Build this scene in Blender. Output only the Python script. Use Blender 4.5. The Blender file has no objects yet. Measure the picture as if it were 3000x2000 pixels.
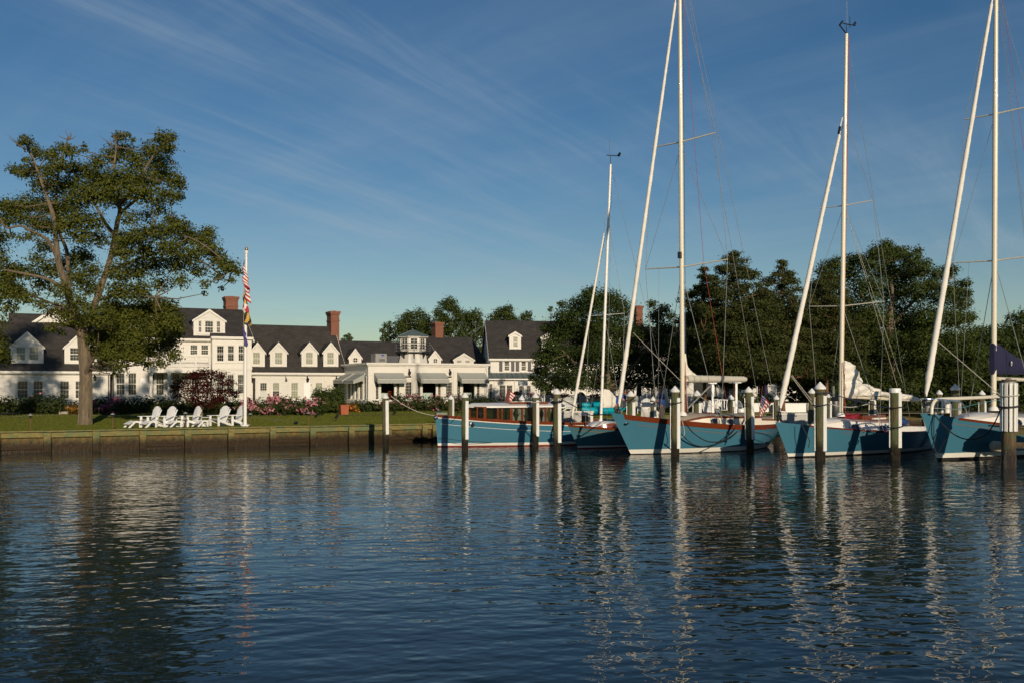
import bpy, bmesh, math, random
import numpy as np
from mathutils import Vector, Matrix
random.seed(7); RNG = np.random.default_rng(11)
C = bpy.context.scene.collection
R = math.radians
F, H, YH = 2917.0, 2.64, 1130.0          # focal length in photo pixels, eye height, horizon row

# ------------------------------------------------------------------ camera, sky, sun, exposure
cam = bpy.data.cameras.new('camera'); camo = bpy.data.objects.new('camera', cam); C.objects.link(camo)
cam.lens = 35.0; cam.sensor_width = 36.0; cam.shift_y = 130 / 3000.0; cam.clip_start = .1; cam.clip_end = 6000
camo.location = (0, 0, H); camo.rotation_euler = (R(90), 0, 0)
S = bpy.context.scene; S.camera = camo
SUN_ELEV, SUN_AZ = 16.5, 162.0           # degrees; azimuth clockwise from +Y
SKY_STRENGTH, SUN_STRENGTH = .105, 3.9
world = bpy.data.worlds.new('World'); S.world = world; world.use_nodes = True
MASK_LOC, STREAK_LOC = (6.415, 8.838, 0), (3.083, -6.064, 0)
def build_sky():
    nt = world.node_tree; N = nt.nodes; Lk = nt.links.new
    bg = N['Background']; bg.inputs[1].default_value = SKY_STRENGTH
    sk = N.new('ShaderNodeTexSky'); sk.sky_type = 'NISHITA'; sk.sun_disc = False
    sk.sun_elevation = R(SUN_ELEV); sk.sun_rotation = R(SUN_AZ); sk.air_density = 1.0; sk.dust_density = .05; sk.ozone_density = 2.2
    hs = N.new('ShaderNodeHueSaturation'); hs.inputs['Saturation'].default_value = 1.30; hs.inputs['Value'].default_value = .58; hs.inputs['Hue'].default_value = .505
    Lk(sk.outputs[0], hs.inputs['Color'])
    tc = N.new('ShaderNodeTexCoord'); sx = N.new('ShaderNodeSeparateXYZ'); Lk(tc.outputs['Generated'], sx.inputs[0])
    def m(op, a, b=None):
        n = N.new('ShaderNodeMath'); n.operation = op
        for i, v in enumerate((a, b)):
            if v is None: continue
            if isinstance(v, (int, float)): n.inputs[i].default_value = v
            else: Lk(v, n.inputs[i])
        return n.outputs[0]
    zz = m('ADD', m('MAXIMUM', sx.outputs[2], 0.0), .10)
    cb = N.new('ShaderNodeCombineXYZ'); Lk(m('DIVIDE', sx.outputs[0], zz), cb.inputs[0]); Lk(m('DIVIDE', sx.outputs[1], zz), cb.inputs[1])
    def layer(rot, sc, scale, det, lo, hi, dist, loc=(0, 0, 0)):
        mp = N.new('ShaderNodeMapping'); mp.inputs['Location'].default_value = loc; mp.vector_type = 'TEXTURE'; mp.inputs['Rotation'].default_value = (0, 0, R(rot)); mp.inputs['Scale'].default_value = sc
        Lk(cb.outputs[0], mp.inputs[0])
        n = N.new('ShaderNodeTexNoise'); n.inputs['Scale'].default_value = scale; n.inputs['Detail'].default_value = det
        n.inputs['Roughness'].default_value = .62; n.inputs['Distortion'].default_value = dist; Lk(mp.outputs[0], n.inputs['Vector'])
        r = N.new('ShaderNodeMapRange'); r.interpolation_type = 'SMOOTHSTEP'; r.inputs[1].default_value = lo; r.inputs[2].default_value = hi
        Lk(n.outputs[0], r.inputs[0]); return r.outputs[0]
    streak = layer(52, (2.6, .34, 1), 1.0, 8, .42, .78, .6, STREAK_LOC)
    fine = layer(60, (1.2, .15, 1), 1.0, 6, .40, .80, .7)
    mask = layer(50, (2.6, 1.3, 1), 1.0, 3, .36, .64, .3, MASK_LOC)
    veil = layer(-42, (5, .9, 1), 1.0, 6, .38, .75, .3)
    f = m('MULTIPLY', m('ADD', m('MULTIPLY', streak, .55), m('MULTIPLY', fine, .45)), mask)
    f = m('MINIMUM', m('ADD', m('MULTIPLY', f, .62), m('MULTIPLY', veil, .22)), .5)
    f = m('MULTIPLY', f, m('MINIMUM', m('MULTIPLY', m('MAXIMUM', sx.outputs[2], 0.0), 7.0), 1.0))
    mx = N.new('ShaderNodeMix'); mx.data_type = 'RGBA'; Lk(f, mx.inputs['Factor']); Lk(hs.outputs[0], mx.inputs['A'])
    mx.inputs['B'].default_value = (3.1, 3.9, 4.7, 1)
    Lk(mx.outputs['Result'], bg.inputs[0])
build_sky()
sun = bpy.data.lights.new('sun', 'SUN'); sun.energy = SUN_STRENGTH; sun.angle = R(.5); sun.color = (1.0, .85, .65)
suno = bpy.data.objects.new('sun', sun); C.objects.link(suno); suno.location = (20, -40, 40)
to_sun = Vector((math.sin(R(SUN_AZ)) * math.cos(R(SUN_ELEV)), math.cos(R(SUN_AZ)) * math.cos(R(SUN_ELEV)), math.sin(R(SUN_ELEV))))
suno.rotation_euler = (-to_sun).to_track_quat('-Z', 'Y').to_euler()
S.view_settings.view_transform = 'Standard'; S.view_settings.look = 'None'; S.view_settings.exposure = 0.0; S.view_settings.gamma = 1.0
S.view_settings.use_curve_mapping = False
S.cycles.max_bounces = 8; S.cycles.diffuse_bounces = 3; S.cycles.glossy_bounces = 4; S.cycles.transparent_max_bounces = 8
S.cycles.use_light_tree = False; S.cycles.caustics_reflective = False; S.cycles.caustics_refractive = False

# ------------------------------------------------------------------ materials
MATS = {}
def mat(name, col, rough=.6, var=.12, scale=3.0, bump=0.0, bscale=20.0, bdist=.02, metal=0.0, coat=0.0, spec=.5, stretch=(1, 1, 1), extra=None):
    m = bpy.data.materials.new(name); m.use_nodes = True; nt = m.node_tree; N = nt.nodes; Lk = nt.links.new
    b = N['Principled BSDF']; b.inputs['Roughness'].default_value = rough; b.inputs['Metallic'].default_value = metal
    b.inputs['Coat Weight'].default_value = coat; b.inputs['Coat Roughness'].default_value = .05; b.inputs['Specular IOR Level'].default_value = spec
    tc = N.new('ShaderNodeTexCoord'); mp = N.new('ShaderNodeMapping'); mp.inputs['Scale'].default_value = stretch; Lk(tc.outputs['Object'], mp.inputs[0])
    col4 = (*col, 1); out = None
    if var:
        n = N.new('ShaderNodeTexNoise'); n.inputs['Scale'].default_value = scale; n.inputs['Detail'].default_value = 6; n.inputs['Roughness'].default_value = .65
        Lk(mp.outputs[0], n.inputs['Vector'])
        r = N.new('ShaderNodeValToRGB'); r.color_ramp.elements[0].position = .25; r.color_ramp.elements[1].position = .75
        r.color_ramp.elements[0].color = tuple(c * (1 - var) for c in col) + (1,); r.color_ramp.elements[1].color = tuple(min(1, c * (1 + var)) for c in col) + (1,)
        Lk(n.outputs[0], r.inputs[0]); out = r.outputs[0]; Lk(out, b.inputs['Base Color'])
    else: b.inputs['Base Color'].default_value = col4
    if bump:
        n2 = N.new('ShaderNodeTexNoise'); n2.inputs['Scale'].default_value = bscale; n2.inputs['Detail'].default_value = 5; Lk(mp.outputs[0], n2.inputs['Vector'])
        bp = N.new('ShaderNodeBump'); bp.inputs['Strength'].default_value = bump; bp.inputs['Distance'].default_value = bdist
        Lk(n2.outputs[0], bp.inputs['Height']); Lk(bp.outputs[0], b.inputs['Normal'])
    if extra: extra(nt, b, out, mp)
    MATS[name] = m; return m
def math_node(nt, op, a, b=None, c=None):
    n = nt.nodes.new('ShaderNodeMath'); n.operation = op
    for i, v in enumerate((a, b, c)):
        if v is None: continue
        if isinstance(v, (int, float)): n.inputs[i].default_value = v
        else: nt.links.new(v, n.inputs[i])
    return n.outputs[0]
def mixc(nt, fac, a, b):
    n = nt.nodes.new('ShaderNodeMix'); n.data_type = 'RGBA'
    for k, v in (('Factor', fac), ('A', a), ('B', b)):
        s = [i for i in n.inputs if i.name == k and (k == 'Factor' and i.type == 'VALUE' or k != 'Factor' and i.type == 'RGBA')][0]
        if isinstance(v, (int, float)): s.default_value = v
        elif isinstance(v, tuple): s.default_value = v
        else: nt.links.new(v, s)
    return [o for o in n.outputs if o.type == 'RGBA'][0]
def clap(nt, b, out, mp):                # weatherboards: saw-tooth relief every 11 cm
    g = nt.nodes.new('ShaderNodeNewGeometry'); s = nt.nodes.new('ShaderNodeSeparateXYZ'); nt.links.new(g.outputs['Position'], s.inputs[0])
    fr = math_node(nt, 'FRACT', math_node(nt, 'DIVIDE', s.outputs[2], .125))
    bp = nt.nodes.new('ShaderNodeBump'); bp.inputs['Strength'].default_value = .8; bp.inputs['Distance'].default_value = .02
    nt.links.new(math_node(nt, 'SUBTRACT', 1.0, fr), bp.inputs['Height']); nt.links.new(bp.outputs[0], b.inputs['Normal'])
def shingle(nt, b, out, mp):             # courses and tabs
    g = nt.nodes.new('ShaderNodeNewGeometry')
    s = nt.nodes.new('ShaderNodeSeparateXYZ'); nt.links.new(g.outputs['Position'], s.inputs[0])
    cx = nt.nodes.new('ShaderNodeCombineXYZ')
    nt.links.new(math_node(nt, 'ADD', s.outputs[0], math_node(nt, 'MULTIPLY', s.outputs[1], .5)), cx.inputs[0]); nt.links.new(s.outputs[2], cx.inputs[1])
    t = nt.nodes.new('ShaderNodeTexBrick'); t.inputs['Scale'].default_value = 1.0; t.inputs['Brick Width'].default_value = .34; t.inputs['Row Height'].default_value = .11
    t.inputs['Mortar Size'].default_value = .008; t.inputs['Color1'].default_value = (.75, .75, .75, 1); t.inputs['Color2'].default_value = (1.3, 1.25, 1.2, 1); t.inputs['Mortar'].default_value = (.5, .5, .5, 1)
    nt.links.new(cx.outputs[0], t.inputs['Vector'])
    n = nt.nodes.new('ShaderNodeMix'); n.data_type = 'RGBA'; n.blend_type = 'MULTIPLY'; n.inputs['Factor'].default_value = .8
    nt.links.new(out, n.inputs['A']); nt.links.new(t.outputs[0], n.inputs['B']); nt.links.new(n.outputs['Result'], b.inputs['Base Color'])
def brickx(nt, b, out, mp):
    g = nt.nodes.new('ShaderNodeNewGeometry'); s = nt.nodes.new('ShaderNodeSeparateXYZ'); nt.links.new(g.outputs['Position'], s.inputs[0])
    cx = nt.nodes.new('ShaderNodeCombineXYZ'); nt.links.new(math_node(nt, 'ADD', s.outputs[0], s.outputs[1]), cx.inputs[0]); nt.links.new(s.outputs[2], cx.inputs[1])
    t = nt.nodes.new('ShaderNodeTexBrick'); t.inputs['Scale'].default_value = 1.0; t.inputs['Brick Width'].default_value = .24; t.inputs['Row Height'].default_value = .085
    t.inputs['Mortar Size'].default_value = .012; t.inputs['Color1'].default_value = (.26, .068, .030, 1); t.inputs['Color2'].default_value = (.17, .046, .022, 1); t.inputs['Mortar'].default_value = (.25, .16, .11, 1)
    nt.links.new(cx.outputs[0], t.inputs['Vector']); nt.links.new(t.outputs[0], b.inputs['Base Color'])
    bp = nt.nodes.new('ShaderNodeBump'); bp.inputs['Distance'].default_value = .01; bp.invert = True; nt.links.new(t.outputs['Fac'], bp.inputs['Height']); nt.links.new(bp.outputs[0], b.inputs['Normal'])
def tidal(dark, z0, z1, green=None, gz=(1.2, 2.2)):   # wood stained by the tide: dark and wet near the water line
    def fn(nt, b, out, mp):
        g = nt.nodes.new('ShaderNodeNewGeometry'); s = nt.nodes.new('ShaderNodeSeparateXYZ'); nt.links.new(g.outputs['Position'], s.inputs[0])
        n = nt.nodes.new('ShaderNodeTexNoise'); n.inputs['Scale'].default_value = 5; n.inputs['Detail'].default_value = 6; nt.links.new(g.outputs['Position'], n.inputs['Vector'])
        zz = math_node(nt, 'ADD', s.outputs[2], math_node(nt, 'MULTIPLY', math_node(nt, 'SUBTRACT', n.outputs[0], .5), .35))
        r = nt.nodes.new('ShaderNodeMapRange'); r.interpolation_type = 'SMOOTHSTEP'; r.inputs[1].default_value = z0; r.inputs[2].default_value = z1; nt.links.new(zz, r.inputs[0])
        c = out
        if green:
            n3 = nt.nodes.new('ShaderNodeTexNoise'); n3.inputs['Scale'].default_value = 2.4; n3.inputs['Detail'].default_value = 5; nt.links.new(g.outputs['Position'], n3.inputs['Vector'])
            r3 = nt.nodes.new('ShaderNodeMapRange'); r3.inputs[1].default_value = .45; r3.inputs[2].default_value = .62; nt.links.new(n3.outputs[0], r3.inputs[0])
            c = mixc(nt, math_node(nt, 'MULTIPLY', r3.outputs[0], .75), c, (*green, 1))
        nt.links.new(mixc(nt, r.outputs[0], (*dark, 1), c), b.inputs['Base Color'])
        rr = nt.nodes.new('ShaderNodeMapRange'); rr.inputs[3].default_value = .35; rr.inputs[4].default_value = .8; nt.links.new(r.outputs[0], rr.inputs[0]); nt.links.new(rr.outputs[0], b.inputs['Roughness'])
    return fn
def leafx(c1, c2, trans=.35):
    def fn(nt, b, out, mp):
        g = nt.nodes.new('ShaderNodeNewGeometry'); r = nt.nodes.new('ShaderNodeValToRGB')
        r.color_ramp.elements[0].color = (*c1, 1); r.color_ramp.elements[1].color = (*c2, 1); nt.links.new(g.outputs['Random Per Island'], r.inputs[0])
        nt.links.new(r.outputs[0], b.inputs['Base Color']); b.inputs['Specular IOR Level'].default_value = .12; b.inputs['Roughness'].default_value = .65
        t = nt.nodes.new('ShaderNodeBsdfTranslucent'); nt.links.new(r.outputs[0], t.inputs['Color'])
        mx = nt.nodes.new('ShaderNodeMixShader'); mx.inputs[0].default_value = trans
        o = nt.nodes['Material Output']; nt.links.new(b.outputs[0], mx.inputs[1]); nt.links.new(t.outputs[0], mx.inputs[2]); nt.links.new(mx.outputs[0], o.inputs[0])
    return fn
mat('white_trim', (.68, .645, .575), .45, .04)
mat('clapboard', (.64, .605, .535), .5, .05, .8, extra=clap)
mat('white_wood', (.80, .79, .76), .4, .03)
mat('vinyl_white', (.76, .75, .71), .35, .10, 4, stretch=(3, 3, .6))
mat('roof_shingle', (.040, .035, .030), .85, .35, 1.2, extra=shingle)
mat('brick', (.3, .1, .05), .85, 0, extra=brickx)
mat('chimney_cap', (.16, .065, .045), .85, .2)
mat('lead', (.06, .065, .07), .5, .2)
mat('copper_green', (.10, .135, .13), .55, .25, 1.5)
mat('glass_dark', (.012, .014, .014), .06, 0, spec=.3)
mat('glass_mid', (.055, .06, .052), .08, .35, 1.5, spec=.25)
mat('glass_blind', (.27, .28, .20), .3, .08, spec=.25)
mat('glass_white', (.55, .56, .52), .3, .05, spec=.25)
mat('glass_navy', (.008, .010, .022), .35, 0, spec=.1)
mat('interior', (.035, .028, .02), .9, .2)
mat('table_cloth', (.42, .52, .45), .8, .05)
mat('awning', (.32, .325, .29), .85, .04, 4)
mat('black_metal', (.012, .012, .013), .4, .1)
mat('grey_metal', (.24, .235, .22), .45, .12, 2)
mat('steel', (.62, .62, .62), .18, .03, metal=1.0)
mat('shutter', (.045, .043, .048), .5, .1)
mat('lamp_glow', (.5, .32, .12), .3, 0)
mat('badge_blue', (.03, .07, .32), .4, 0)
mat('terracotta', (.34, .085, .03), .7, .2)
mat('wicker', (.14, .07, .02), .8, .3, 30)
mat('stone', (.32, .28, .22), .85, .2)
mat('path_gravel', (.27, .215, .165), .95, .18, 8, bump=.3, bscale=40)
mat('mulch', (.05, .028, .018), .95, .3, 6, bump=.5)
mat('bark', (.165, .125, .080), .9, .45, 4, bump=1.0, bscale=7, bdist=.09, stretch=(3, 3, .5))
mat('bark_red', (.15, .075, .04), .9, .4, 3, bump=1.0, bscale=9, bdist=.06, stretch=(3, 3, .5))
mat('twig', (.12, .10, .08), .9, .2)
mat('leaf_locust', (.07, .08, .015), .55, 0, extra=leafx((.070, .092, .015), (.178, .182, .032), .45))
mat('leaf_maple', (.05, .06, .02), .5, 0, extra=leafx((.032, .055, .014), (.074, .100, .022), .35))
mat('leaf_cedar', (.05, .05, .015), .7, 0, extra=leafx((.034, .048, .014), (.088, .094, .024), .3))
mat('leaf_far', (.05, .06, .02), .6, 0, extra=leafx((.036, .060, .014), (.094, .116, .026), .35))
mat('leaf_red', (.05, .01, .01), .5, 0, extra=leafx((.034, .005, .004), (.080, .012, .009), .4))
mat('leaf_shrub', (.03, .05, .015), .4, 0, extra=leafx((.015, .028, .008), (.058, .074, .015), .2))
mat('leaf_gold', (.12, .10, .015), .5, 0, extra=leafx((.07, .075, .012), (.19, .12, .02), .3))
mat('petal_pink', (.62, .26, .30), .6, 0, extra=leafx((.50, .16, .22), (.68, .36, .36), .2))
mat('petal_purple', (.35, .10, .25), .6, 0, extra=leafx((.28, .07, .16), (.45, .16, .26), .2))
mat('petal_orange', (.5, .16, .03), .6, 0, extra=leafx((.42, .10, .02), (.55, .25, .05), .2))
mat('grass_blade', (.06, .08, .015), .6, 0, extra=leafx((.068, .088, .012), (.138, .142, .022), .3))
mat('hull_blue', (.052, .172, .245), .28, .05, 1.2, coat=.6)
mat('hull_grey_blue', (.052, .140, .168), .25, .05, 1.2, coat=.5)
mat('boot_white', (.74, .71, .63), .4, .06)
mat('bottom_red', (.20, .025, .02), .6, .15)
mat('bottom_dark', (.02, .017, .014), .6, .2)
mat('varnish', (.165, .036, .012), .18, .25, 2, coat=1.0, stretch=(1, 8, 8))
mat('deck_cream', (.66, .61, .50), .5, .04)
mat('deck_teak', (.36, .31, .23), .7, .12, 6)
mat('gelcoat', (.74, .70, .63), .3, .03, coat=.4)
mat('spar_cream', (.70, .635, .49), .3, .03, coat=.4)
mat('spar_white', (.78, .75, .69), .35, .04)
mat('sailcloth', (.72, .68, .60), .8, .10, 2)
mat('cover_cream', (.50, .47, .39), .75, .06)
mat('navy_cloth', (.012, .012, .045), .8, .2)
mat('gold_line', (.22, .12, .05), .5, 0)
mat('rope_black', (.012, .012, .012), .7, 0)
mat('rope_navy', (.015, .025, .06), .7, 0)
mat('rope_white', (.45, .42, .36), .8, .1)
mat('rope_red', (.30, .05, .04), .8, 0)
mat('rope_teal', (.03, .16, .17), .8, 0)
mat('rope_blue', (.03, .08, .16), .8, 0)
mat('wire', (.40, .39, .36), .35, 0, metal=.6)
mat('rubber_fender', (.50, .45, .36), .5, .1)
mat('turquoise', (.0, .30, .36), .45, .08)
mat('dock_grey', (.40, .395, .36), .55, .05)
mat('dock_plank', (.21, .185, .14), .85, .3, 4, stretch=(1, 6, 6))
mat('piling_wood', (.135, .112, .055), .9, spec=.2, var=.6, scale=3.5, bump=1.0, bscale=12, bdist=.06, stretch=(5, 5, .35), extra=tidal((.020, .015, .008), .35, .85, (.085, .125, .055)))
mat('piling_rust', (.13, .085, .042), .9, .6, 3.5, bump=1.0, bscale=12, bdist=.06, stretch=(5, 5, .35), extra=tidal((.024, .014, .007), .35, .95, (.09, .11, .04)))
mat('wall_panel', (.20, .140, .046), .9, spec=.15, var=.5, scale=2.5, bump=.9, bscale=9, stretch=(2.5, 2.5, .8), extra=tidal((.030, .018, .007), .24, .70, (.12, .14, .055)))
mat('wall_timber', (.215, .178, .066), .9, spec=.15, var=.45, scale=3, bump=.9, bscale=14, stretch=(1.5, 1.5, 6), extra=tidal((.030, .018, .007), .20, .66, (.12, .165, .08)))
mat('skin', (.36, .15, .09), .5, .05)
mat('shirt_blue', (.015, .085, .32), .8, .08)
mat('shirt_navy', (.008, .035, .15), .8, .08)
mat('trouser', (.075, .065, .055), .85, .1)
mat('hair', (.06, .035, .022), .8, .2)
mat('flag_red', (.40, .02, .035), .8, 0); mat('flag_white', (.70, .66, .60), .8, 0); mat('flag_blue', (.02, .035, .14), .8, 0)
mat('flag_gold', (.55, .33, .05), .8, 0); mat('flag_black', (.012, .012, .012), .8, 0); mat('flag_purple', (.07, .05, .20), .8, 0)
mat('brass', (.65, .33, .10), .3, .05, metal=.8)
mat('red_lacquer', (.30, .03, .02), .4, .1)
def lawnx(nt, b, out, mp):
    g = nt.nodes.new('ShaderNodeNewGeometry'); n = nt.nodes.new('ShaderNodeTexNoise'); n.inputs['Scale'].default_value = .35; n.inputs['Detail'].default_value = 8; n.inputs['Roughness'].default_value = .7
    nt.links.new(g.outputs['Position'], n.inputs['Vector'])
    r = nt.nodes.new('ShaderNodeValToRGB'); r.color_ramp.elements[0].position = .3; r.color_ramp.elements[1].position = .7
    r.color_ramp.elements[0].color = (.060, .088, .014, 1); r.color_ramp.elements[1].color = (.110, .125, .024, 1); nt.links.new(n.outputs[0], r.inputs[0]); nt.links.new(r.outputs[0], b.inputs['Base Color'])
    n2 = nt.nodes.new('ShaderNodeTexNoise'); n2.inputs['Scale'].default_value = 30; n2.inputs['Detail'].default_value = 4; nt.links.new(g.outputs['Position'], n2.inputs['Vector'])
    bp = nt.nodes.new('ShaderNodeBump'); bp.inputs['Distance'].default_value = .05; nt.links.new(n2.outputs[0], bp.inputs['Height']); nt.links.new(bp.outputs[0], b.inputs['Normal'])
mat('lawn', (.06, .08, .015), .9, 0, extra=lawnx)
def waterx(nt, b, out, mp):
    b.inputs['IOR'].default_value = 1.27
    g = nt.nodes.new('ShaderNodeNewGeometry'); h = None
    def wave(rot, sc, scale, det, amp, dist=.0, rough=.5):
        nonlocal h
        q = nt.nodes.new('ShaderNodeMapping'); q.vector_type = 'TEXTURE'; q.inputs['Rotation'].default_value = (0, 0, R(rot)); q.inputs['Scale'].default_value = sc; nt.links.new(g.outputs['Position'], q.inputs[0])
        n = nt.nodes.new('ShaderNodeTexNoise'); n.inputs['Scale'].default_value = scale; n.inputs['Detail'].default_value = det; n.inputs['Roughness'].default_value = rough; n.inputs['Distortion'].default_value = dist
        nt.links.new(q.outputs[0], n.inputs['Vector']); v = math_node(nt, 'MULTIPLY', n.outputs[0], amp)
        h = v if h is None else math_node(nt, 'ADD', h, v)
    for wv in WAVES: wave(*wv)
    pn = nt.nodes.new('ShaderNodeTexNoise'); pn.inputs['Scale'].default_value = .11; pn.inputs['Detail'].default_value = 2; nt.links.new(g.outputs['Position'], pn.inputs['Vector'])   # wind patches
    pr = nt.nodes.new('ShaderNodeMapRange'); pr.inputs[1].default_value = .3; pr.inputs[2].default_value = .7; pr.inputs[3].default_value = .4; pr.inputs[4].default_value = 1.5; nt.links.new(pn.outputs[0], pr.inputs[0]); h = math_node(nt, 'MULTIPLY', h, pr.outputs[0])
    bp = nt.nodes.new('ShaderNodeBump'); bp.inputs['Strength'].default_value = 1.0; bp.inputs['Distance'].default_value = 1.0
    nt.links.new(h, bp.inputs['Height']); nt.links.new(bp.outputs[0], b.inputs['Normal'])
WAVES = [(12, (.54, .25, 1), 1, 0.5, .0165, .15), (-20, (.27, .16, 1), 1, 0.5, .0072, .2), (30, (.13, .085, 1), 1, 0.5, .0030, .1), (6, (1.5, .7, 1), 1, 0.0, .018, .0)]
mat('water', (.006, .016, .018), .02, 0, extra=waterx)

# ------------------------------------------------------------------ helpers
class MB:
    """collects shapes, links them as ONE mesh object"""
    def __init__(s, f=None): s.v = []; s.f = []; s.m = []; s.mat = 0; s.fn = f
    def add(s, vs, fs):
        o = len(s.v)
        s.v += [tuple(s.fn(*p)) if s.fn else tuple(p) for p in vs]; s.f += [tuple(i + o for i in q) for q in fs]; s.m += [s.mat] * len(fs); return s
    def box(s, x0, x1, y0, y1, z0, z1):
        return s.add([(x, y, z) for z in (z0, z1) for x, y in ((x0, y0), (x1, y0), (x1, y1), (x0, y1))],
                     [(3, 2, 1, 0), (4, 5, 6, 7), (0, 1, 5, 4), (1, 2, 6, 5), (2, 3, 7, 6), (3, 0, 4, 7)])
    def obox(s, o, ax, ay, az):
        o, ax, ay, az = map(Vector, (o, ax, ay, az))
        return s.add([o + ax * a + ay * b + az * c for c in (-.5, .5) for a, b in ((-.5, -.5), (.5, -.5), (.5, .5), (-.5, .5))],
                     [(3, 2, 1, 0), (4, 5, 6, 7), (0, 1, 5, 4), (1, 2, 6, 5), (2, 3, 7, 6), (3, 0, 4, 7)])
    def beam(s, a, b, w, t, up=(0, 0, 1)):
        a, b, up = Vector(a), Vector(b), Vector(up); d = b - a; sd = d.normalized().cross(up)
        if sd.length < 1e-4: sd = d.normalized().cross(Vector((0, 1, 0)))
        sd.normalize(); u2 = sd.cross(d.normalized())
        return s.obox((a + b) / 2, d, sd * w, u2 * t)
    def prism(s, poly, a0, a1, ax='x'):
        n = len(poly); k = {'x': lambda p, a: (a, p[0], p[1]), 'y': lambda p, a: (p[0], a, p[1]), 'z': lambda p, a: (p[0], p[1], a)}[ax]
        return s.add([k(p, a0) for p in poly] + [k(p, a1) for p in poly],
                     [tuple(range(n))[::-1], tuple(range(n, 2 * n))] + [(i, (i + 1) % n, (i + 1) % n + n, i + n) for i in range(n)])
    def tube(s, pts, rad, n=8, cap=True):
        pts = [Vector(p) for p in pts]; rad = rad if hasattr(rad, '__len__') else [rad] * len(pts); vs = []; fs = []; ref = None
        for i, p in enumerate(pts):
            d = (pts[min(i + 1, len(pts) - 1)] - pts[max(i - 1, 0)])
            d = d.normalized() if d.length > 1e-9 else Vector((0, 0, 1))
            if ref is None: ref = Vector((1, 0, 0)) if abs(d.x) < .8 else Vector((0, 1, 0))
            a = (ref - d * ref.dot(d)).normalized(); b = d.cross(a); ref = a
            vs += [p + (a * math.cos(2 * math.pi * k / n) + b * math.sin(2 * math.pi * k / n)) * rad[i] for k in range(n)]
        for i in range(len(pts) - 1):
            fs += [(i * n + k, i * n + (k + 1) % n, (i + 1) * n + (k + 1) % n, (i + 1) * n + k) for k in range(n)]
        if cap: fs += [tuple(range(n))[::-1], tuple(range((len(pts) - 1) * n, len(pts) * n))]
        return s.add(vs, fs)
    def lathe(s, prof, n=16, c=(0, 0, 0)):
        return s.tube([(c[0], c[1], c[2] + z) for r, z in prof], [max(r, 1e-4) for r, z in prof], n) if all(prof[i][1] < prof[i + 1][1] for i in range(len(prof) - 1)) else s._lathe(prof, n, c)
    def _lathe(s, prof, n, c):
        vs = [(c[0] + r * math.cos(2 * math.pi * k / n), c[1] + r * math.sin(2 * math.pi * k / n), c[2] + z) for r, z in prof for k in range(n)]
        fs = [(i * n + k, i * n + (k + 1) % n, (i + 1) * n + (k + 1) % n, (i + 1) * n + k) for i in range(len(prof) - 1) for k in range(n)]
        return s.add(vs, fs + [tuple(range(n))[::-1], tuple(range((len(prof) - 1) * n, len(prof) * n))])
    def grid(s, pts):                    # pts[i][j]
        w = len(pts[0]); return s.add([p for r in pts for p in r], [(i * w + j, i * w + j + 1, (i + 1) * w + j + 1, (i + 1) * w + j) for i in range(len(pts) - 1) for j in range(w - 1)])
    def ball(s, c, r, n=10, m=6):
        c = Vector(c); r = r if hasattr(r, '__len__') else (r, r, r)
        pts = [[(c.x + r[0] * math.sin(math.pi * i / m) * math.cos(2 * math.pi * k / n), c.y + r[1] * math.sin(math.pi * i / m) * math.sin(2 * math.pi * k / n), c.z - r[2] * math.cos(math.pi * i / m)) for k in range(n)] for i in range(1, m)]
        vs = [(c.x, c.y, c.z - r[2])] + [p for q in pts for p in q] + [(c.x, c.y, c.z + r[2])]; L = len(vs) - 1
        fs = [(0, 1 + (k + 1) % n, 1 + k) for k in range(n)] + [(1 + i * n + k, 1 + i * n + (k + 1) % n, 1 + (i + 1) * n + (k + 1) % n, 1 + (i + 1) * n + k) for i in range(m - 2) for k in range(n)]
        fs += [(L, L - n + k, L - n + (k + 1) % n) for k in range(n)]
        return s.add(vs, fs)
    def build(s, name, mats, parent=None, smooth=False, bevel=0.0, off=None):
        me = bpy.data.meshes.new(name); vs = s.v if off is None else [(x - off[0], y - off[1], z - off[2]) for x, y, z in s.v]
        me.from_pydata(vs, [], s.f); me.update()
        mats = mats if isinstance(mats, (list, tuple)) else [mats]
        for q in mats: me.materials.append(MATS[q])
        if len(mats) > 1: me.polygons.foreach_set('material_index', s.m)
        if smooth: me.polygons.foreach_set('use_smooth', [True] * len(me.polygons)); me.set_sharp_from_angle(angle=R(40))
        o = bpy.data.objects.new(name, me); C.objects.link(o)
        if parent: o.parent = parent
        if bevel:
            bv = o.modifiers.new('bevel', 'BEVEL'); bv.width = bevel; bv.segments = 2; bv.limit_method = 'ANGLE'
        return o
def thing(name, label, cat, loc=(0, 0, 0), rz=0.0, group=None):
    o = bpy.data.objects.new(name, None); C.objects.link(o); o.location = loc; o.rotation_euler = (0, 0, rz); o.empty_display_size = .2
    return tag(o, label, cat, group)
def tag(o, label, cat, group=None, kind=None):
    if label: o['label'] = label
    if cat: o['category'] = cat
    if group: o['group'] = group
    if kind: o['kind'] = kind
    return o
def struct(o, label=None): o['kind'] = 'structure'; (label and o.__setitem__('label', label)); return o
def stuff(o): o['kind'] = 'stuff'; return o
def copy_tree(o, parent=None):
    c = o.copy(); C.objects.link(c)
    if parent: c.parent = parent
    for ch in list(o.children): copy_tree(ch, c)
    return c
def P(px, py, Y): return Vector(((px - 1500) / F * Y, Y, H - (py - YH) / F * Y))
def sag(a, b, d, n=14):
    a, b = Vector(a), Vector(b); return [a.lerp(b, i / n) - Vector((0, 0, 4 * d * (i / n) * (1 - i / n))) for i in range(n + 1)]
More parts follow.
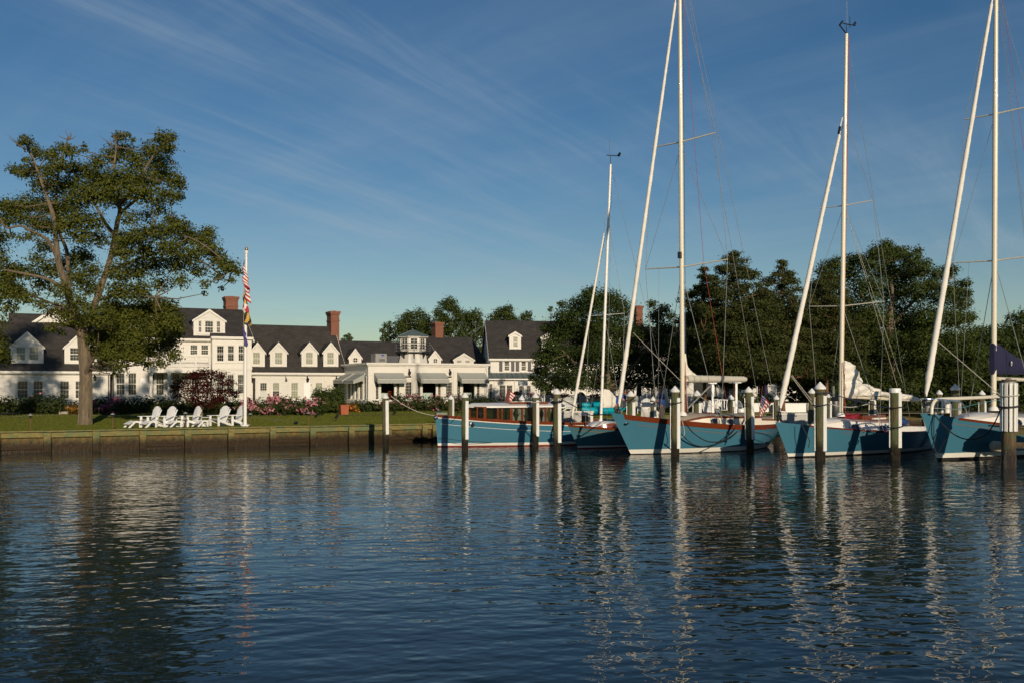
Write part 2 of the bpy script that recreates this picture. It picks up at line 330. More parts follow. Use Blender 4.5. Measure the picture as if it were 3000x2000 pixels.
def smooth_path(pts, n=6):               # Catmull-Rom through the points
    pts = [Vector(p) for p in pts]; q = [pts[0]] + pts + [pts[-1]]; out = []
    for i in range(1, len(q) - 2):
        for k in range(n):
            t = k / n; a, b, c, d = q[i - 1], q[i], q[i + 1], q[i + 2]
            out.append(.5 * ((2 * b) + (c - a) * t + (2 * a - 5 * b + 4 * c - d) * t * t + (3 * b - a - 3 * c + d) * t ** 3))
    return out + [pts[-1]]
# ------------------------------------------------------------------ water, lawn, bulkhead
m = MB(); m.add([(-900, -60, 0), (900, -60, 0), (900, 1500, 0), (-900, 1500, 0)], [(0, 1, 2, 3)]); struct(m.build('water', 'water'))
WALL = [Vector((-62, 17.8)), Vector((-20.3, 39.5)), Vector((-3.8, 48.1)), Vector((1.6, 50.9)), Vector((12.0, 65.0)), Vector((75, 71))]
CAPZ = .85
def lawn_z(d): t = max(0, min(1, (d - 3) / 36.0)); return .80 + .30 * t * t * (3 - 2 * t)
def wall_front(x):
    for a, b in zip(WALL, WALL[1:]):
        if a.x <= x <= b.x: return a.y + (b.y - a.y) * (x - a.x) / (b.x - a.x)
    return WALL[0].y if x < WALL[0].x else WALL[-1].y
def ground_z(x, y): return lawn_z((y - wall_front(x)) * .85)
def sheet(xs, ds, dz):
    return [[(x, wall_front(x) + d, lawn_z(d * .85) + dz) for d in ds] for x in xs]
xs = [-700, -200, -100] + [WALL[0].x] + list(np.linspace(-58, 74, 67)) + [75, 150, 700]
m = MB(); m.grid(sheet(xs, [.12, .6, 1.5, 3, 5, 8, 12, 17, 23, 30, 40, 55, 80, 140, 400, 1400], 0)); lw = m.build('lawn', 'lawn', smooth=True); struct(lw)
def strip(name, mt, pts, w, dz):          # a ribbon that follows the ground
    pts = smooth_path([(x, y, 0) for x, y in pts], 8); L = []
    for i, p in enumerate(pts):
        d = pts[min(i + 1, len(pts) - 1)] - pts[max(i - 1, 0)]; n = Vector((-d.y, d.x, 0)).normalized() * w / 2
        L.append([(q.x, q.y, ground_z(q.x, q.y) + dz) for q in (p - n, p - n * .3, p + n * .3, p + n)])
    q = MB(); q.grid(L); return struct(q.build(name, mt))
def G(px, py, z=.95):                     # the ground point seen at a photo pixel
    Y = F * (H - z) / (py - YH); return ((px - 1500) / F * Y, Y)
strip('path', 'path_gravel', [G(-60, 1219), G(60, 1217), G(150, 1214), G(330, 1214.5), G(520, 1217)], 1.1, .02)
strip('path', 'path_gravel', [G(640, 1217), G(740, 1216), G(800, 1221), G(880, 1229), G(960, 1227), G(1060, 1225), G(1180, 1219), G(1290, 1214), G(1420, 1210)], 1.0, .02)

seawall = thing('seawall', 'weathered wooden bulkhead holding back the lawn above the water', 'seawall', (WALL[1].x, WALL[1].y, 0), math.atan2(.462, .887))
swi = seawall.matrix_basis.inverted()
first = {}
def wpart(name, mt, mb, key):
    if key in first:
        o = first[key].copy(); C.objects.link(o); return o
    o = mb.build(name, mt, seawall); first[key] = o; return o
nseg = 0
for si, (a, b) in enumerate(zip(WALL, WALL[1:])):
    d = (b - a); L = d.length; d.normalize(); n = Vector((d.y, -d.x)); ang = math.atan2(d.y, d.x) - math.atan2(.462, .887)
    s0 = 1.68 if si == 1 else (1.68 + 1.82 * 0 if si == 0 else .9); step = 1.82 if si < 3 else 2.6
    s = (L % step) if si == 0 else (s0 - step if si == 1 else 0.0)
    s = max(s, 0.0); k = 0
    marks = []
    t = s0 if si == 1 else s
    while t < L: marks.append(t); t += step
    if si == 1: marks = [-0.14] + marks
    for q, t in enumerate(marks):
        if si == 0 and t < L - 14: continue
        if si == 4 and t > 30: continue
        w = (marks[q + 1] if q + 1 < len(marks) else L) - t
        pos = a + d * t; o3 = swi @ Vector((pos.x, pos.y, 0))
        ln = round(w, 2); jit = random.uniform(-.008, .008)
        def put(name, mt, x0, x1, y0, y1, z0, z1, key, dy=0, rx=0):
            mb = MB(); mb.box(x0, x1, y0, y1, z0, z1); o = wpart(name, mt, mb, (key, ln)); o.parent = seawall; o.location = (o3.x, o3.y, dy); o.rotation_euler = (0, rx, ang)
        put('panel', 'wall_panel', 0, w - .012, -.02, .10, -.6, .66, 'panel', jit)
        put('plank', 'wall_timber', .12, w - .12, -.16, -.022, .585, .775, 'plank', jit * 1.5, jit * .4)
        put('cap_board', 'wall_timber', .0, w - .014, -.20, .14, .805, .852, 'cap', jit, jit * .5)
        put('post', 'wall_timber', -.13, .13, -.29, -.024, -.7, .79, 'post', jit * 2, jit)
        if (q + si) % 3 == 1 or si > 1: put('lower_plank', 'wall_timber', .14, w - .14, -.10, -.022, .10, .22, 'lower', jit)

# ------------------------------------------------------------------ the inn: a frame along its fronts (u) and into it (v)
TH = R(26); U2 = Vector((math.cos(TH), math.sin(TH))); V2 = Vector((-math.sin(TH), math.cos(TH))); A2 = Vector((-15.28, 91.5)); GZ = 1.1
def uz(px, py, v):
    A = A2 + V2 * v; k = (px - 1500) / F; u = (k * A.y - A.x) / (U2.x - k * U2.y); Y = A.y + u * U2.y
    return u, H + (YH - py) / F * Y - GZ
def uu(px, v): return uz(px, 0, v)[0]
def zz(px, py, v): return uz(px, py, v)[1]
def inn(name, label, u, v, cat='house'):
    p = A2 + U2 * u + V2 * v; o = thing(name, label, cat, (p.x, p.y, GZ), TH); o['u'] = 0; OFF[o.name] = (u, v, 0); return o
OFF = {}
def pt(mb, name, mts, t, parent=None, **k): return mb.build(name, mts, parent or t, off=OFF[t.name], **k)
class FR:                                 # a wall plane: a along it, d into it, z up
    def __init__(s, o, a=(1, 0), n=(0, 1)): s.o, s.a, s.n = o, a, n
    def __call__(s, a, d, z): return (s.o[0] + s.a[0] * a + s.n[0] * d, s.o[1] + s.a[1] * a + s.n[1] * d, z)
def wall(mb, a0, a1, z0, z1, holes, rev=.14):
    A = sorted({a0, a1} | {h[i] for h in holes for i in (0, 1)}); Z = sorted({z0, z1} | {h[i] for h in holes for i in (2, 3)})
    for i in range(len(A) - 1):
        for j in range(len(Z) - 1):
            ca, cz = (A[i] + A[i + 1]) / 2, (Z[j] + Z[j + 1]) / 2
            if ca < a0 or ca > a1 or cz < z0 or cz > z1 or any(h[0] < ca < h[1] and h[2] < cz < h[3] for h in holes): continue
            mb.add([(A[i], 0, Z[j]), (A[i + 1], 0, Z[j]), (A[i + 1], 0, Z[j + 1]), (A[i], 0, Z[j + 1])], [(0, 1, 2, 3)])
    for b0, b1, y0, y1 in holes:
        mb.add([(b0, 0, y0), (b1, 0, y0), (b1, 0, y1), (b0, 0, y1), (b0, rev, y0), (b1, rev, y0), (b1, rev, y1), (b0, rev, y1)],
               [(0, 4, 5, 1), (1, 5, 6, 2), (2, 6, 7, 3), (3, 7, 4, 0)])
def window(t, fr, h, cols, rows, glass, parent=None, cas=.075, split=True, name='window', glass2=None):
    """casing, sash and glazing bars set in a wall opening"""
    a0, a1, z0, z1 = h; f = MB(fr); w = .05
    for x0, x1, y0, y1 in ((a0 - cas, a0 + .02, z0 - cas, z1 + cas), (a1 - .02, a1 + cas, z0 - cas, z1 + cas), (a0 + .02, a1 - .02, z1 - .02, z1 + cas), (a0 + .02, a1 - .02, z0 - cas, z0 + .02)):
        f.box(x0, x1, -.028, .06, y0, y1)
    f.box(a0 - cas - .03, a1 + cas + .03, -.07, -.0285, z0 - cas - .04, z0 - cas + .01)
    for x0, x1, y0, y1 in ((a0 + .02, a0 + .02 + w, z0 + .02, z1 - .02), (a1 - .02 - w, a1 - .02, z0 + .02, z1 - .02), (a0 + .02 + w, a1 - .02 - w, z1 - .02 - w, z1 - .02), (a0 + .02 + w, a1 - .02 - w, z0 + .02, z0 + .02 + w)):
        f.box(x0, x1, .03, .09, y0, y1)
    zm = (z0 + z1) / 2
    if split: f.box(a0 + .02 + w, a1 - .02 - w, .025, .088, zm - .03, zm + .03)
    o = pt(f, name, 'white_trim', t, parent)
    sub = o if parent is None else parent
    tgt = o if parent is None else parent
    b = MB(fr); mw = .013
    for i in range(1, cols): x = a0 + .07 + (a1 - a0 - .14) * i / cols; b.box(x - mw / 2, x + mw / 2, .05, .075, z0 + .07, z1 - .07)
    for j in range(1, rows):
        y = z0 + .07 + (z1 - z0 - .14) * j / rows
        if split and abs(y - zm) < .05: continue
        b.box(a0 + .07, a1 - .07, .052, .0735, y - mw / 2, y + mw / 2)
    if b.v: pt(b, 'glazing_bar', 'white_trim', t, tgt)
    for y0, y1, gl in (((z0 + .02, zm, glass2 or glass), (zm, z1 - .02, glass)) if split else ((z0 + .02, z1 - .02, glass),)):
        g = MB(fr); dy = .08 if y0 < zm - .01 else .082; g.add([(a0 + .02, dy, y0), (a1 - .02, dy, y0), (a1 - .02, dy, y1), (a0 + .02, dy, y1)], [(0, 1, 2, 3)]); pt(g, 'pane', gl, t, tgt)
    return o
def gable(t, u0, u1, v0, v1, ze, zr, vr, holes_front=(), ze_b=None, over=.25, hip=None):
    """a gabled block with weatherboard walls and a shingled roof"""
    ze_b = ze if ze_b is None else ze_b
    w = MB(FR((0, v0))); wall(w, u0, u1, 0, ze, list(holes_front))
    w.fn = None
    for u in (u0, u1):
        q = [(u, v0, 0), (u, v1, 0), (u, v1, ze_b), (u, vr, zr - .12), (u, v0, ze)]; w.add(q, [(0, 1, 2, 3, 4) if u == u1 else (4, 3, 2, 1, 0)])
    w.add([(u0, v1, 0), (u1, v1, 0), (u1, v1, ze_b), (u0, v1, ze_b)], [(3, 2, 1, 0)])
    wl = pt(w, 'wall', 'clapboard', t)
    sl = (zr - ze) / (vr - v0); s2 = (zr - ze_b) / (v1 - vr); k = .14
    prof = [(v0 - over, ze - over * sl + .05), (vr, zr + .05), (v1 + over, ze_b - over * s2 + .05), (v1 + over, ze_b - over * s2 + .05 - k), (vr, zr + .05 - k * 1.3), (v0 - over, ze - over * sl + .05 - k)]
    r = MB(); r.prism(prof, u0 - .18, u1 + .18); rf = pt(r, 'roof', 'roof_shingle', t)
    c = MB(); c.box(u0 - .15, u1 + .15, v0 - over - .10, v0 - over, ze - over * sl - .10, ze - over * sl + .07); c.box(u0 - .12, u1 + .12, v0 - over, v0 - .003, ze - over * sl - .16, ze - over * sl - .09); pt(c, 'gutter', 'white_trim', t)
    for u in (u0 - .21, u1 + .181):
        b = MB(); b.prism([(v0 - over, ze - over * sl - .14), (v0 - over, ze - over * sl + .03), (vr, zr + .03), (v1 + over, ze_b - over * s2 + .03), (v1 + over, ze_b - over * s2 - .14), (vr, zr - .17)], u, u + .03); pt(b, 'barge_board', 'white_trim', t)
    return wl, rf
def dormer(t, px0, px1, pya, pye, pyb, roofz, v_try, wins, glass, cols=3, rows=4, rnd=None, depth=3.0):
    """gabled dormer on a roof: walls, its own small roof, a window"""
    v = v_try
    for _ in range(12):
        z = zz((px0 + px1) / 2, pyb, v); v = v + .5 * ((z - roofz(v)) / roofz.slope)
    u0, u1 = uu(px0, v), uu(px1, v); zb = zz((px0 + px1) / 2, pyb, v); ze = zz((px0 + px1) / 2, pye, v); za = zz((px0 + px1) / 2, pya, v); fr = FR((0, v)); um = (u0 + u1) / 2
    hs = []
    for wx0, wx1, wy0, wy1 in wins: hs.append((uu(wx0, v), uu(wx1, v), zz(wx0, wy1, v), zz(wx0, wy0, v)))
    w = MB(fr); wall(w, u0, u1, zb - .02, ze, hs)
    w.add([(u0, 0, ze), (u1, 0, ze), (um, 0, za - .1)], [(0, 1, 2)])
    w.fn = None
    for u in (u0, u1): w.add([(u, v, zb - .02), (u, v + depth, zb - .02), (u, v + depth, ze), (u, v, ze)], [(0, 1, 2, 3) if u == u1 else (3, 2, 1, 0)])
    d = pt(w, 'dormer', 'clapboard', t)
    sl = (za - ze) / (um - u0); o = .16; k = .10
    prof = [(u0 - o, ze - o * sl), (um, za), (u1 + o, ze - o * sl), (u1 + o, ze - o * sl - k), (um, za - k * 1.4), (u0 - o, ze - o * sl - k)]
    r = MB(); r.prism(prof, v - .02, v + depth, 'y'); pt(r, 'dormer_roof', 'roof_shingle', t, d)
    r = MB(); k2 = .17; r.prism([(u0 - o - .02, ze - o * sl - .02), (um, za + .012), (u1 + o + .02, ze - o * sl - .02), (u1 + o + .02, ze - o * sl - k2), (um, za - k2 * 1.25), (u0 - o - .02, ze - o * sl - k2)], v - .10, v - .021, 'y'); pt(r, 'barge_board', 'white_trim', t, d)
    c = MB(fr)
    for x in (u0, u1): c.box(x - .06 if x == u0 else x - .10, x + .10 if x == u0 else x + .06, -.03, .02, zb, ze - .02)
    c.box(u0 + .10, u1 - .10, -.03, .02, zb, zb + .12); pt(c, 'corner_board', 'white_trim', t, d)
    for h in hs: window(t, fr, h, cols, rows, glass, parent=d)
    if rnd:
        cx, cy, rr = rnd; cu, cz = uu(cx, v), zz(cx, cy, v); rr = rr / F * (A2.y + cu * U2.y)
        ring = MB(fr); n = 20
        for i in range(n):
            a, b = 2 * math.pi * i / n, 2 * math.pi * (i + 1) / n
            ring.add([(cu + q * math.cos(g), dd, cz + q * math.sin(g)) for g in (a, b) for q, dd in ((rr, -.002), (rr, -.06), (rr * 1.22, -.06), (rr * 1.22, -.002))], [(0, 1, 5, 4), (1, 2, 6, 5), (2, 3, 7, 6)])
        ring.box(cu - .02, cu + .02, -.05, -.02, cz - rr, cz + rr); ring.box(cu - rr, cu + rr, -.048, -.022, cz - .02, cz + .02); pt(ring, 'round_frame', 'white_trim', t, d)
        g = MB(fr); g.add([(cu + rr * math.cos(2 * math.pi * i / n), -.012, cz + rr * math.sin(2 * math.pi * i / n)) for i in range(n)], [tuple(range(n))]); pt(g, 'pane', 'glass_dark', t, d)
    return d
def slope(v0, ze, vr, zr):
    f = lambda v: ze + (v - v0) * (zr - ze) / (vr - v0); f.slope = (zr - ze) / (vr - v0); return f
def chimney(t, roof, u0, u1, v0, v1, z0, z1, bands=True):
    b = MB(); b.box(u0, u1, v0, v1, z0, z1 - .35)
    b.box(u0 - .05, u1 + .05, v0 - .05, v1 + .05, z1 - .35, z1 - .20); b.box(u0 - .11, u1 + .11, v0 - .11, v1 + .11, z1 - .20, z1)
    b.box(u0 + .25, u1 - .25, v0 + .25, v1 - .25, z1, z1 + .06)
    if bands: b.box(u0 - .04, u1 + .04, v0 - .04, v1 + .04, z1 - .95, z1 - .82)
    return pt(b, 'chimney', 'brick', t, roof)
def lantern(t, fr, a, z, lit=False, s=1.0):
    b = MB(fr); b.box(a - .05 * s, a + .05 * s, -.03, -.002, z - .1 * s, z + .35 * s); b.box(a - .02, a + .02, -.2 * s, -.03, z + .28 * s, z + .32 * s)
    b.lathe([(.02 * s, .0), (.09 * s, .03 * s), (.13 * s, .25 * s), (.16 * s, .26 * s), (.03 * s, .40 * s), (.015 * s, .50 * s)], 8, (a, -.2 * s, z - .25 * s)); pt(b, 'wall_lantern', 'black_metal', t)
    if lit: g = MB(fr); g.ball((a, -.34 * s, z - .12 * s), .05 * s); pt(g, 'lamp_glass', 'lamp_glow', t)
def holes(v, rects): return [(uu(a, v), uu(b, v), zz((a + b) / 2, d, v), zz((a + b) / 2, c, v)) for a, b, c, d in rects]
def downspout(t, fr, a, z0, z1, mt='white_trim'):
    b = MB(fr); b.box(a - .045, a + .045, -.09, -.004, z0, z1); pt(b, 'downspout', mt, t)

# --- low wing at the left
vL = 0.0; L0, L1 = uu(-75, vL), uu(322, vL)
ze, zr, vr = zz(150, 1081, vL), zz(150, 947, 4.6), 4.6
low = inn('low_wing', 'single storey white clapboard wing with steep dark roof behind the big tree', L0, vL)
hl = holes(vL, [(49, 83, 1114, 1166), (96, 127, 1114, 1166), (174, 204, 1114, 1167), (219, 250, 1114, 1167), (275, 292, 1112, 1164), (-50, -20, 1114, 1166)])
gable(low, L0, L1, vL, 9.2, ze, zr, vr, hl)
for i, h in enumerate(hl): window(low, FR((0, vL)), h, 3, 4, 'glass_mid' if i != 4 else 'glass_white')
rz = slope(vL, ze, vr, zr)
dormer(low, 33, 125, 971, 1011, 1064, rz, .3, [(46, 76, 1015, 1056), (84, 115, 1015, 1056)], 'glass_blind', 3, 4)
dormer(low, 191, 283, 971, 1013, 1066, rz, .3, [(203, 234, 1017, 1057), (242, 272, 1017, 1057)], 'glass_mid', 3, 4)
lantern(low, FR((0, vL)), uu(277, vL), zz(277, 1104, vL), True)
downspout(low, FR((0, vL)), uu(318, vL), .1, ze - .4, 'black_metal')
# rear block with a pediment showing over the low wing
vb = 11.0; rb = inn('rear_wing', 'rear block whose white pediment shows over the low wing roof', uu(30, vb), vb)
zrb = zz(150, 922, vb + 3); gable(rb, uu(30, vb), uu(330, vb), vb, vb + 6, zrb - 2.6, zrb, vb + 3)
uc0, uc1, uca = uu(92, vb - .6), uu(262, vb - .6), uu(176, vb - .6); z0, z1 = zz(176, 952, vb - .6), zz(176, 894, vb - .6)
b = MB(); b.prism([(uc0, z0 - .6), (uc1, z0 - .6), (uc1, z0), (uca, z1), (uc0, z0)], vb - .6, vb + 3, 'y'); pd = pt(b, 'pediment', 'clapboard', rb)
b = MB(); b.prism([(uc0 - .3, z0 - .05), (uca, z1 + .16), (uc1 + .3, z0 - .05), (uc1 + .3, z0 - .3), (uca, z1 - .16), (uc0 - .3, z0 - .3)], vb - .85, vb - .602, 'y'); pt(b, 'barge_board', 'white_trim', rb, pd)
b = MB(); b.prism([(uc0 - .3, z0 + .02), (uca, z1 + .24), (uc1 + .3, z0 + .02), (uc1 + .3, z0 - .05), (uca, z1 + .162), (uc0 - .3, z0 - .05)], vb - .85, vb + 3, 'y'); pt(b, 'pediment_roof', 'roof_shingle', rb, pd)

# --- two storey block
vT = -.4; T0, T1 = uu(322.5, vT) + .3, uu(737, vT)
ze, vr = zz(680, 992, vT), 4.6; zr = zz(600, 905.5, vr)
two = inn('two_storey_block', 'two storey white clapboard block with balcony behind the flagpole', T0, vT)
hu = holes(vT, [(556, 580, 1009, 1040), (588, 612, 1009, 1040)]) + holes(vT, [(470, 494, 1009, 1040), (396, 420, 1009, 1040)])
hd = holes(vT, [(339, 367, 1090, 1157), (374, 401, 1090, 1157), (456, 482, 1092, 1157), (503, 527, 1093, 1157), (560, 585, 1093, 1157)])
gable(two, T0, T1, vT, 10, ze, zr, vr, hu + hd)
for h in hu + hd: window(two, FR((0, vT)), h, 3, 4, 'glass_mid')
hdoor = holes(vT, [(411, 433, 1108, 1172)])[0]; b = MB(FR((0, vT))); b.box(hdoor[0], hdoor[1], -.05, -.003, .05, hdoor[3])
for j in range(4):
    for i in range(2): b.box(hdoor[0] + .10 + i * (hdoor[1] - hdoor[0] - .14) / 2, hdoor[0] + .04 + (i + 1) * (hdoor[1] - hdoor[0] - .06) / 2, -.062, -.0502, .25 + j * .5, .25 + j * .5 + .40)
pt(b, 'door', 'white_wood', two)
bay0, bay1 = uu(622, vT - .9), uu(737, vT - .9); vB = vT - .9; frB = FR((0, vB))
hb = holes(vB, [(634, 657, 1011, 1059), (666, 687, 1011, 1058), (697, 718, 1011, 1058), (665, 687, 1095, 1153), (695, 717, 1095, 1153), (634, 657, 1095, 1153)])
w = MB(frB); wall(w, bay0, bay1, 0, ze - .1, hb); w.fn = None
for u in (bay0, bay1): w.add([(u, vB, 0), (u, vT, 0), (u, vT, ze - .1), (u, vB, ze - .1)], [(0, 1, 2, 3) if u == bay1 else (3, 2, 1, 0)])
bay = pt(w, 'bay', 'white_trim', two)
for h in hb: window(two, frB, h, 3, 5, 'glass_dark' if h[2] > 2.4 else 'glass_mid', parent=bay)
b = MB(); zc = zz(680, 1078, vB); b.box(bay0 - .04, bay1 + .04, vB - .06, vB - .002, zc - .12, zc + .12); b.box(bay0 - .10, bay1 + .12, vB - .22, vT - .38, ze - .1, ze + .12); pt(b, 'cornice', 'white_trim', two)
b = MB(); b.prism([(vB - .22, ze + .121), (vT - .24, ze + .121), (vT - .24, ze + .45)], bay0 - .1, bay1 + .12); pt(b, 'bay_roof', 'roof_shingle', two)
rz = slope(vT, ze, vr, zr); rr = [o for o in two.children if o.name.startswith('roof')][0]
dormer(two, 569, 657, 906, 935, 985, rz, .6, [(580, 592, 939, 975), (599, 626, 939, 976), (633, 647, 940, 976)], 'glass_mid', 3, 4, depth=3.5)
dormer(two, 372, 456, 899, 930, 981, rz, .6, [(383, 396, 936, 972), (403, 428, 936, 972), (434, 447, 936, 972)], 'glass_mid', 3, 4, depth=3.5)
chimney(two, rr, uu(662, 5.2), uu(699, 5.2) - .05, 5.2, 6.6, zr - 1.6, zz(680, 869, 5.2)); chimney(two, rr, uu(454, 5.2), uu(472, 5.2), 5.2, 6.2, zr - 1.6, zz(462, 884, 5.2))
# balcony and porch posts
vq = vT - 1.9; q0, q1 = uu(440, vq), uu(617, vq); zf = zz(540, 1076, vq); zt = zz(540, 1040, vq)
b = MB(); b.box(q0, q1, vq, vT - .004, zf - .42, zf); bal = pt(b, 'balcony', 'white_trim', two)
r = MB(); r.box(q0, q1, vq + .03, vq + .11, zt - .07, zt); r.box(q0, q1, vq + .04, vq + .10, zf + .10, zf + .16)
for k in range(5): u = q0 + (q1 - q0 - .12) * k / 4; r.box(u, u + .12, vq, vq + .12, zf, zt + .12)
pt(r, 'rail', 'white_trim', two, bal)
n = int((q1 - q0) / .14); r = MB()
for k in range(n): u = q0 + .15 + k * .14; r.box(u, u + .045, vq + .05, vq + .09, zf + .16, zt - .07)
stuff(pt(r, 'baluster', 'white_trim', two, bal))
for px in (496, 443, 612): u = uu(px, vq); b = MB(); b.box(u - .11, u + .11, vq + .05, vq + .27, .02, zf - .42); b.box(u - .15, u + .15, vq + .01, vq + .31, zf - .56, zf - .421); pt(b, 'porch_post', 'white_trim', two)
lantern(two, FR((0, vT)), uu(446, vT), zz(446, 1100, vT), s=1.1)

# --- middle wing with four dormers
M0, M1 = T1 + .004, uu(1010, 0); ze, vr = zz(880, 1085, 0), 4.3; zr = zz(880, 955.5, vr)
mid = inn('dormer_wing', 'white wing with four gabled dormers between flagpole and dining room', M0, 0)
hm = holes(0, [(740.5, 748, 1106, 1176), (760.5, 783.5, 1119, 1168), (797.5, 820, 1119, 1168), (851.5, 874.5, 1119, 1168), (923, 946, 1119, 1168), (974.5, 993, 1121, 1147)])
gable(mid, M0, M1, 0, 9, ze, zr, vr, hm)
for i, h in enumerate(hm):
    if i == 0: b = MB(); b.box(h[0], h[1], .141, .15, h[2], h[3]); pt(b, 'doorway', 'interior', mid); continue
    window(mid, FR((0, 0)), h, 3 if i < 5 else 4, 6, ['', 'glass_mid', 'glass_blind', 'glass_blind', 'glass_blind', 'glass_dark'][i], glass2={1: 'glass_white', 2: 'glass_dark'}.get(i))
h = holes(0, [(890, 909, 1119, 1178)])[0]; b = MB(FR((0, 0))); b.box(h[0], h[1], -.05, -.003, .05, h[3])
for j in range(5):
    for i in range(3): w_ = (h[1] - h[0] - .2) / 3; b.box(h[0] + .1 + i * w_ + .02, h[0] + .1 + (i + 1) * w_ - .02, -.058, -.0502, .35 + j * .36, .35 + j * .36 + .31)
pt(b, 'door', 'white_wood', mid)
rz = slope(0, ze, vr, zr)
for x0, x1, ax, wx0, wx1 in ((734, 773.5, 753.5, 739.5, 763.5), (793, 838, 816, 804, 828.5), (885, 927.5, 907.5, 894.5, 918), (949, 989, 969.5, 957, 979.5)):
    dormer(mid, x0, x1, 1002.5, 1027, 1074, rz, .2, [(wx0, wx1, 1031, 1068)], 'glass_blind', 3, 6, depth=2.2)
for px in (737, 900, 985): lantern(mid, FR((0, 0)), uu(px, 0), zz(px, 1110, 0))
downspout(mid, FR((0, 0)), uu(953, 0), .1, ze - .3)
b = MB(FR((0, 0))); u = uu(836, 0); b.prism([(u - .03, 1.95), (u + .18, 2.0), (u, 2.45)], -.10, -.004, 'y'); pt(b, 'wall_ornament', 'black_metal', mid)
rr = [o for o in mid.children if o.name.startswith('roof')][0]
cu0 = M1 - .2; vc = 3.4
chimney(mid, rr, uu(970, vc), uu(994, vc), vc, vc + 1.5, 3.0, zz(980, 912, vc))

# --- range behind the dining room
vR = 4.5; R0, R1 = M1 + .2, uu(1300, vR); vr = 9.0; zr = zz(1080, 1000.5, vr); ze = zz(1080, 1075, vR)
back = inn('dark_roofed_range', 'dark roofed range behind the dining room with round windowed dormers', R0, vR)
gable(back, R0, R1, vR, 13, ze, zr, vr)
rz = slope(vR, ze, vr, zr); rr = [o for o in back.children if o.name.startswith('roof')][0]
dormer(back, 1024, 1056.5, 1020, 1042, 1066, rz, vR + .3, [], 'glass_dark', rnd=(1040.5, 1054, 7.2))
dormer(back, 1258, 1290, 1026, 1046, 1070, rz, vR + .3, [], 'glass_dark', rnd=(1275, 1056, 6.5))
Q0, Q1 = uu(1284, 6.0), uu(1424, 6.0); zr2 = zz(1350, 988.5, 10.2); ze2 = zz(1350, 1072, 5.5)
wide = inn('right_range', 'dark roofed range with wide twin windowed dormer at right of the cupola', Q0, 5.5)
gable(wide, Q0, Q1, 5.5, 15, ze2, zr2, 10.2)
dormer(wide, 1331, 1386, 1034, 1050.5, 1072, slope(5.5, ze2, 10.2, zr2), 6, [(1337, 1354, 1054, 1063.5), (1362, 1378.5, 1054, 1063.5)], 'glass_dark', 3, 2)
rr2 = [o for o in wide.children if o.name.startswith('roof')][0]
chimney(wide, rr2, uu(1276, 10.0), uu(1299, 10.0), 10.0, 11.2, zr2 - 2.2, zz(1288, 944, 10), bands=False)
# --- dining room with awnings
kC = (1079 - 1500) / F; vP = -7.2
D0, D1 = uu(1079, vP), uu(1427, vP); zc = zz(1250, 1066, vP); base = 0.0
din = inn('dining_room', 'flat roofed white dining room with three grey awnings and open windows', D0, vP, 'dining pavilion')
frD = FR((0, vP))
open_ = holes(vP, [(1115, 1156, 1112, 1170), (1237, 1278, 1112, 1168), (1355, 1391, 1112, 1166)])
side = holes(vP, [(1099.5, 1111, 1112, 1170), (1160.5, 1172, 1112, 1170), (1222, 1233, 1112, 1168), (1282, 1293, 1112, 1168), (1338, 1350, 1112, 1166), (1396, 1407, 1112, 1166)])
mids = holes(vP, [(1186, 1207.5, 1116, 1166), (1305.5, 1326, 1117, 1165)]); trans = holes(vP, [(1186, 1207.5, 1098, 1107.5), (1305.5, 1326, 1099, 1108)])
w = MB(frD); wall(w, D0, D1, base, zc - .2, open_ + side + mids + trans, .2); w.fn = None
w.add([(D1, vP, 0), (D1, 5, 0), (D1, 5, zc - .2), (D1, vP, zc - .2)], [(0, 1, 2, 3)])
w.add([(D0, vP, zc - .2), (D1, vP, zc - .2), (D1, 5, zc - .2), (D0, 5, zc - .2)], [(0, 1, 2, 3)])
frS = FR((D0, vP), (0, 1), (1, 0))        # the shaded end wall, a = distance back from the corner
def sa(px):                               # distance along the end wall seen at a photo column
    k = (px - 1500) / F; p = A2 + U2 * D0 + V2 * vP; return (k * p.y - p.x) / (V2.x - k * V2.y)
def sz(px, py): a = sa(px); Y = (A2 + U2 * D0 + V2 * (vP + a)).y; return H + (YH - py) / F * Y - GZ
sh = [(sa(b), sa(a), .35, 2.35) for a, b in ((1064.5, 1073), (1051, 1061), (1040, 1048), (1030, 1037), (1020, 1027))]
w2 = MB(lambda a, d, z: (D0 + d, vP + a, z)); wall(w2, 0, 7.4, base, zc - .2, sh, .2); w.add(w2.v, [q[::-1] for q in w2.f])
pt(w, 'wall', 'white_trim', din)
c = MB()
for z0, z1, o in ((zc - .2, zc - .08, .10), (zc - .08, zc + .08, .22)): c.box(D0 - o, D1 + o, vP - o, 5, z0, z1)
c.box(D0 - .03, D1 + .03, vP - .03, vP - .002, zc - .95, zc - .87)
pt(c, 'cornice', 'white_trim', din)
for a in (D0 - .025, D1 - .135): c = MB(); c.box(a, a + .16, vP - .025, vP + (.15 if a < 0 else -.002) - .155, .03, zc - .21); pt(c, 'corner_board', 'white_trim', din)
for x in ((1092, 1096), (1180, 1186), (1208, 1217), (1296, 1304), (1328, 1336), (1419, 1423)):
    c = MB(frD); c.box(uu(x[0], vP), uu(x[1], vP), -.05, -.003, .05, zz(1250, 1084, vP)); pt(c, 'pilaster', 'white_trim', din)
for h in side: window(din, frD, h, 2, 6, 'glass_dark', split=False, cas=.04)
for h in mids: window(din, frD, h, 4, 5, 'glass_dark', split=False, cas=.05)
for h in trans: window(din, frD, h, 4, 1, 'glass_dark', split=False, cas=.05)
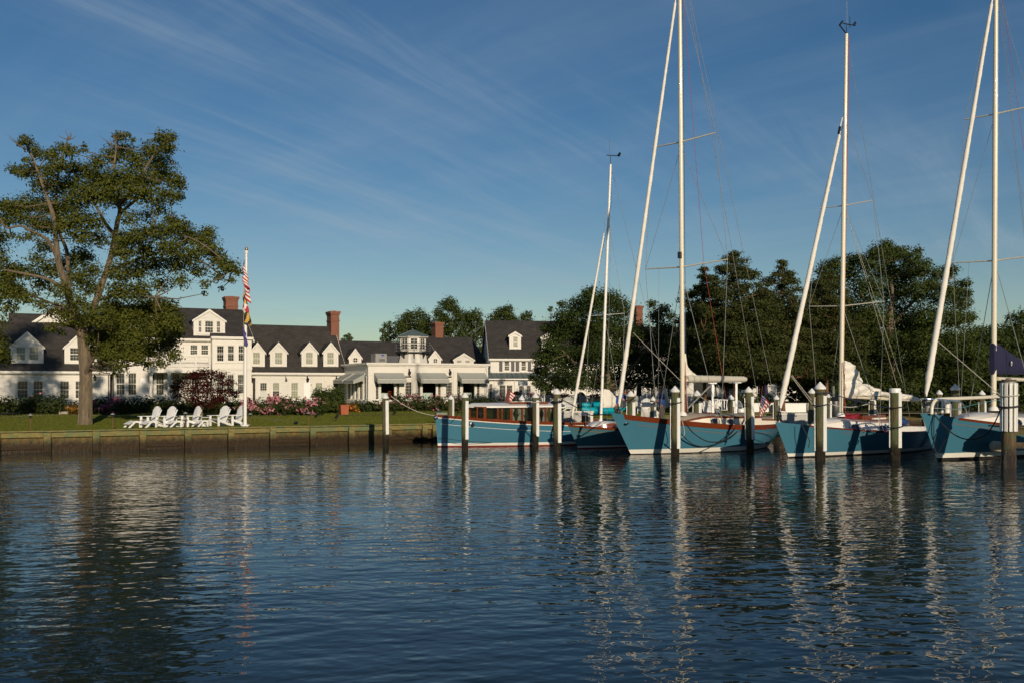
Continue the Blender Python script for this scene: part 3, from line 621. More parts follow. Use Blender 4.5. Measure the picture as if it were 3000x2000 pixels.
for h in open_:
    f = MB(frD)
    for x0, x1, y0, y1 in ((h[0] - .04, h[0] + .03, h[2], h[3]), (h[1] - .03, h[1] + .04, h[2], h[3]), (h[0] + .03, h[1] - .03, h[2] - .06, h[2] + .02)): f.box(x0, x1, -.03, .12, y0, y1)
    pt(f, 'window_frame', 'white_trim', din)
for h in sh: window(din, FR((D0, vP), (0, 1), (1, 0)), h, 2, 5, 'glass_mid', split=False, cas=.05)
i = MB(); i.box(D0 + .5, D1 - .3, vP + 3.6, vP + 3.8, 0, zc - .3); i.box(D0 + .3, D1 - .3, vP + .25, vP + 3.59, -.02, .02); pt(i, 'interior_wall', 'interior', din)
def awning(fr, a0, a1, zt, zh, zv, proj, fl=0.0):
    b = MB(fr); n = 10; rows = []
    for j in range(7): t = j / 6; rows.append([(a0 - fl * t + (a1 - a0 + 2 * fl * t) * i / n, -.06 - proj * t, zt - (zt - zh) * t - .03 * math.sin(math.pi * t)) for i in range(n + 1)])
    b.grid([r[::-1] for r in rows])
    b.grid([[(a0 - fl + (a1 - a0 + 2 * fl) * i / 24, -.06 - proj - .012 * math.sin(i * 1.7), z) for i in range(25)][::-1] for z in (zh, zv + .04, zv)])
    for s, a in ((0, a0), (1, a1)): b.add([(a, -.06, zt), (a - fl if s == 0 else a + fl, -.06 - proj, zh), (a - fl if s == 0 else a + fl, -.06 - proj, zv), (a, -.06, zh)], [(0, 1, 2, 3)])
    aw = pt(b, 'awning', 'awning', din)
    r = MB(fr); r.tube([(a0 - fl, -.06 - proj, zh), (a1 + fl, -.06 - proj, zh)], .03, 6)
    for a in (a0 + .1, a1 - .1): r.tube([(a, -.02, zh - .1), (a, -.06 - proj, zh)], .02, 6)
    r.tube([(a0, -.04, zt), (a1, -.04, zt)], .05, 6); pt(r, 'awning_bar', 'white_trim', din, aw)
pj = 1.0
for x0, x1 in ((1095, 1180), (1220, 1303), (1339, 1419)):
    a0, a1 = uu(x0, vP), uu(x1, vP); zt = zz((x0 + x1) / 2, 1090.5, vP); xm = (x0 + x1) / 2
    awning(frD, a0, a1, zt, zz(xm, 1110.5, vP - pj), zz(xm, 1121.5, vP - pj), pj)
for b_, a_ in ((1036, 1004), (1070, 1040)): awning(frS, sa(b_), sa(a_), sz(b_, 1094), sz(b_, 1094) - .55, sz(b_, 1094) - .85, pj)
for px in (1198, 1317): lantern(din, frD, uu(px, vP), zz(px, 1090, vP), s=.95)
# air conditioner on the flat roof
acv = vP + 1.6; ac = inn('air_conditioner', 'grey rooftop air conditioning unit with small blue oval badge beside the cupola', uu(1099, acv), acv); ac.location.z += zc + .08
OFF[ac.name] = (*OFF[ac.name][:2], zc + .08); a0, a1, az = uu(1100, acv), uu(1134, acv), zz(1117, 1035, acv)
b = MB(); b.box(a0, a1 - .02, acv, acv + 1.3, zc + .10, az); pt(b, 'cabinet', 'grey_metal', ac, bevel=.03)
b = MB(); b.box(a0 + .3, a1 - .15, acv - .02, acv - .001, zc + .2, zc + .5); pt(b, 'access_panel', 'grey_metal', ac)
for k in range(4): b = MB(); b.box(a0 + .33, a1 - .2, acv - .035, acv - .0205, zc + .25 + k * .055, zc + .28 + k * .055); pt(b, 'louvre', 'shutter', ac)
b = MB(); b.add([((a0 + a1) / 2 + .13 + .17 * math.cos(2 * math.pi * i / 20), acv - .004, az - .15 + .07 * math.sin(2 * math.pi * i / 20)) for i in range(20)], [tuple(range(20))]); pt(b, 'badge', 'badge_blue', ac)
b = MB(); b.box(a1 + .06, a1 + 1.2, acv + .5, acv + 1.3, zc + .10, zc + .75); b.box(a1 - .02, a1 + .06, acv + .7, acv + 1.0, zc + .3, zc + .6); pt(b, 'duct', 'lead', ac)
# cupola like a little lighthouse
pc = 1209; vc = vP + 2.6; cu = uu(pc, vc); Yc = (A2 + U2 * cu + V2 * vc).y
cp = inn('cupola', 'octagonal white cupola with black railed gallery and grey green roof', cu, vc, 'cupola'); cp.location.z += zc + .08; OFF[cp.name] = (cu, vc, zc + .08)
q = lambda y: H + (YH - y) / F * Yc - GZ
def octo(mb, r0, z0, r1, z1, rot=R(22.5) - TH * .55): mb._lathe([(r0, z0), (r1, z1)], 8, (0, 0, 0)); n = len(mb.v); mb.v[n - 16:] = [(cu + x * math.cos(rot) - y * math.sin(rot), vc + x * math.sin(rot) + y * math.cos(rot), z) for x, y, z in mb.v[n - 16:]]; return mb
k = Yc / F; rb_, rl = 41 * k, 38 * k
pt(octo(MB(), 45 * k, zc + .09, 39 * k, q(1034)), 'base', 'clapboard', cp)
pt(octo(MB(), 54 * k, q(1033.5), 54 * k, q(1030.5)), 'gallery', 'black_metal', cp)
pt(octo(MB(), rl, q(1030), rl, q(988.5)), 'lantern_room', 'white_trim', cp)
r_ = MB(); octo(r_, rl + .28, q(989), rl + .28, q(986.5)); pt(r_, 'cornice', 'white_trim', cp)
r_ = octo(octo(MB(), rl + .36, q(986.4), .55 * rl, q(974.5)), .56 * rl, q(974.6), .08, q(968)); rot = R(22.5) - TH * .55
for i in range(8): a = 2 * math.pi * i / 8 + rot; e = lambda rr_, y: (cu + rr_ * math.cos(a), vc + rr_ * math.sin(a), q(y) + .015); r_.tube([e(rl + .36, 986.4), e(.55 * rl, 974.5), e(.08, 968)], .035, 5)
r_.lathe([(.10, q(968.5)), (.05, q(966.5)), (.09, q(965.5)), (.01, q(962.5))], 8, (cu, vc, 0)); pt(r_, 'roof', 'copper_green', cp)
rot = R(22.5) - TH * .55; ap = rl * math.cos(R(22.5))
for i in range(8):
    a = 2 * math.pi * (i + .5) / 8 + rot; n2 = (math.cos(a), math.sin(a)); t2 = (-n2[1], n2[0])
    if n2[1] > .5: continue
    fr = FR((cu + n2[0] * (ap + .012), vc + n2[1] * (ap + .012)), t2, (-n2[0], -n2[1])); hw = ap * math.tan(R(22.5)) - .16; z0, z1 = q(1023), q(992.5)
    f = MB(fr)
    for x0, x1, y0, y1 in ((-hw - .06, -hw, z0, z1), (hw, hw + .06, z0, z1), (-hw - .06, hw + .06, z1, z1 + .06), (-hw - .06, hw + .06, z0 - .06, z0), (-hw, hw, (z0 + z1) / 2 - .025, (z0 + z1) / 2 + .025), (-.012, .012, z0, z1), (-hw, hw, z0 + (z1 - z0) * .25 - .01, z0 + (z1 - z0) * .25 + .01), (-hw, hw, z0 + (z1 - z0) * .75 - .01, z0 + (z1 - z0) * .75 + .01)): f.box(x0, x1, -.05, -.012, y0, y1)
    wd = pt(f, 'window', 'white_trim', cp); g = MB(fr); g.add([(-hw, -.004, z0), (hw, -.004, z0), (hw, -.004, z1), (-hw, -.004, z1)], [(0, 1, 2, 3)]); pt(g, 'pane', 'glass_mid', cp, wd)
    br = MB(fr); br.add([(-.04, -.05, q(1034)), (.04, -.05, q(1034)), (.04, -.42, q(1034)), (-.04, -.42, q(1034)), (-.04, .02, q(1034) - .75), (.04, .02, q(1034) - .75)], [(0, 1, 2, 3), (0, 4, 5, 1), (1, 5, 2), (3, 2, 5, 4), (0, 3, 4)]); pt(br, 'bracket', 'black_metal', cp)
rg = MB(); rgr = 53 * k
for hz in (1030 - 23, 1030 - 15, 1030 - 7): rg.tube([(cu + rgr * math.cos(rot + 2 * math.pi * i / 8), vc + rgr * math.sin(rot + 2 * math.pi * i / 8), q(hz)) for i in range(9)], .02, 5, cap=False)
for i in range(16): a = rot + 2 * math.pi * i / 16; rr_ = rgr if i % 2 == 0 else rgr * math.cos(R(22.5)); rg.tube([(cu + rr_ * math.cos(a), vc + rr_ * math.sin(a), q(1030.5)), (cu + rr_ * math.cos(a), vc + rr_ * math.sin(a), q(1007))], .018, 5)
pt(rg, 'railing', 'black_metal', cp)
# tables inside the open windows
for j, h in enumerate(open_):
    um = h[0] + (.35 if j == 0 else .62) * (h[1] - h[0]); v = vP + 1.1
    tb = inn('dining_table', ['round table under pale green cloth in the leftmost open window', 'round table under pale green cloth in the middle open window', 'round table under pale green cloth in the rightmost open window'][j], um, v, 'table'); tag(tb, None, None, 'cloth covered tables inside the dining room')
    b = MB(); n = 24; rows = [[(um + (r_0 + .03 * s_ * math.cos(5 * a)) * math.cos(a), v + (r_0 + .03 * s_ * math.cos(5 * a)) * math.sin(a), z) for a in [2 * math.pi * i / n for i in range(n + 1)]] for r_0, z, s_ in ((.01, .95, 0), (.55, .95, 0), (.57, .93, 0), (.60, .45, 1), (.62, .12, 1))]
    b.grid(rows); pt(b, 'tablecloth', 'table_cloth', tb, smooth=True); b = MB(); b.lathe([(.2, .02), (.05, .1), (.05, .9)], 8, (um, v, 0)); pt(b, 'pedestal', 'varnish', tb)
    c = inn('dining_chair', ['wooden dining chair beside the table in the leftmost open window', 'wooden dining chair behind the table in the middle open window', 'wooden dining chair behind the table in the rightmost open window'][j], um + .8, v - .1, 'chair'); tag(c, None, None, 'wooden chairs inside the dining room')
    x = um + (.85 if j == 0 else .45); y = v + (-.1 if j == 0 else .8); b = MB(); b.box(x - .22, x + .22, y - .22, y + .22, .55, .60); pt(b, 'seat', 'varnish', c)
    for sx in (-.2, .2):
        for sy in (-.2, .2): b = MB(); b.beam((x + sx, y + sy, .02), (x + sx, y + sy, .55), .04, .04); pt(b, 'leg', 'varnish', c)
    b = MB(); b.box(x - .22, x - .18, y + .19, y + .22, .6, 1.12); b.box(x + .18, x + .22, y + .19, y + .22, .6, 1.12)
    for zc_ in (.75, .9, 1.05): b.box(x - .18, x + .18, y + .195, y + .215, zc_, zc_ + .07)
    pt(b, 'backrest', 'varnish', c)

TH = R(6); U2 = Vector((math.cos(TH), math.sin(TH))); V2 = Vector((-math.sin(TH), math.cos(TH))); A2 = Vector(((1437 - 1500) / F * 97.0, 97.0))   # this range stands squarer to the water
# --- right gabled block with the green metal porch roof
vB2 = 1.6; B0, B1 = uu(1437, vB2), uu(1700, vB2); ze = zz(1500, 1046.5, vB2); zr = zz(1500, 941, 6.6)
rt = inn('right_gabled_block', 'tall dark roofed white block with shuttered windows right of the dining room', B0, vB2)
hB = holes(vB2, [(1476.5, 1493, 1057, 1086), (1526, 1542, 1057, 1086), (1580, 1597, 1057, 1086)])
gable(rt, B0, B1, vB2, 12, ze, zr, 6.6, hB)
for h in hB: window(rt, FR((0, vB2)), h, 3, 4, 'glass_mid')
for x0, x1 in ((1462.5, 1472), (1497.5, 1507), (1511, 1521), (1546.5, 1556), (1566, 1576), (1601, 1610)):
    b = MB(FR((0, vB2))); u0, u1 = uu(x0, vB2), uu(x1, vB2); z0, z1 = zz(x0, 1087, vB2), zz(x0, 1056, vB2); b.box(u0, u1, -.05, -.003, z0, z1)
    for j in range(12): b.box(u0 + .05, u1 - .05, -.062, -.0502, z0 + .06 + j * (z1 - z0 - .1) / 12, z0 + .06 + j * (z1 - z0 - .1) / 12 + .05)
    pt(b, 'shutter', 'shutter', rt)
rz = slope(vB2, ze, 6.6, zr)
dormer(rt, 1494, 1524.5, 971, 980, 1023, rz, 3, [(1502, 1517.5, 986, 1018)], 'glass_blind', 3, 6, depth=2.5)
dormer(rt, 1588, 1622, 975, 985, 1027, rz, 3, [(1597, 1613, 991, 1022)], 'glass_blind', 3, 6, depth=2.5)
vq = -.6; zq = zz(1500, 1107.5, vq); zq1 = zz(1500, 1091, vB2); p0, p1 = uu(1429, vq), uu(1640, vq)
hP = holes(vq, [(1432, 1443, 1122, 1166), (1462, 1482, 1126, 1167), (1482.8, 1502, 1126, 1167), (1519, 1535, 1127, 1167), (1541, 1556, 1127, 1167), (1580, 1596, 1127, 1167), (1600, 1614, 1127, 1167)])
w = MB(FR((0, vq))); wall(w, p0, p1, 0, zq, hP); w.fn = None; w.add([(p1, vq, 0), (p1, vB2, 0), (p1, vB2, zq), (p1, vq, zq)], [(0, 1, 2, 3)]); pt(w, 'porch_wall', 'clapboard', rt)
for h in hP: window(rt, FR((0, vq)), h, 4 if h[1] - h[0] > .45 else 3, 4, 'glass_dark', split=False, cas=.03)
b = MB(); b.prism([(vq - .25, zq - .02), (vB2 - .003, zq1), (vB2 - .003, zq1 - .1), (vq - .25, zq - .12)], p0 - .1, p1 + .2); pr = pt(b, 'porch_roof', 'copper_green', rt)
for i in range(int((p1 - p0) / .5)): u = p0 + i * .5; b = MB(); b.beam((u, vq - .25, zq), (u, vB2 - .01, zq1 + .02), .03, .05); pt(b, 'roof_seam', 'copper_green', rt, pr)
b = MB(); b.box(p0 - .1, p1 + .2, vq - .34, vq - .251, zq - .14, zq - .02); pt(b, 'gutter', 'white_trim', rt)
for px in (1449, 1509): downspout(rt, FR((0, vq)), uu(px, vq), .1, zq - .2)
# --- long block behind the round tree
vC = 3.0; C0, C1 = B1 + .1, uu(2032, vC); ze = zz(1850, 1062, vC); zr = zz(1850, 958, 8)
far = inn('far_right_block', 'white block with red chimneys mostly hidden behind the round maple', C0, vC)
hC = holes(vC, [(a, b, 1122, 1168) for a, b in ((1790, 1806), (1815, 1833), (1842, 1860), (1905, 1921), (1928, 1944), (1955, 1972), (1985, 2001))])
gable(far, C0, C1, vC, 13, ze, zr, 8, hC)
for h in hC: window(far, FR((0, vC)), h, 3, 5, 'glass_dark', split=False)
rz = slope(vC, ze, 8, zr); rr = [o for o in far.children if o.name.startswith('roof')][0]
dormer(far, 1785, 1818, 962, 985, 1030, rz, 5, [(1793, 1810, 990, 1024)], 'glass_blind', 3, 5, depth=2.5)
dormer(far, 1925, 1990, 1030, 1052, 1085, rz, 3.4, [(1940, 1958, 1058, 1082)], 'glass_blind', 3, 4, depth=2.5)
chimney(far, rr, uu(1864, 8), uu(1883, 8), 8, 9.2, zr - 2, zz(1873, 896, 8)); chimney(far, rr, uu(1998, 8), uu(2018, 8), 8, 9.2, zr - 2, zz(2008, 937, 8), bands=False)
# --- shaded house at the right
vS = 2.0; S0, S1 = uu(2085, vS), uu(2345, vS); ze = zz(2200, 1062, vS)
sh_ = inn('shaded_house', 'white house with balcony standing in the shade of the cedars', S0, vS)
hS = holes(vS, [(2190, 2207, 1120, 1168), (2218, 2240, 1120, 1172), (2120, 2138, 1120, 1168), (2275, 2292, 1120, 1168)])
gable(sh_, S0, S1, vS, 11, ze, ze + 3.6, 6.5, hS)
for h in hS: window(sh_, FR((0, vS)), h, 3, 5, 'glass_dark', split=False)
vq = vS - 1.8; u0, u1 = uu(2086, vq), uu(2165, vq); zf = zz(2110, 1091, vq); b = MB(); b.box(u0, u1, vq, vS - .003, zf - .3, zf); bb = pt(b, 'balcony', 'white_trim', sh_)
b = MB(); b.box(u0, u1, vq + .03, vq + .1, zf + .75, zf + .82); b.box(u0, u1, vq + .03, vq + .1, zf + .06, zf + .11)
for u in (u0, (u0 + u1) / 2, u1 - .12): b.box(u, u + .12, vq, vq + .12, zf, zf + .9)
pt(b, 'rail', 'white_trim', sh_, bb); b = MB()
for i in range(int((u1 - u0) / .14)): u = u0 + .14 * i; b.box(u, u + .045, vq + .045, vq + .085, zf + .11, zf + .75)
stuff(pt(b, 'baluster', 'white_trim', sh_, bb))
for u in (u0 + .1, u1 - .3): b = MB(); b.box(u, u + .2, vq + .05, vq + .25, .02, zf - .3); pt(b, 'porch_post', 'white_trim', sh_)
# ------------------------------------------------------------------ boats
def clear_glass(nt, b, out, mp):
    t = nt.nodes.new('ShaderNodeBsdfTransparent'); t.inputs[0].default_value = (.75, .8, .78, 1); mx = nt.nodes.new('ShaderNodeMixShader'); mx.inputs[0].default_value = .35
    nt.links.new(t.outputs[0], mx.inputs[1]); nt.links.new(b.outputs[0], mx.inputs[2]); nt.links.new(mx.outputs[0], nt.nodes['Material Output'].inputs[0])
mat('glass_clear', (.02, .025, .025), .03, 0, extra=clear_glass)
class Boat:
    def __init__(s, name, label, cat, bow, ang, L, ovb, ovs, B, z0, zm, z1, tm=.72, bt=.6, group=None):
        s.t = thing(name, label, cat, (bow[0], bow[1], 0), R(ang), group); s.o = Vector(bow); s.a = R(ang)
        s.d = Vector((math.cos(s.a), math.sin(s.a))); s.n = Vector((-math.sin(s.a), math.cos(s.a)))
        s.L, s.ovb, s.ovs, s.B, s.z0, s.zm, s.z1, s.tm, s.bt = L, ovb, ovs, B, z0, zm, z1, tm, bt
    def at(s, px, py, y=0.0):            # local x, z of what the photo shows at a pixel, on the plane y
        k = (px - 1500) / F; o = s.o + s.n * y; x = (k * o.y - o.x) / (s.d.x - k * s.d.y); Y = o.y + x * s.d.y
        return x, H + (YH - py) / F * Y
    def pt(s, px, py, y=0.0): x, z = s.at(px, py, y); return Vector((x, y, z))
    def sheer(s, t): return s.zm + (s.z0 - s.zm) * (1 - t / s.tm) ** 2 if t < s.tm else s.zm + (s.z1 - s.zm) * ((t - s.tm) / (1 - s.tm)) ** 2
    def bd(s, t): return s.B * (1 - (1 - t / .55) ** 2.3 if t < .55 else 1 - (1 - s.bt) * ((t - .55) / .45) ** 2.2)
    def bw(s, t): return s.B * .88 * (1 - (1 - t / .62) ** 1.55 if t < .62 else 1 - (1 - s.bt * .62) * ((t - .62) / .38) ** 1.8)
    def xz(s, t, z):
        xb = -s.ovb * z / s.z0 if z > 0 else -z * 1.6; xs = s.L + (s.ovs * min(1.2, z / s.z1) if z > 0 else z * 1.2); return xb + (xs - xb) * t
    def hb(s, t, z):
        b0, b1 = max(s.bw(t), 0), max(s.bd(t), 0); return b0 + (b1 - b0) * max(0, z / s.sheer(t)) ** .8 if z >= 0 else b0 * math.sqrt(max(0, 1 - (z / .55) ** 2))
    def S(s, t, z, side, off=0.0): h = s.hb(t, z); return (s.xz(t, z), side * (h + off * min(1, h * 8)), z)
    def band(s, name, mt, ztop, zbot, rows=6, off=0.0, cols=40, t0=0.0, t1=1.0, transom=True, smooth=True):
        m = MB(); T = [t0 + (t1 - t0) * (i / cols) for i in range(cols + 1)]; f = lambda v, t: v(t) if callable(v) else v
        for side in (-1, 1):
            g = [[s.S(t, f(zbot, t) + (f(ztop, t) - f(zbot, t)) * r / rows, side, off) for t in (T if side < 0 else T[::-1])] for r in range(rows + 1)]; m.grid(g)
        if transom and t1 == 1.0:
            m.grid([[(s.S(1, f(zbot, 1) + (f(ztop, 1) - f(zbot, 1)) * r / rows, 1, off)[0], s.hb(1, f(zbot, 1) + (f(ztop, 1) - f(zbot, 1)) * r / rows) * (-1 + 2 * j / 8), f(zbot, 1) + (f(ztop, 1) - f(zbot, 1)) * r / rows) for j in range(9)] for r in range(rows + 1)])
        return m.build(name, mt, s.t, smooth=smooth)
    def deck(s, mt, drop=.03, t0=0.0, t1=1.0, camber=.05, name='deck'):
        m = MB(); m.grid([[(s.xz(t, s.sheer(t) - drop), w * s.hb(t, s.sheer(t) - drop) * .995, s.sheer(t) - drop + camber * (1 - w * w)) for w in (-1, -.6, -.25, 0, .25, .6, 1)] for t in np.linspace(t0, t1, 30)]); return m.build(name, mt, s.t, smooth=True)
    def tof(s, x): return max(0, min(1, (x + s.ovb) / (s.L + s.ovb + s.ovs)))
    def deckz(s, x): return s.sheer(s.tof(x))
    def trunk(s, x0, x1, wf, h, mt_side, mt_top, camber=.10, nose=.12, inset=.10, n=22, name='cabin', ztop=None):
        side, top = MB(), MB(); X = np.linspace(x0, x1, n); L = []
        for x in X:
            t = (x - x0) / (x1 - x0); k = min(1, (t / nose)) if nose else 1; k = math.sin(k * math.pi / 2); w = max(.05, wf(t) * (.25 + .75 * k)); zb = s.deckz(x) - .06; zt = (ztop(t) if ztop else s.deckz(x) + h) if k > .99 else zb + .05 + ((ztop(t) if ztop else s.deckz(x) + h) - zb - .05) * k
            L.append((x, w, zb, zt))
        for sd in (-1, 1): side.grid([[(x, sd * w, zb) for x, w, zb, zt in (L if sd < 0 else L[::-1])], [(x, sd * (w - inset), zt) for x, w, zb, zt in (L if sd < 0 else L[::-1])]])
        for x, w, zb, zt in (L[0], L[-1]): side.add([(x, -w, zb), (x, w, zb), (x, w - inset, zt), (x, -w + inset, zt)], [(0, 1, 2, 3) if x == x1 else (3, 2, 1, 0)])
        top.grid([[(x, (w - inset + .02) * a, zt + camber * (1 - a * a)) for a in (-1, -.7, -.35, 0, .35, .7, 1)] for x, w, zb, zt in L])
        c = side.build(name, mt_side, s.t, smooth=True); r = top.build(name + '_roof', mt_top, s.t, smooth=True); s.trk = L; s.inset = inset; return c, r
    def side_y(s, x, f=.5):              # half breadth of the cabin side at height fraction f
        L = s.trk
        for a, b in zip(L, L[1:]):
            if a[0] <= x <= b[0]: q = (x - a[0]) / (b[0] - a[0]); return a[1] + (b[1] - a[1]) * q - s.inset * f, a[2] + (b[2] - a[2]) * q, a[3] + (b[3] - a[3]) * q
        return L[-1][1], L[-1][2], L[-1][3]
    def porthole(s, x, rx, rz, parent=None, f=.55, glass='glass_navy', sides=(-1, 1)):
        for sd in sides:
            w, zb, zt = s.side_y(x, f); zc = zb + (zt - zb) * f; n = 20; tilt = s.inset / (zt - zb)
            e = lambda k, d, i: (x + k * rx * math.cos(2 * math.pi * i / n), sd * (w + d - tilt * k * rz * math.sin(2 * math.pi * i / n)), zc + k * rz * math.sin(2 * math.pi * i / n))
            r = MB(); r.grid([[e(k, d, i) for i in range(n + 1)] for k, d in ((1.0, .001), (1.05, .03), (1.2, .025), (1.25, -.01))]); o = r.build('porthole', 'steel', s.t)
            g = MB(); g.add([e(1.02, .012, i) for i in range(n)], [tuple(range(n)) if sd < 0 else tuple(range(n))[::-1]]); g.build('pane', glass, o)
    def wire(s, name, pts, r=.008, mt='wire', parent=None, n=5): m = MB(); m.tube(pts, r, n); return m.build(name, mt, parent or s.t, smooth=True)
    def mast(s, base, top, r, mt='spar_cream'):
        m = MB(); base, top = Vector(base), Vector(top); m.tube([base, base.lerp(top, .6), top], [r, r, r * .72], 12); o = m.build('mast', mt, s.t, smooth=True)
        c = MB(); c.lathe([(r * 2.0, -.02), (r * 1.7, .06), (r * 1.15, .14)], 12, base); c.build('mast_collar', 'spar_white', o, smooth=True); return o
    def furled(s, a, b, r, mt='sailcloth', seed=0):
        rr = random.Random(seed); n = 150; a, b = Vector(a), Vector(b); m = MB(); pts = []; rad = []
        for i in range(n + 1):
            t = i / n; p = a.lerp(b, t); pts.append(p); rad.append(r * (1 - .45 * t) * min(1, .45 + t * 14) * (1 + .05 * math.sin(t * 60 + seed) + .04 * math.sin(t * 211 + seed) + .04 * rr.uniform(-1, 1)) * (1 if t < .985 else .5))
        m.tube(pts, rad, 9); o = m.build('furled_jib', mt, s.t, smooth=True)
        d = MB(); q = a + (a - b).normalized() * .12; d.tube([q - Vector((0, 0, .16)), q - Vector((0, 0, .13)), q - Vector((0, 0, .03)), q], [.11, .06, .06, .11], 10); d.tube([q - Vector((0, 0, .3)), q + Vector((0, 0, .2))], .03, 6); d.build('furler_drum', 'black_metal', s.t); return o
    def spreaders(s, base, top, z, L, sweep=.12, r=.028, mt='spar_cream', up=.06):
        base, top = Vector(base), Vector(top); c = base.lerp(top, (z - base.z) / (top.z - base.z)); tips = []
        for sd in (-1, 1):
            p = c + Vector((sweep * L, sd * L, up * L)); m = MB(); m.tube([c, p], [r, r * .7], 7); m.build('spreader', mt, s.t, smooth=True); tips.append(p)
        return c, tips
def vane(b, top, big=False):
    top = Vector(top); m = MB(); m.tube([top, top + Vector((0, 0, .35))], .012, 5); p = top + Vector((.1, 0, .38)); m.beam(p - Vector((.35, 0, .02)), p + Vector((.4, -.1, .04)), .03, .03); m.beam(p + Vector((.28, -.08, .03)), p + Vector((.42, -.1, .18)), .02, .10)
    if big: m.beam(top, top + Vector((-.35, .1, .30)), .035, .035); m.beam(top + Vector((-.35, .1, .28)), top + Vector((-.14, .08, .5)), .04, .06); m.tube([top + Vector((.25, 0, .3)), top + Vector((.25, 0, .75))], .012, 5); m.tube([top + Vector((.05, 0, .3)), top + Vector((.02, 0, 1.3))], .007, 4)
    else: m.tube([top + Vector((-.06, 0, .2)), top + Vector((-.08, 0, 1.1))], .007, 4)
    return m.build('wind_vane', 'black_metal', b.t)
def clothsheet(prof_top, prof_bot, half, n=60, m_=14, seed=0, amp=.03, name='flaked_sail', mt='sailcloth', parent=None, y0=0.0):
    """a bundle of cloth lying along a boom: closed loops lofted along it, with folds"""
    rr = random.Random(seed); ph = [rr.uniform(0, 6.28) for _ in range(8)]; g = []
    ip = lambda pr, t: next((a[1] + (b[1] - a[1]) * (t - a[0]) / (b[0] - a[0]) for a, b in zip(pr, pr[1:]) if a[0] <= t <= b[0]), pr[-1][1])
    x0, x1 = prof_top[0][0], prof_top[-1][0]
    for i in range(n + 1):
        x = x0 + (x1 - x0) * i / n; zt, zb, w = ip(prof_top, x), ip(prof_bot, x), ip(half, x); row = []
        for j in range(m_ + 1):
            a = 2 * math.pi * j / m_; u = math.sin(a); c = math.cos(a); hgt = (zt + zb) / 2 + (zt - zb) / 2 * u
            fold = amp * (math.sin(7 * hgt + 3.1 * x + ph[0]) + .7 * math.sin(17 * hgt - 5 * x + ph[1]) + .5 * math.sin(9 * x + ph[2]) * math.sin(23 * hgt + ph[3]) + .45 * abs(math.sin(13 * hgt - 9 * x + ph[4])) - .35 * abs(math.sin(31 * hgt + 6 * x + ph[5])))
            sq = (abs(c) ** .6) * (1 if c > 0 else -1); row.append((x + .4 * fold, y0 + sq * (w + fold), hgt + .5 * fold))
        g.append(row)
    m = MB(); m.grid(g); m.add(g[0][:-1], [tuple(range(m_))]); m.add(g[-1][:-1], [tuple(range(m_))[::-1]]); return m.build(name, mt, parent, smooth=True)
def flag_mesh(name, parent, hoist0, hoist1, W, H_, fall, colour, mats, cols=26, rows=26, seed=1, side=(.35, -.25)):
    """a limp flag: hoist edge on the staff, fly edge drooping in folds"""
    hoist0, hoist1 = Vector(hoist0), Vector(hoist1); m = MB(); g = []; sx, sy = side
    for j in range(rows + 1):
        a = j / rows; row = []
        for i in range(cols + 1):
            b = i / cols; p = hoist0.lerp(hoist1, a); dn = fall * b ** 1.1 * (1 - .25 * a)
            out = W * (b ** .8) * (.35 + .65 * (1 - a) * .6 + .2 * math.sin(3 * a + seed)); f = .05 * W / .5 * math.sin(b * 9 + a * 4 + seed) * b + .03 * math.sin(b * 17 - a * 6) * b
            row.append(p + Vector((sx * out + f * sy * 2, sy * out - f * sx * 2 + f, -dn)))
        g.append(row)
    n0 = len(m.f); m.grid(g); me_i = []
    for j in range(rows):
        for i in range(cols): me_i.append(colour((i + .5) / cols, (j + .5) / rows, i, j))
    m.m = me_i; return m.build(name, mats, parent, smooth=True)
def stars_stripes(b, a, i, j):
    if a < .54 and b < .42: return 1 if (i % 3 == 1 and j % 3 == 1) else 2
    return 0 if int(a * 13) % 2 == 0 else 1
USM = ['flag_red', 'flag_white', 'flag_blue']

# --- blue motor launch
mb_ = Boat('motor_launch', 'blue motor launch with varnished wooden cabin, curtains and red waterline', 'motor boat', (-3.22, 43.3), 24.8, 8.6, .13, .5, 1.45, 1.38, .97, 1.02, tm=.78, bt=.85)
sh = mb_.sheer
mb_.band('hull', 'hull_blue', lambda t: sh(t) - .11, .17, 8); mb_.band('boot_stripe', 'boot_white', .168, .055, 2, .004); mb_.band('bottom', 'bottom_red', .053, -.5, 4)
mb_.band('rub_rail', 'boot_white', lambda t: sh(t) - .075, lambda t: sh(t) - .115, 2, .028); mb_.band('toe_rail', 'varnish', lambda t: sh(t) + .05, lambda t: sh(t) - .074, 2, .012)
mb_.band('cove_line', 'boot_white', lambda t: sh(t) - .345, lambda t: sh(t) - .362, 1, .005, t0=.02); mb_.deck('varnish', .04)
x, z = mb_.at(1391, 1242, -1.0); t = mb_.tof(x); h = mb_.hb(t, z); n = 18; r = MB()
e = lambda k, d, i: (x + .10 * k * math.cos(2 * math.pi * i / n), -h - d, z + .10 * k * math.sin(2 * math.pi * i / n)); r.grid([[e(k, d, i) for i in range(n + 1)] for k, d in ((.8, .0), (.85, .04), (1.1, .03), (1.15, -.02))]); pq = r.build('porthole', 'steel', mb_.t); g = MB(); g.add([e(.9, .01, i) for i in range(n)], [tuple(range(n))]); g.build('pane', 'glass_dark', pq)
yc = -.90; X = lambda px, py=1210: mb_.at(px, py, yc)[0]; Zc = lambda px, py: mb_.at(px, py, yc)[1]
xw0, xw1 = X(1418), X(1634)
wins = [(1424, 1457, 1192, 1226), (1460, 1469, 1192, 1227), (1472, 1494, 1193, 1229), (1501, 1529, 1194, 1231), (1532, 1554, 1194, 1232), (1557, 1576, 1194, 1233), (1580, 1598, 1194, 1234), (1601, 1620, 1194, 1234)]
hw = [(X(a), X(b), Zc((a + b) / 2, d), Zc((a + b) / 2, c)) for a, b, c, d in wins]
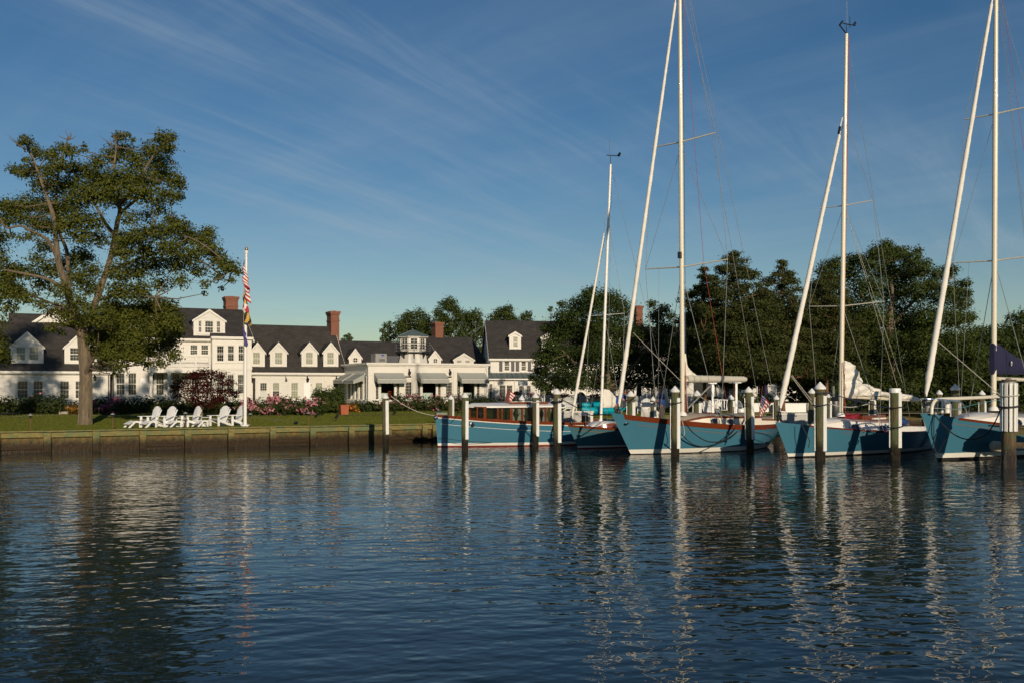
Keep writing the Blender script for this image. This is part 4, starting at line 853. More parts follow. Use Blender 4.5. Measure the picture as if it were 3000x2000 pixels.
zb, zt = .92, Zc(1500, 1191) + .03
for sd in (-1, 1):
    w = MB(FR((0, sd * .90), (1, 0), (0, -sd))); wall(w, xw0, xw1, zb, zt, hw, .06)
    o = w.build('cabin_side', 'varnish', mb_.t)
    for q in hw:
        g = MB(); g.add([(q[0], sd * .87, q[2]), (q[1], sd * .87, q[2]), (q[1], sd * .87, q[3]), (q[0], sd * .87, q[3])], [(0, 1, 2, 3)]); g.build('pane', 'glass_clear', o)
        f = MB(FR((0, sd * .90), (1, 0), (0, -sd)))
        for x0, x1, y0, y1 in ((q[0] - .018, q[0] + .010, q[2] - .03, q[3] + .03), (q[1] - .010, q[1] + .018, q[2] - .03, q[3] + .03), (q[0] + .012, q[1] - .012, q[3] - .012, q[3] + .03), (q[0] + .012, q[1] - .012, q[2] - .03, q[2] + .012)): f.box(x0, x1, -.018, .01, y0, y1)
        f.build('window_frame', 'varnish', o)
    if sd < 0:
        for q in hw[3:]:
            for s_, x0 in ((1, q[0]), (-1, q[1])):
                wd = (q[1] - q[0]) * .36; rows = [[(x0 + s_ * wd * f_ * (1 - .55 * math.exp(-((zz_ - .55) / .22) ** 2)), -.82 + .02 * math.sin(f_ * 14), q[2] + (q[3] - q[2]) * zz_) for f_ in np.linspace(0, 1, 9)] for zz_ in np.linspace(0, 1, 10)]; c = MB(); c.grid(rows); c.build('curtain', 'deck_cream', o, smooth=True)
b = MB(); b.box(xw1 - .05, xw1, -.85, -.3, zb, zt); b.box(xw1 - .05, xw1, .3, .85, zb, zt); b.build('aft_bulkhead', 'varnish', mb_.t)
# curved windscreen
xf = X(1399); arc = [(xw0 - (xw0 - xf) * math.cos(a), (.90) * math.sin(a)) for a in np.linspace(-math.pi / 2, math.pi / 2, 17)]
b = MB(); b.grid([[(x, y, mb_.deckz(x) - .06) for x, y in arc], [(x, y, hw[0][2] - .02) for x, y in arc]]); b.grid([[(x, y, hw[0][3]) for x, y in arc], [(x, y, zt) for x, y in arc]])
for i in range(0, 17, 4): b.beam((arc[i][0], arc[i][1], mb_.deckz(arc[i][0]) - .05), (arc[i][0], arc[i][1], zt), .06, .05)
ws = b.build('windscreen', 'varnish', mb_.t); b = MB(); b.grid([[(x + .03, y * .98, hw[0][2] - .03) for x, y in arc], [(x + .03, y * .98, hw[0][3] + .01) for x, y in arc]]); b.build('pane', 'glass_clear', ws)
rf = MB(); xa, xb_ = xf - .12, xw1 + .35; g = []
for t in np.linspace(0, 1, 16):
    x = xa + (xb_ - xa) * t; k = math.sqrt(max(0, 1 - (1 - min(1, t / .22)) ** 2)); g.append([(x, w * 1.03 * max(.02, k), zt + .02 + .13 * (1 - w * w) * min(1, .3 + k) + .0 * t) for w in np.linspace(-1, 1, 9)])
rf.grid(g); lo = [[(p[0], p[1], p[2] - .07) for p in r][::-1] for r in g]; rf.grid(lo); rf.grid([[r[0] for r in g][::-1], [(r[0][0], r[0][1], r[0][2] - .07) for r in g][::-1]]); rf.grid([[r[-1] for r in g], [(r[-1][0], r[-1][1], r[-1][2] - .07) for r in g]])
rf.add([g[-1][j] for j in range(9)] + [(p[0], p[1], p[2] - .07) for p in g[-1]], [(j, j + 1, j + 10, j + 9) for j in range(8)]); rf.build('cabin_roof', 'spar_white', mb_.t, smooth=True)
b = MB(); b.box(X(1500), X(1612), -.75, .75, zt + .10, zt + .19); b.build('roof_hatch', 'varnish', mb_.t, bevel=.02)
b = MB(); b.tube([(.05, 0, 1.40), (.02, 0, 1.52), (.12, 0, 1.56)], .05, 7); b.obox((.15, 0, 1.44), (.5, 0, 0), (0, .16, 0), (0, 0, .1)); b.build('anchor_roller', 'steel', mb_.t)
b = MB(); b.tube([(-.16, 0, 1.24), (-.05, 0, 1.30)], .09, 8); b.build('bow_fitting', 'steel', mb_.t)
b = MB(); b.ball(mb_.pt(1404, 1211, -.5), (.10, .10, .17), 10, 7); b.build('horn', 'steel', mb_.t)
# small flag at the launch's mast
fs = thing('flagstaff', 'varnished short staff with small striped flag on the motor launch roof', 'flagstaff', tuple(P(1483, 1183, 44.6))); a, b_ = P(1480, 1183, 44.6), P(1488, 1134, 44.8); l0 = a; m = MB(); m.tube([(0, 0, 0), tuple((b_ - a) * .6), tuple(b_ - a)], [.10, .07, .02], 8); m.build('staff', 'varnish', fs)
flag_mesh('flag', fs, tuple((b_ - a) * .78 + Vector((.10, 0, 0))), tuple((b_ - a) * .25 + Vector((.10, 0, 0))), .28, .3, .14, lambda b, a, i, j: 0 if int(a * 7) % 2 == 0 else 1, ['flag_red', 'flag_white'], 10, 14, side=(.8, -.2))

# --- small sloop between the launch and the big sloop
s1 = Boat('small_sloop', 'small grey blue sloop with varnished cabin behind the big sloop\'s bow', 'sailboat', (2.81, 42.1), 41, 5.6, .62, .9, 1.15, 1.0, .70, .78, bt=.45)
sh = s1.sheer
s1.band('hull', 'hull_grey_blue', lambda t: s1.sheer(t) - .06, .12, 8); s1.band('boot_stripe', 'boot_white', .118, .05, 2, .004); s1.band('bottom', 'bottom_red', .048, -.5, 4)
s1.band('toe_rail', 'varnish', lambda t: s1.sheer(t) + .03, lambda t: s1.sheer(t) - .06, 2, .015); s1.band('cove_line', 'gold_line', lambda t: s1.sheer(t) - .17, lambda t: s1.sheer(t) - .19, 1, .005, t0=.04, t1=.95, transom=False); s1.deck('gelcoat', .02)
s1.trunk(.7, 2.9, lambda t: .62 + .1 * t, .26, 'varnish', 'gelcoat', .09, .35, .05)
mbase = s1.pt(1760, 1236); mtop = s1.pt(1789, 482); s1.mast(mbase, mtop, .062, 'spar_white'); vane(s1, mtop)
jb = mbase.lerp(mtop, .72); s1.furled(s1.pt(1675, 1222), s1.pt(1770, 683), .070, seed=3)
s1.wire('forestay', [s1.pt(1770, 683), s1.pt(1776, 610)], .012)
c, tp = s1.spreaders(mbase, mtop, s1.at(1770, 923)[1], 1.05, .1, .02, 'spar_white', up=.02)
for y, p in zip((-1.08, 1.08), tp): s1.wire('shroud', [mbase.lerp(mtop, .78), p, (mbase.x + .15, y, s1.deckz(mbase.x) + .02)]); s1.wire('lower_shroud', [c - Vector((0, 0, .1)), (mbase.x + .3, y, s1.deckz(mbase.x))])
s1.wire('backstay', [mtop, (6.3, 0, s1.z1)], .007); s1.wire('halyard', [mbase.lerp(mtop, .99) + Vector((.08, 0, 0)), (mbase.x + .5, .1, mbase.z + .1)], .007)
bm = s1.pt(1766, 1190); b = MB(); b.tube([bm, bm + Vector((3.6, 0, .0))], .05, 8); b.build('boom', 'spar_white', s1.t)
clothsheet([(bm.x + .02, bm.z + .75), (bm.x + .35, bm.z + .72), (bm.x + .9, bm.z + .28), (bm.x + 2.0, bm.z + .22), (bm.x + 3.4, bm.z + .15)], [(bm.x + .02, bm.z - .02), (bm.x + 3.4, bm.z - .03)], [(bm.x + .02, .03), (bm.x + .3, .12), (bm.x + 1.2, .17), (bm.x + 3.4, .08)], seed=5, amp=.025, parent=s1.t)
b = MB(); b.box(*[s1.pt(1726, 1270).x - .035, s1.pt(1726, 1270).x + .035], -s1.hb(s1.tof(s1.pt(1726, 1270, -.6).x), .6) - .012, -.05, .60, .68); b.build('decal', 'boot_white', s1.t)

# --- big sloop with the cream boom cover
s2 = Boat('daysailer', 'blue sloop with broad varnished rail, tall mast and cream covered boom', 'sailboat', (4.6, 38.5), 41, 8.2, 1.08, 1.0, 1.72, 1.58, .99, 1.03, tm=.74, bt=.55)
s2.band('hull', 'hull_blue', lambda t: s2.sheer(t) - .155, .20, 10); s2.band('boot_stripe', 'boot_white', .198, .03, 2, .004); s2.band('bottom', 'bottom_dark', .028, -.5, 4)
s2.band('toe_rail', 'varnish', lambda t: s2.sheer(t) + .05, lambda t: s2.sheer(t) - .154, 3, .014, t0=.035)
s2.band('bow_rail_cap', 'hull_blue', lambda t: s2.sheer(t) + .06, lambda t: s2.sheer(t) - .155, 2, .001, 6, 0, .035, transom=False)
s2.band('cove_line', 'gold_line', lambda t: s2.sheer(t) - .30, lambda t: s2.sheer(t) - .318, 1, .005, t0=.07, t1=.97, transom=False); s2.deck('deck_teak', .02)
x, z = s2.at(1851, 1239, -.55); t = s2.tof(x); h = s2.hb(t, z); b = MB(); b.ball((x, -h - .0, z), (.10, .03, .045), 12, 6); b.build('hawse_hole', 'steel', s2.t)
s2.trunk(2.6, 6.9, lambda t: .95 + .30 * math.sin(min(1, t * 1.3) * 1.57), .36, 'deck_cream', 'deck_teak', .13, .30, .12)
bnd = MB(); g1, g2 = [], []
for sd in (-1, 1):
    L = s2.trk if sd < 0 else s2.trk[::-1]; bnd.grid([[(x, sd * (w - .105), zt - .06) for x, w, zb, zt in L], [(x, sd * (w - .085), zt + .015) for x, w, zb, zt in L]])
    bnd.grid([[(x, sd * (w - .085), zt + .015) for x, w, zb, zt in L], [(x, sd * (w - .16), zt + .03) for x, w, zb, zt in L]])
bnd.build('cabin_trim', 'varnish', s2.t)
for px in (2048, 2099, 2139): s2.porthole(s2.at(px, 1231, -1.1)[0], .22, .10)
hb_ = MB(); hb_.box(3.6, 5.0, -.45, .45, s2.deckz(4.2) + .42, s2.deckz(4.2) + .50); hb_.build('hatch', 'varnish', s2.t, bevel=.03)
co = MB()
for sd in (-1, 1): co.grid([[(x, sd * (1.15 - .02 * x), s2.deckz(x) - .03) for x in np.linspace(6.9, 8.7, 8)], [(x, sd * (1.12 - .02 * x), s2.deckz(x) + .22 - .05 * (x - 6.9)) for x in np.linspace(6.9, 8.7, 8)]])
co.build('cockpit_coaming', 'deck_cream', s2.t); co = MB()
for sd in (-1, 1): co.tube([(x, sd * (1.12 - .02 * x), s2.deckz(x) + .24 - .05 * (x - 6.9)) for x in np.linspace(6.9, 8.7, 8)], .035, 6)
co.build('coaming_cap', 'varnish', s2.t)
mbase = s2.pt(2000, 1215); mtop = s2.pt(1991, -150); s2.mast(mbase, mtop, .095)
s2.furled(s2.pt(1813, 1188), s2.pt(1981, -10), .092, seed=1)
tl = s2.pt(1812, 1168)
for zpy, Ls, nm in ((783, 2.12, ''), (418, 1.62, '')):
    c, tp = s2.spreaders(mbase, mtop, s2.at(2000, zpy)[1], Ls, .10, .035)
    if zpy == 783: lo_c, lo_t = c, tp
    else: up_c, up_t = c, tp
ch = lambda sd: Vector((mbase.x + .35, sd * 1.62, s2.deckz(mbase.x + .35)))
for i, sd in enumerate((-1, 1)):
    s2.wire('shroud', [mbase.lerp(mtop, .93), up_t[i], lo_t[i], Vector((mbase.x + .35, sd * 1.95 if False else sd * 1.66, s2.deckz(mbase.x + .3)))], .011); s2.wire('diagonal', [up_c - Vector((0, 0, .2)), lo_t[i]], .009); s2.wire('lower_shroud', [lo_c - Vector((0, 0, .2)), ch(sd)], .011)
s2.wire('backstay', [mtop, (9.0, .3, 1.05)], .009); s2.wire('running_stay', [mtop, (8.4, -1.0, 1.1)], .009)
s2.wire('red_halyard', [mtop, s2.pt(2062, 770, -.1), s2.pt(2136, 1220, -.3)], .009, 'rope_red'); s2.wire('blue_halyard', [mbase.lerp(mtop, .9) + Vector((.17, 0, 0)), s2.pt(2009, 1033)], .012, 'rope_blue')
s2.wire('jib_sheet', [s2.pt(1855, 975), s2.pt(1994, 1115), s2.pt(2090, 1190, -.5)], .012, 'rope_white'); s2.wire('radar_dome', [lo_c + Vector((-.12, 0, .35)), lo_c + Vector((-.12, 0, .6))], .09, 'black_metal', n=8)
s2.wire('flag_halyard', [lo_c.lerp(lo_t[1], .62), (mbase.x, 1.3, 1.4)], .006)
ba, bb = s2.pt(2008, 1113), s2.pt(2180, 1114); b = MB(); b.tube([ba, bb], .06, 8); b.build('boom', 'spar_cream', s2.t)
n = 30; m = MB(); m.tube([ba.lerp(bb, i / n) + Vector((.1, 0, .06)) for i in range(n + 1)], [(.165 - .035 * i / n) * (1 + .02 * math.sin(i * 2.1)) * (.75 if i in (0, n) else 1) for i in range(n + 1)], 14); m.build('boom_cover', 'cover_cream', s2.t, smooth=True)
m = MB(); g = []
for i in range(17):
    t = i / 16; zt = s2.at(2010, 1035)[1]; zb = ba.z + .2; zq = zt + (zb - zt) * t; w = .08 + .06 * t + .62 * max(0, t - .45) ** 2 * 3.3; g.append([(mbase.x + .13 + w * f_, .05 * math.sin(3 * f_ + 2 * t), zq) for f_ in np.linspace(0, 1, 7)])
m.grid(g); m.grid([[(p[0], p[1] + .05, p[2]) for p in r][::-1] for r in g]); m.build('sail_head', 'sailcloth', s2.t, smooth=True)
for dx in (0, .04, -.04): s2.wire('halyard_tail', [s2.pt(2008, 1060, -.14), s2.pt(2012 + dx * 80, 1205, -.16 + dx)], .010, 'rope_red' if dx < .03 else 'rope_white')
b = MB(); b.tube([s2.pt(2080, 1130), s2.pt(2015, 1195)], .035, 6); b.build('boom_vang', 'grey_metal', s2.t)
wv = MB(); wv.lathe([(.10, 0), (.08, .05), (.08, .12), (.11, .16)], 12, s2.pt(2100, 1207, -.5)); wv.build('winch', 'steel', s2.t)
for a_, c_ in (((2107, 1188), (2117, 1238)), ((2149, 1190), (2149, 1240))): s2.wire('stanchion', [s2.pt(*a_, -1.35), s2.pt(*c_, -1.35)], .018, 'steel')
s2.wire('rudder', [(8.55, 0, .5), (8.75, 0, -.4)], .10, 'bottom_red')
fst = thing('flagstaff', 'varnished staff with limp stars and stripes flag at the big sloop\'s stern', 'flagstaff', tuple(P(2223, 1226, 43.9))); o_ = P(2223, 1226, 43.9); tt = P(2234, 1130, 43.9) - o_; m = MB(); m.tube([(0, 0, 0), tuple(tt)], [.022, .014], 7); m.build('staff', 'varnish', fst)
flag_mesh('flag', fst, tuple(tt * .74), tuple(tt * .12), .42, .7, .38, stars_stripes, USM, side=(.9, -.35), seed=2)

# --- third sloop with the sail flaked on its boom
s3 = Boat('sloop', 'blue sloop with cream cabin and loosely flaked white mainsail', 'sailboat', (10.2, 36.7), 41, 10.4, .85, .6, 1.55, 1.33, .80, .86, bt=.6)
s3.band('hull', 'hull_blue', lambda t: s3.sheer(t) - .035, .17, 9); s3.band('boot_stripe', 'boot_white', .168, .05, 2, .004); s3.band('bottom', 'bottom_dark', .048, -.5, 4)
s3.band('toe_rail', 'varnish', lambda t: s3.sheer(t) + .02, lambda t: s3.sheer(t) - .034, 2, .015, t0=.10); s3.band('bow_rail_cap', 'hull_blue', lambda t: s3.sheer(t) + .02, lambda t: s3.sheer(t) - .035, 2, .001, 6, 0, .10, transom=False)
s3.band('cove_line', 'gold_line', lambda t: s3.sheer(t) - .155, lambda t: s3.sheer(t) - .170, 1, .005, t0=.22, t1=.97, transom=False); s3.deck('gelcoat', .02)
s3.trunk(1.5, 6.6, lambda t: .78 + .25 * math.sin(min(1, t * 1.4) * 1.57), .34, 'gelcoat', 'gelcoat', .12, .32, .22)
for px in (2517, 2590): s3.porthole(s3.at(px, 1247, -1.0)[0], .30, .105, f=.45)
b = MB(); b.box(s3.at(2495, 1200)[0], s3.at(2545, 1200)[0] + .5, -.5, .5, s3.deckz(4.5) + .38, s3.deckz(4.5) + .62); b.build('companion_hatch', 'varnish', s3.t, bevel=.04)
b = MB(); b.grid([[(s3.at(2480, 1200)[0] + .12 * i, -.45 + .9 * j / 8, s3.deckz(4) + .42 + .22 * math.sin(i * .45) + .04 * math.sin(j * 2.2 + i)) for j in range(9)] for i in range(8)]); b.build('folded_cloth', 'flag_red', s3.t, smooth=True)
hr = MB(); hr.tube([(x, -.82, s3.deckz(x) + .43) for x in np.linspace(2.8, 6.2, 10)], .022, 6); hr.build('grab_rail', 'varnish', s3.t)
co = MB()
for sd in (-1, 1): co.grid([[(x, sd * 1.0, s3.deckz(x) - .03) for x in np.linspace(6.6, 8.8, 6)], [(x, sd * .87, s3.deckz(x) + .24 - .05 * (x - 6.6)) for x in np.linspace(6.6, 8.8, 6)]])
co.build('cockpit_coaming', 'gelcoat', s3.t)
mbase = s3.pt(2463, 1217); mtop = s3.pt(2480, 100); s3.mast(mbase, mtop, .088); vane(s3, mtop, True)
s3.furled(s3.pt(2285, 1195), s3.pt(2462, 385), .112, seed=2); s3.wire('forestay', [s3.pt(2459, 385), s3.pt(2468, 345)], .02, 'spar_white'); s3.wire('forestay_swivel', [s3.pt(2457, 392), s3.pt(2461, 372)], .05, 'black_metal')
tips = {}
for zpy, Ls in ((602, 1.15), (897, 1.62)): tips[zpy] = s3.spreaders(mbase, mtop, s3.at(2468, zpy)[1], Ls, .14, .024)
for i, sd in enumerate((-1, 1)):
    s3.wire('shroud', [mbase.lerp(mtop, .78), tips[602][1][i], tips[897][1][i], (mbase.x + .6, sd * 1.3, s3.deckz(mbase.x))], .010); s3.wire('diagonal', [tips[602][0], tips[897][1][i]], .008); s3.wire('lower_shroud', [tips[897][0], (mbase.x + 1.0, sd * 1.25, s3.deckz(mbase.x))], .011)
s3.wire('backstay', [mtop, (9.2, .0, .9)], .008); s3.wire('red_halyard', [mtop + Vector((.13, -.05, -.1)), s3.pt(2472, 1045, -.05)], .013, 'rope_red'); s3.wire('running_stay', [tips[602][0], s3.pt(2655, 1155, .4)], .008, 'rope_white'); s3.wire('running_stay', [tips[602][0] + Vector((.05, 0, 0)), s3.pt(2630, 1135, .4)], .008, 'rope_white')
s3.wire('mast_line', [s3.pt(2470, 1060, -.12), s3.pt(2477, 1210, -.3)], .016, 'rope_red')
for pxa, pya, pxb, pyb in ((2320, 1098, 2377, 1170), (2317, 1100, 2380, 1183)): s3.wire('jib_sheet', [s3.pt(pxa, pya), s3.pt(pxb, pyb, -.3)], .012, 'rope_white')
ba, bb = s3.pt(2472, 1160), s3.pt(2690, 1171); b = MB(); b.tube([ba, bb], .075, 8); b.build('boom', 'spar_cream', s3.t)
q = lambda px, py: s3.at(px, py)
clothsheet([(ba.x + .02, q(2473, 1057)[1]), (q(2490, 1060)[0], q(2490, 1058)[1]), (q(2503, 1080)[0], q(2500, 1085)[1]), (q(2518, 1110)[0], q(2512, 1120)[1]), (q(2550, 1133)[0], q(2550, 1133)[1]), (q(2580, 1150)[0], q(2580, 1147)[1]), (q(2630, 1155)[0], q(2630, 1152)[1]), (q(2690, 1160)[0], q(2690, 1160)[1])],
           [(ba.x + .02, q(2475, 1163)[1]), (q(2560, 1160)[0], q(2560, 1160)[1]), (q(2690, 1174)[0], q(2690, 1174)[1])], [(ba.x, .02), (ba.x + .25, .10), (ba.x + .8, .22), (ba.x + 2.4, .22), (bb.x, .08)], n=170, m_=64, seed=9, amp=.046, parent=s3.t)
for px in (2567, 2572): s3.wire('sail_tie', [s3.pt(px, 1146, -.27), s3.pt(px - 2, 1158, -.33), s3.pt(px - 4, 1168, -.20)], .035, 'rope_blue')
b = MB(); b.tube([s3.pt(2525, 1165), s3.pt(2478, 1200)], .04, 6); b.build('boom_vang', 'black_metal', s3.t)
dd = MB(); x = s3.at(2530, 1262, -1.3)[0]; dd.ball((x, -s3.hb(s3.tof(x), .8) - .005, s3.at(2530, 1264, -1.3)[1]), (.04, .02, .04), 8, 6); dd.build('hull_fitting', 'steel', s3.t)
ww = MB(); ww.box(s3.at(2575, 1225, -.75)[0] - .45, s3.at(2575, 1225, -.75)[0] + .5, -.80, -.70, s3.deckz(5.5) + .5, s3.deckz(5.5) + .56); ww.box(s3.at(2575, 1225, -.75)[0] - .03, s3.at(2575, 1225, -.75)[0] + .05, -.78, -.72, s3.deckz(5.5) + .2, s3.deckz(5.5) + .5); ww.build('bench_board', 'gelcoat', s3.t)

# --- fourth sloop at the right edge
s4 = Boat('sloop', 'blue sloop with navy sail cover and chrome bow pulpit beside the fluted piling', 'sailboat', (15.07, 35.3), 41, 9.5, 1.15, .6, 1.65, 1.69, 1.05, 1.1, bt=.6)
s4.band('hull', 'hull_blue', lambda t: s4.sheer(t) - .055, .27, 9); s4.band('boot_stripe', 'boot_white', .268, .10, 2, .004); s4.band('bottom', 'bottom_dark', .098, -.5, 4)
s4.band('toe_rail', 'varnish', lambda t: s4.sheer(t) + .03, lambda t: s4.sheer(t) - .054, 2, .015, t0=.11); s4.band('bow_rail_cap', 'hull_blue', lambda t: s4.sheer(t) + .03, lambda t: s4.sheer(t) - .055, 2, .001, 6, 0, .11, transom=False)
s4.band('cove_line', 'gold_line', lambda t: s4.sheer(t) - .20, lambda t: s4.sheer(t) - .22, 1, .005, t0=.09, t1=.97, transom=False); s4.deck('gelcoat', .02)
s4.trunk(1.9, 6.8, lambda t: .9 + .3 * math.sin(min(1, t * 1.4) * 1.57), .36, 'gelcoat', 'gelcoat', .14, .35, .2)
s4.porthole(s4.at(2988, 1228, -1.1)[0], .22, .10)
b = MB(); b.box(s4.at(2893, 1228, -1.0)[0] - .12, s4.at(2893, 1228, -1.0)[0] + .14, -1.0, -.85, s4.deckz(3) + .0, s4.deckz(3) + .18); b.build('dorade_box', 'varnish', s4.t)
mbase = s4.pt(2911, 1200); mtop = s4.pt(2919, -140); s4.mast(mbase, mtop, .100)
s4.furled(s4.pt(2712, 1160), s4.pt(2908, -5), .112, seed=4); c4 = {}
for zpy, Ls in ((333, 1.25), (764, 1.72)): c4[zpy] = s4.spreaders(mbase, mtop, s4.at(2912, zpy)[1], Ls, .12, .032)
for i, sd in enumerate((-1, 1)):
    s4.wire('shroud', [mbase.lerp(mtop, .93), c4[333][1][i], c4[764][1][i], (mbase.x + .4, sd * 1.45, s4.deckz(mbase.x))], .010); s4.wire('diagonal', [c4[333][0], c4[764][1][i]], .008); s4.wire('lower_shroud', [c4[764][0], (mbase.x + .8, sd * 1.4, s4.deckz(mbase.x))], .014)
s4.wire('backstay', [mtop, (9.9, .2, 1.1)], .008); s4.wire('topping_lift', [mbase.lerp(mtop, .95), (9.0, 0, 2.6)], .008); s4.wire('flag_halyard', [c4[764][0].lerp(c4[764][1][1], .6), (mbase.x, 1.3, 1.4)], .008); s4.wire('red_halyard', [mtop, (9.0, -.6, 3)], .008, 'rope_red')
s4.wire('furling_line', [s4.pt(2745, 998), s4.pt(2935, 1160, -.2)], .014, 'rope_white')
ba = s4.pt(2920, 1108); b = MB(); b.tube([ba, ba + Vector((4.6, 0, -.05))], .075, 10); b.build('boom', 'spar_cream', s4.t)
zt0, zb0 = s4.at(2912, 1005)[1], s4.at(2912, 1097)[1]
cv = clothsheet([(mbase.x - .16, zt0), (mbase.x + .35, zt0 - .02), (mbase.x + .9, zt0 - .22), (mbase.x + 2.2, zt0 - .55), (mbase.x + 4.4, zt0 - .85)], [(mbase.x - .16, zb0), (mbase.x + 4.4, zb0 + .02)], [(mbase.x - .16, .10), (mbase.x + .2, .13), (mbase.x + 1.0, .20), (mbase.x + 4.4, .12)], n=50, m_=20, seed=3, amp=.012, name='sail_cover', mt='navy_cloth', parent=s4.t)
lx, lz = s4.at(2963, 1064, -.26); b = MB(); b.add([(lx + .055 * math.cos(2 * math.pi * i / 16), -.275, lz + .095 * math.sin(2 * math.pi * i / 16)) for i in range(16)], [tuple(range(16))]); b.add([(lx + .028 * math.cos(2 * math.pi * i / 12), -.279, lz - .02 + .05 * math.sin(2 * math.pi * i / 12)) for i in range(12)], [tuple(range(12))]); b.m = [0, 1]; b.build('emblem', ['flag_white', 'shutter'], s4.t)
pu = MB(); pz = s4.deckz(0) + .02; r_ = smooth_path([(1.1, -.62, pz + .02), (.6, -.58, pz + .52), (-.3, -.42, pz + .62), (-.95, 0, pz + .66), (-.3, .42, pz + .62), (.6, .58, pz + .52), (1.1, .62, pz + .02)], 5); pu.tube(r_, .028, 6)
for x, y in ((-.55, -.3), (-.55, .3), (.2, -.5), (.2, .5)): pu.tube([(x + .05, y * .85, pz - .02), (x, y, pz + .6)], .016, 6)
pu.tube(smooth_path([(.6, -.6, pz + .27), (-.3, -.42, pz + .32), (-.85, 0, pz + .34), (-.3, .42, pz + .32), (.6, .6, pz + .27)], 5), .013, 5); pu.build('bow_pulpit', 'steel', s4.t, smooth=True)
wp = MB(); wp.tube(smooth_path([s4.pt(2729, 1212, -.25), s4.pt(2731, 1190, -.25), s4.pt(2738, 1174, -.25), s4.pt(2755, 1168, -.25), s4.pt(2850, 1164, -.25), s4.pt(2932, 1160, -.2)], 6), .062, 10); wp.build('spinnaker_pole', 'spar_cream', s4.t, smooth=True)
for px in (2718, 2775): b = MB(); b.lathe([(.09, 0), (.09, .30), (.11, .31), (.11, .42), (.02, .5)], 10, s4.pt(px, 1208, .3)); b.build('deck_vent', 'spar_white' if px == 2775 else 'grey_metal', s4.t, smooth=True)
fd = thing('fender', 'round cream fender hanging at the fourth sloop\'s side by the fluted piling', 'fender', tuple(P(2920, 1308, 35.5))); m = MB(); m.tube([(-.24, 0, .05), (-.21, 0, .05), (-.14, 0, .045), (0, 0, .02), (.14, 0, -.0), (.21, 0, -.01), (.24, 0, -.01)], [.05, .12, .185, .20, .185, .12, .05], 14); m.build('body', 'rubber_fender', fd, smooth=True); m = MB(); m.tube([(.34, 0, 0), (.7, -.25, .12)], .014, 5); m.build('lanyard', 'rope_black', fd)

# ------------------------------------------------------------------ pilings
def piling(px, pyt, pyw, w, label, cap='cone', Y=None, lean=0.0, strips=None, ropes=(), deep=.9, mt='piling_wood'):
    Y = Y or F * H / (pyw - YH); x = (px - 1500) / F * Y; zt = H + (YH - pyt) / F * Y; r = w / 2 / F * Y * .93
    t = thing('piling', label, 'piling', (x, Y, 0), 0, 'mooring pilings'); t.rotation_euler = (R(.5 * math.sin(px)), R(lean + .6 * math.sin(px * 1.7)), 0); ch = r * 1.0 if cap == 'cone' else .1
    m = MB(); n = 14; zs = np.linspace(-deep, zt - ch * 1.35 if cap == 'cone' else zt - .05, 14)
    m.tube([(0, 0, z) for z in zs], [r * (1 + .03 * math.sin(z * 3 + px) + .015 * math.sin(z * 9)) for z in zs], n); m.build('post', mt, t, smooth=True)
    if cap == 'cone':
        m = MB(); z0 = zt - ch * 1.5; m._lathe([(r * 1.07, z0), (r * 1.12, z0 + .01), (r * 1.12, z0 + ch * .42), (r * 1.0, z0 + ch * .52), (.012, zt)], 18, (0, 0, 0)); m.build('cap', 'vinyl_white', t, smooth=True)
    elif cap == 'flat': m = MB(); m._lathe([(r * 1.08, zt - .16), (r * 1.1, zt - .03), (r * 1.0, zt)], 18, (0, 0, 0)); m.build('cap', 'vinyl_white', t, smooth=True)
    elif cap == 'dome': m = MB(); m._lathe([(r * 1.03, zt - .22), (r * 1.0, zt - .12)], 18, (0, 0, 0)); m._lathe([(r * .55, zt - .12), (r * .5, zt - .05), (r * .25, zt), (.01, zt + .01)], 14, (0, 0, 0)); m.build('cap', 'grey_metal', t, smooth=True)
    for a, wd, z0, z1, dep in (strips if strips is not None else ((-62 if False else -38, .72, .42, zt - ch * 1.52, .05),)):
        aa = R(a); c = Vector((math.cos(aa), math.sin(aa), 0)); tn = Vector((-c.y, c.x, 0)); m = MB()
        m.obox(c * (r + dep / 2 - .012) + Vector((0, 0, (z0 + z1) / 2)), c * dep, tn * (wd * r), Vector((0, 0, z1 - z0))); m.build('rub_strip', 'vinyl_white', t, bevel=.012)
    for z, mt_ in ropes: m = MB(); m.tube([((r + .075) * math.cos(q_), (r + .075) * math.sin(q_), z + .03 * math.sin(q_ + 1)) for q_ in np.linspace(0, 2 * math.pi, 17)], .022, 6, cap=False); m.build('rope_loop', mt_, t)
    return t
ONE = lambda zt, z0=.42, a=-54: ((a, 1.05, z0, zt, .05),)
two_ = lambda zt, z0=.42: ((-52, 1.0, z0, zt, .05), (-184, .4, z0, zt - .05, .04))
piling(1130, 1152, 1308, 20, 'white capped piling standing alone left of the motor launch bow', strips=ONE(2.02, .55))
piling(1362, 1149, 1322, 21, 'white capped piling before the forward hull of the motor launch', strips=ONE(2.05, .50))
piling(1320, 1156, 0, 18, 'white capped piling close behind the bow of the motor launch', Y=46.6)
piling(1569, 1150, 1307, 20, 'white capped piling with broad strip before the launch cabin', strips=ONE(2.02, .45), ropes=((1.95, 'rope_white'),))
piling(1632, 1137, 1325, 24, 'white capped piling at the stem of the small sloop', strips=ONE(2.15, .40), ropes=((2.0, 'rope_black'), (2.05, 'rope_black')))
piling(1978, 1129, 1336, 27, 'tall mossy piling before the mast of the big sloop', strips=two_(2.2, .30), ropes=((2.02, 'rope_black'),), lean=-.6)
piling(2198, 1131, 1322, 25, 'white capped piling before the stern of the big sloop', strips=two_(2.22, .50), lean=-.8)
piling(2403, 1117, 1346, 32, 'broad mossy piling before the bow of the flaked sail sloop', strips=two_(2.3, .32), ropes=((1.98, 'rope_navy'),), lean=-.6)
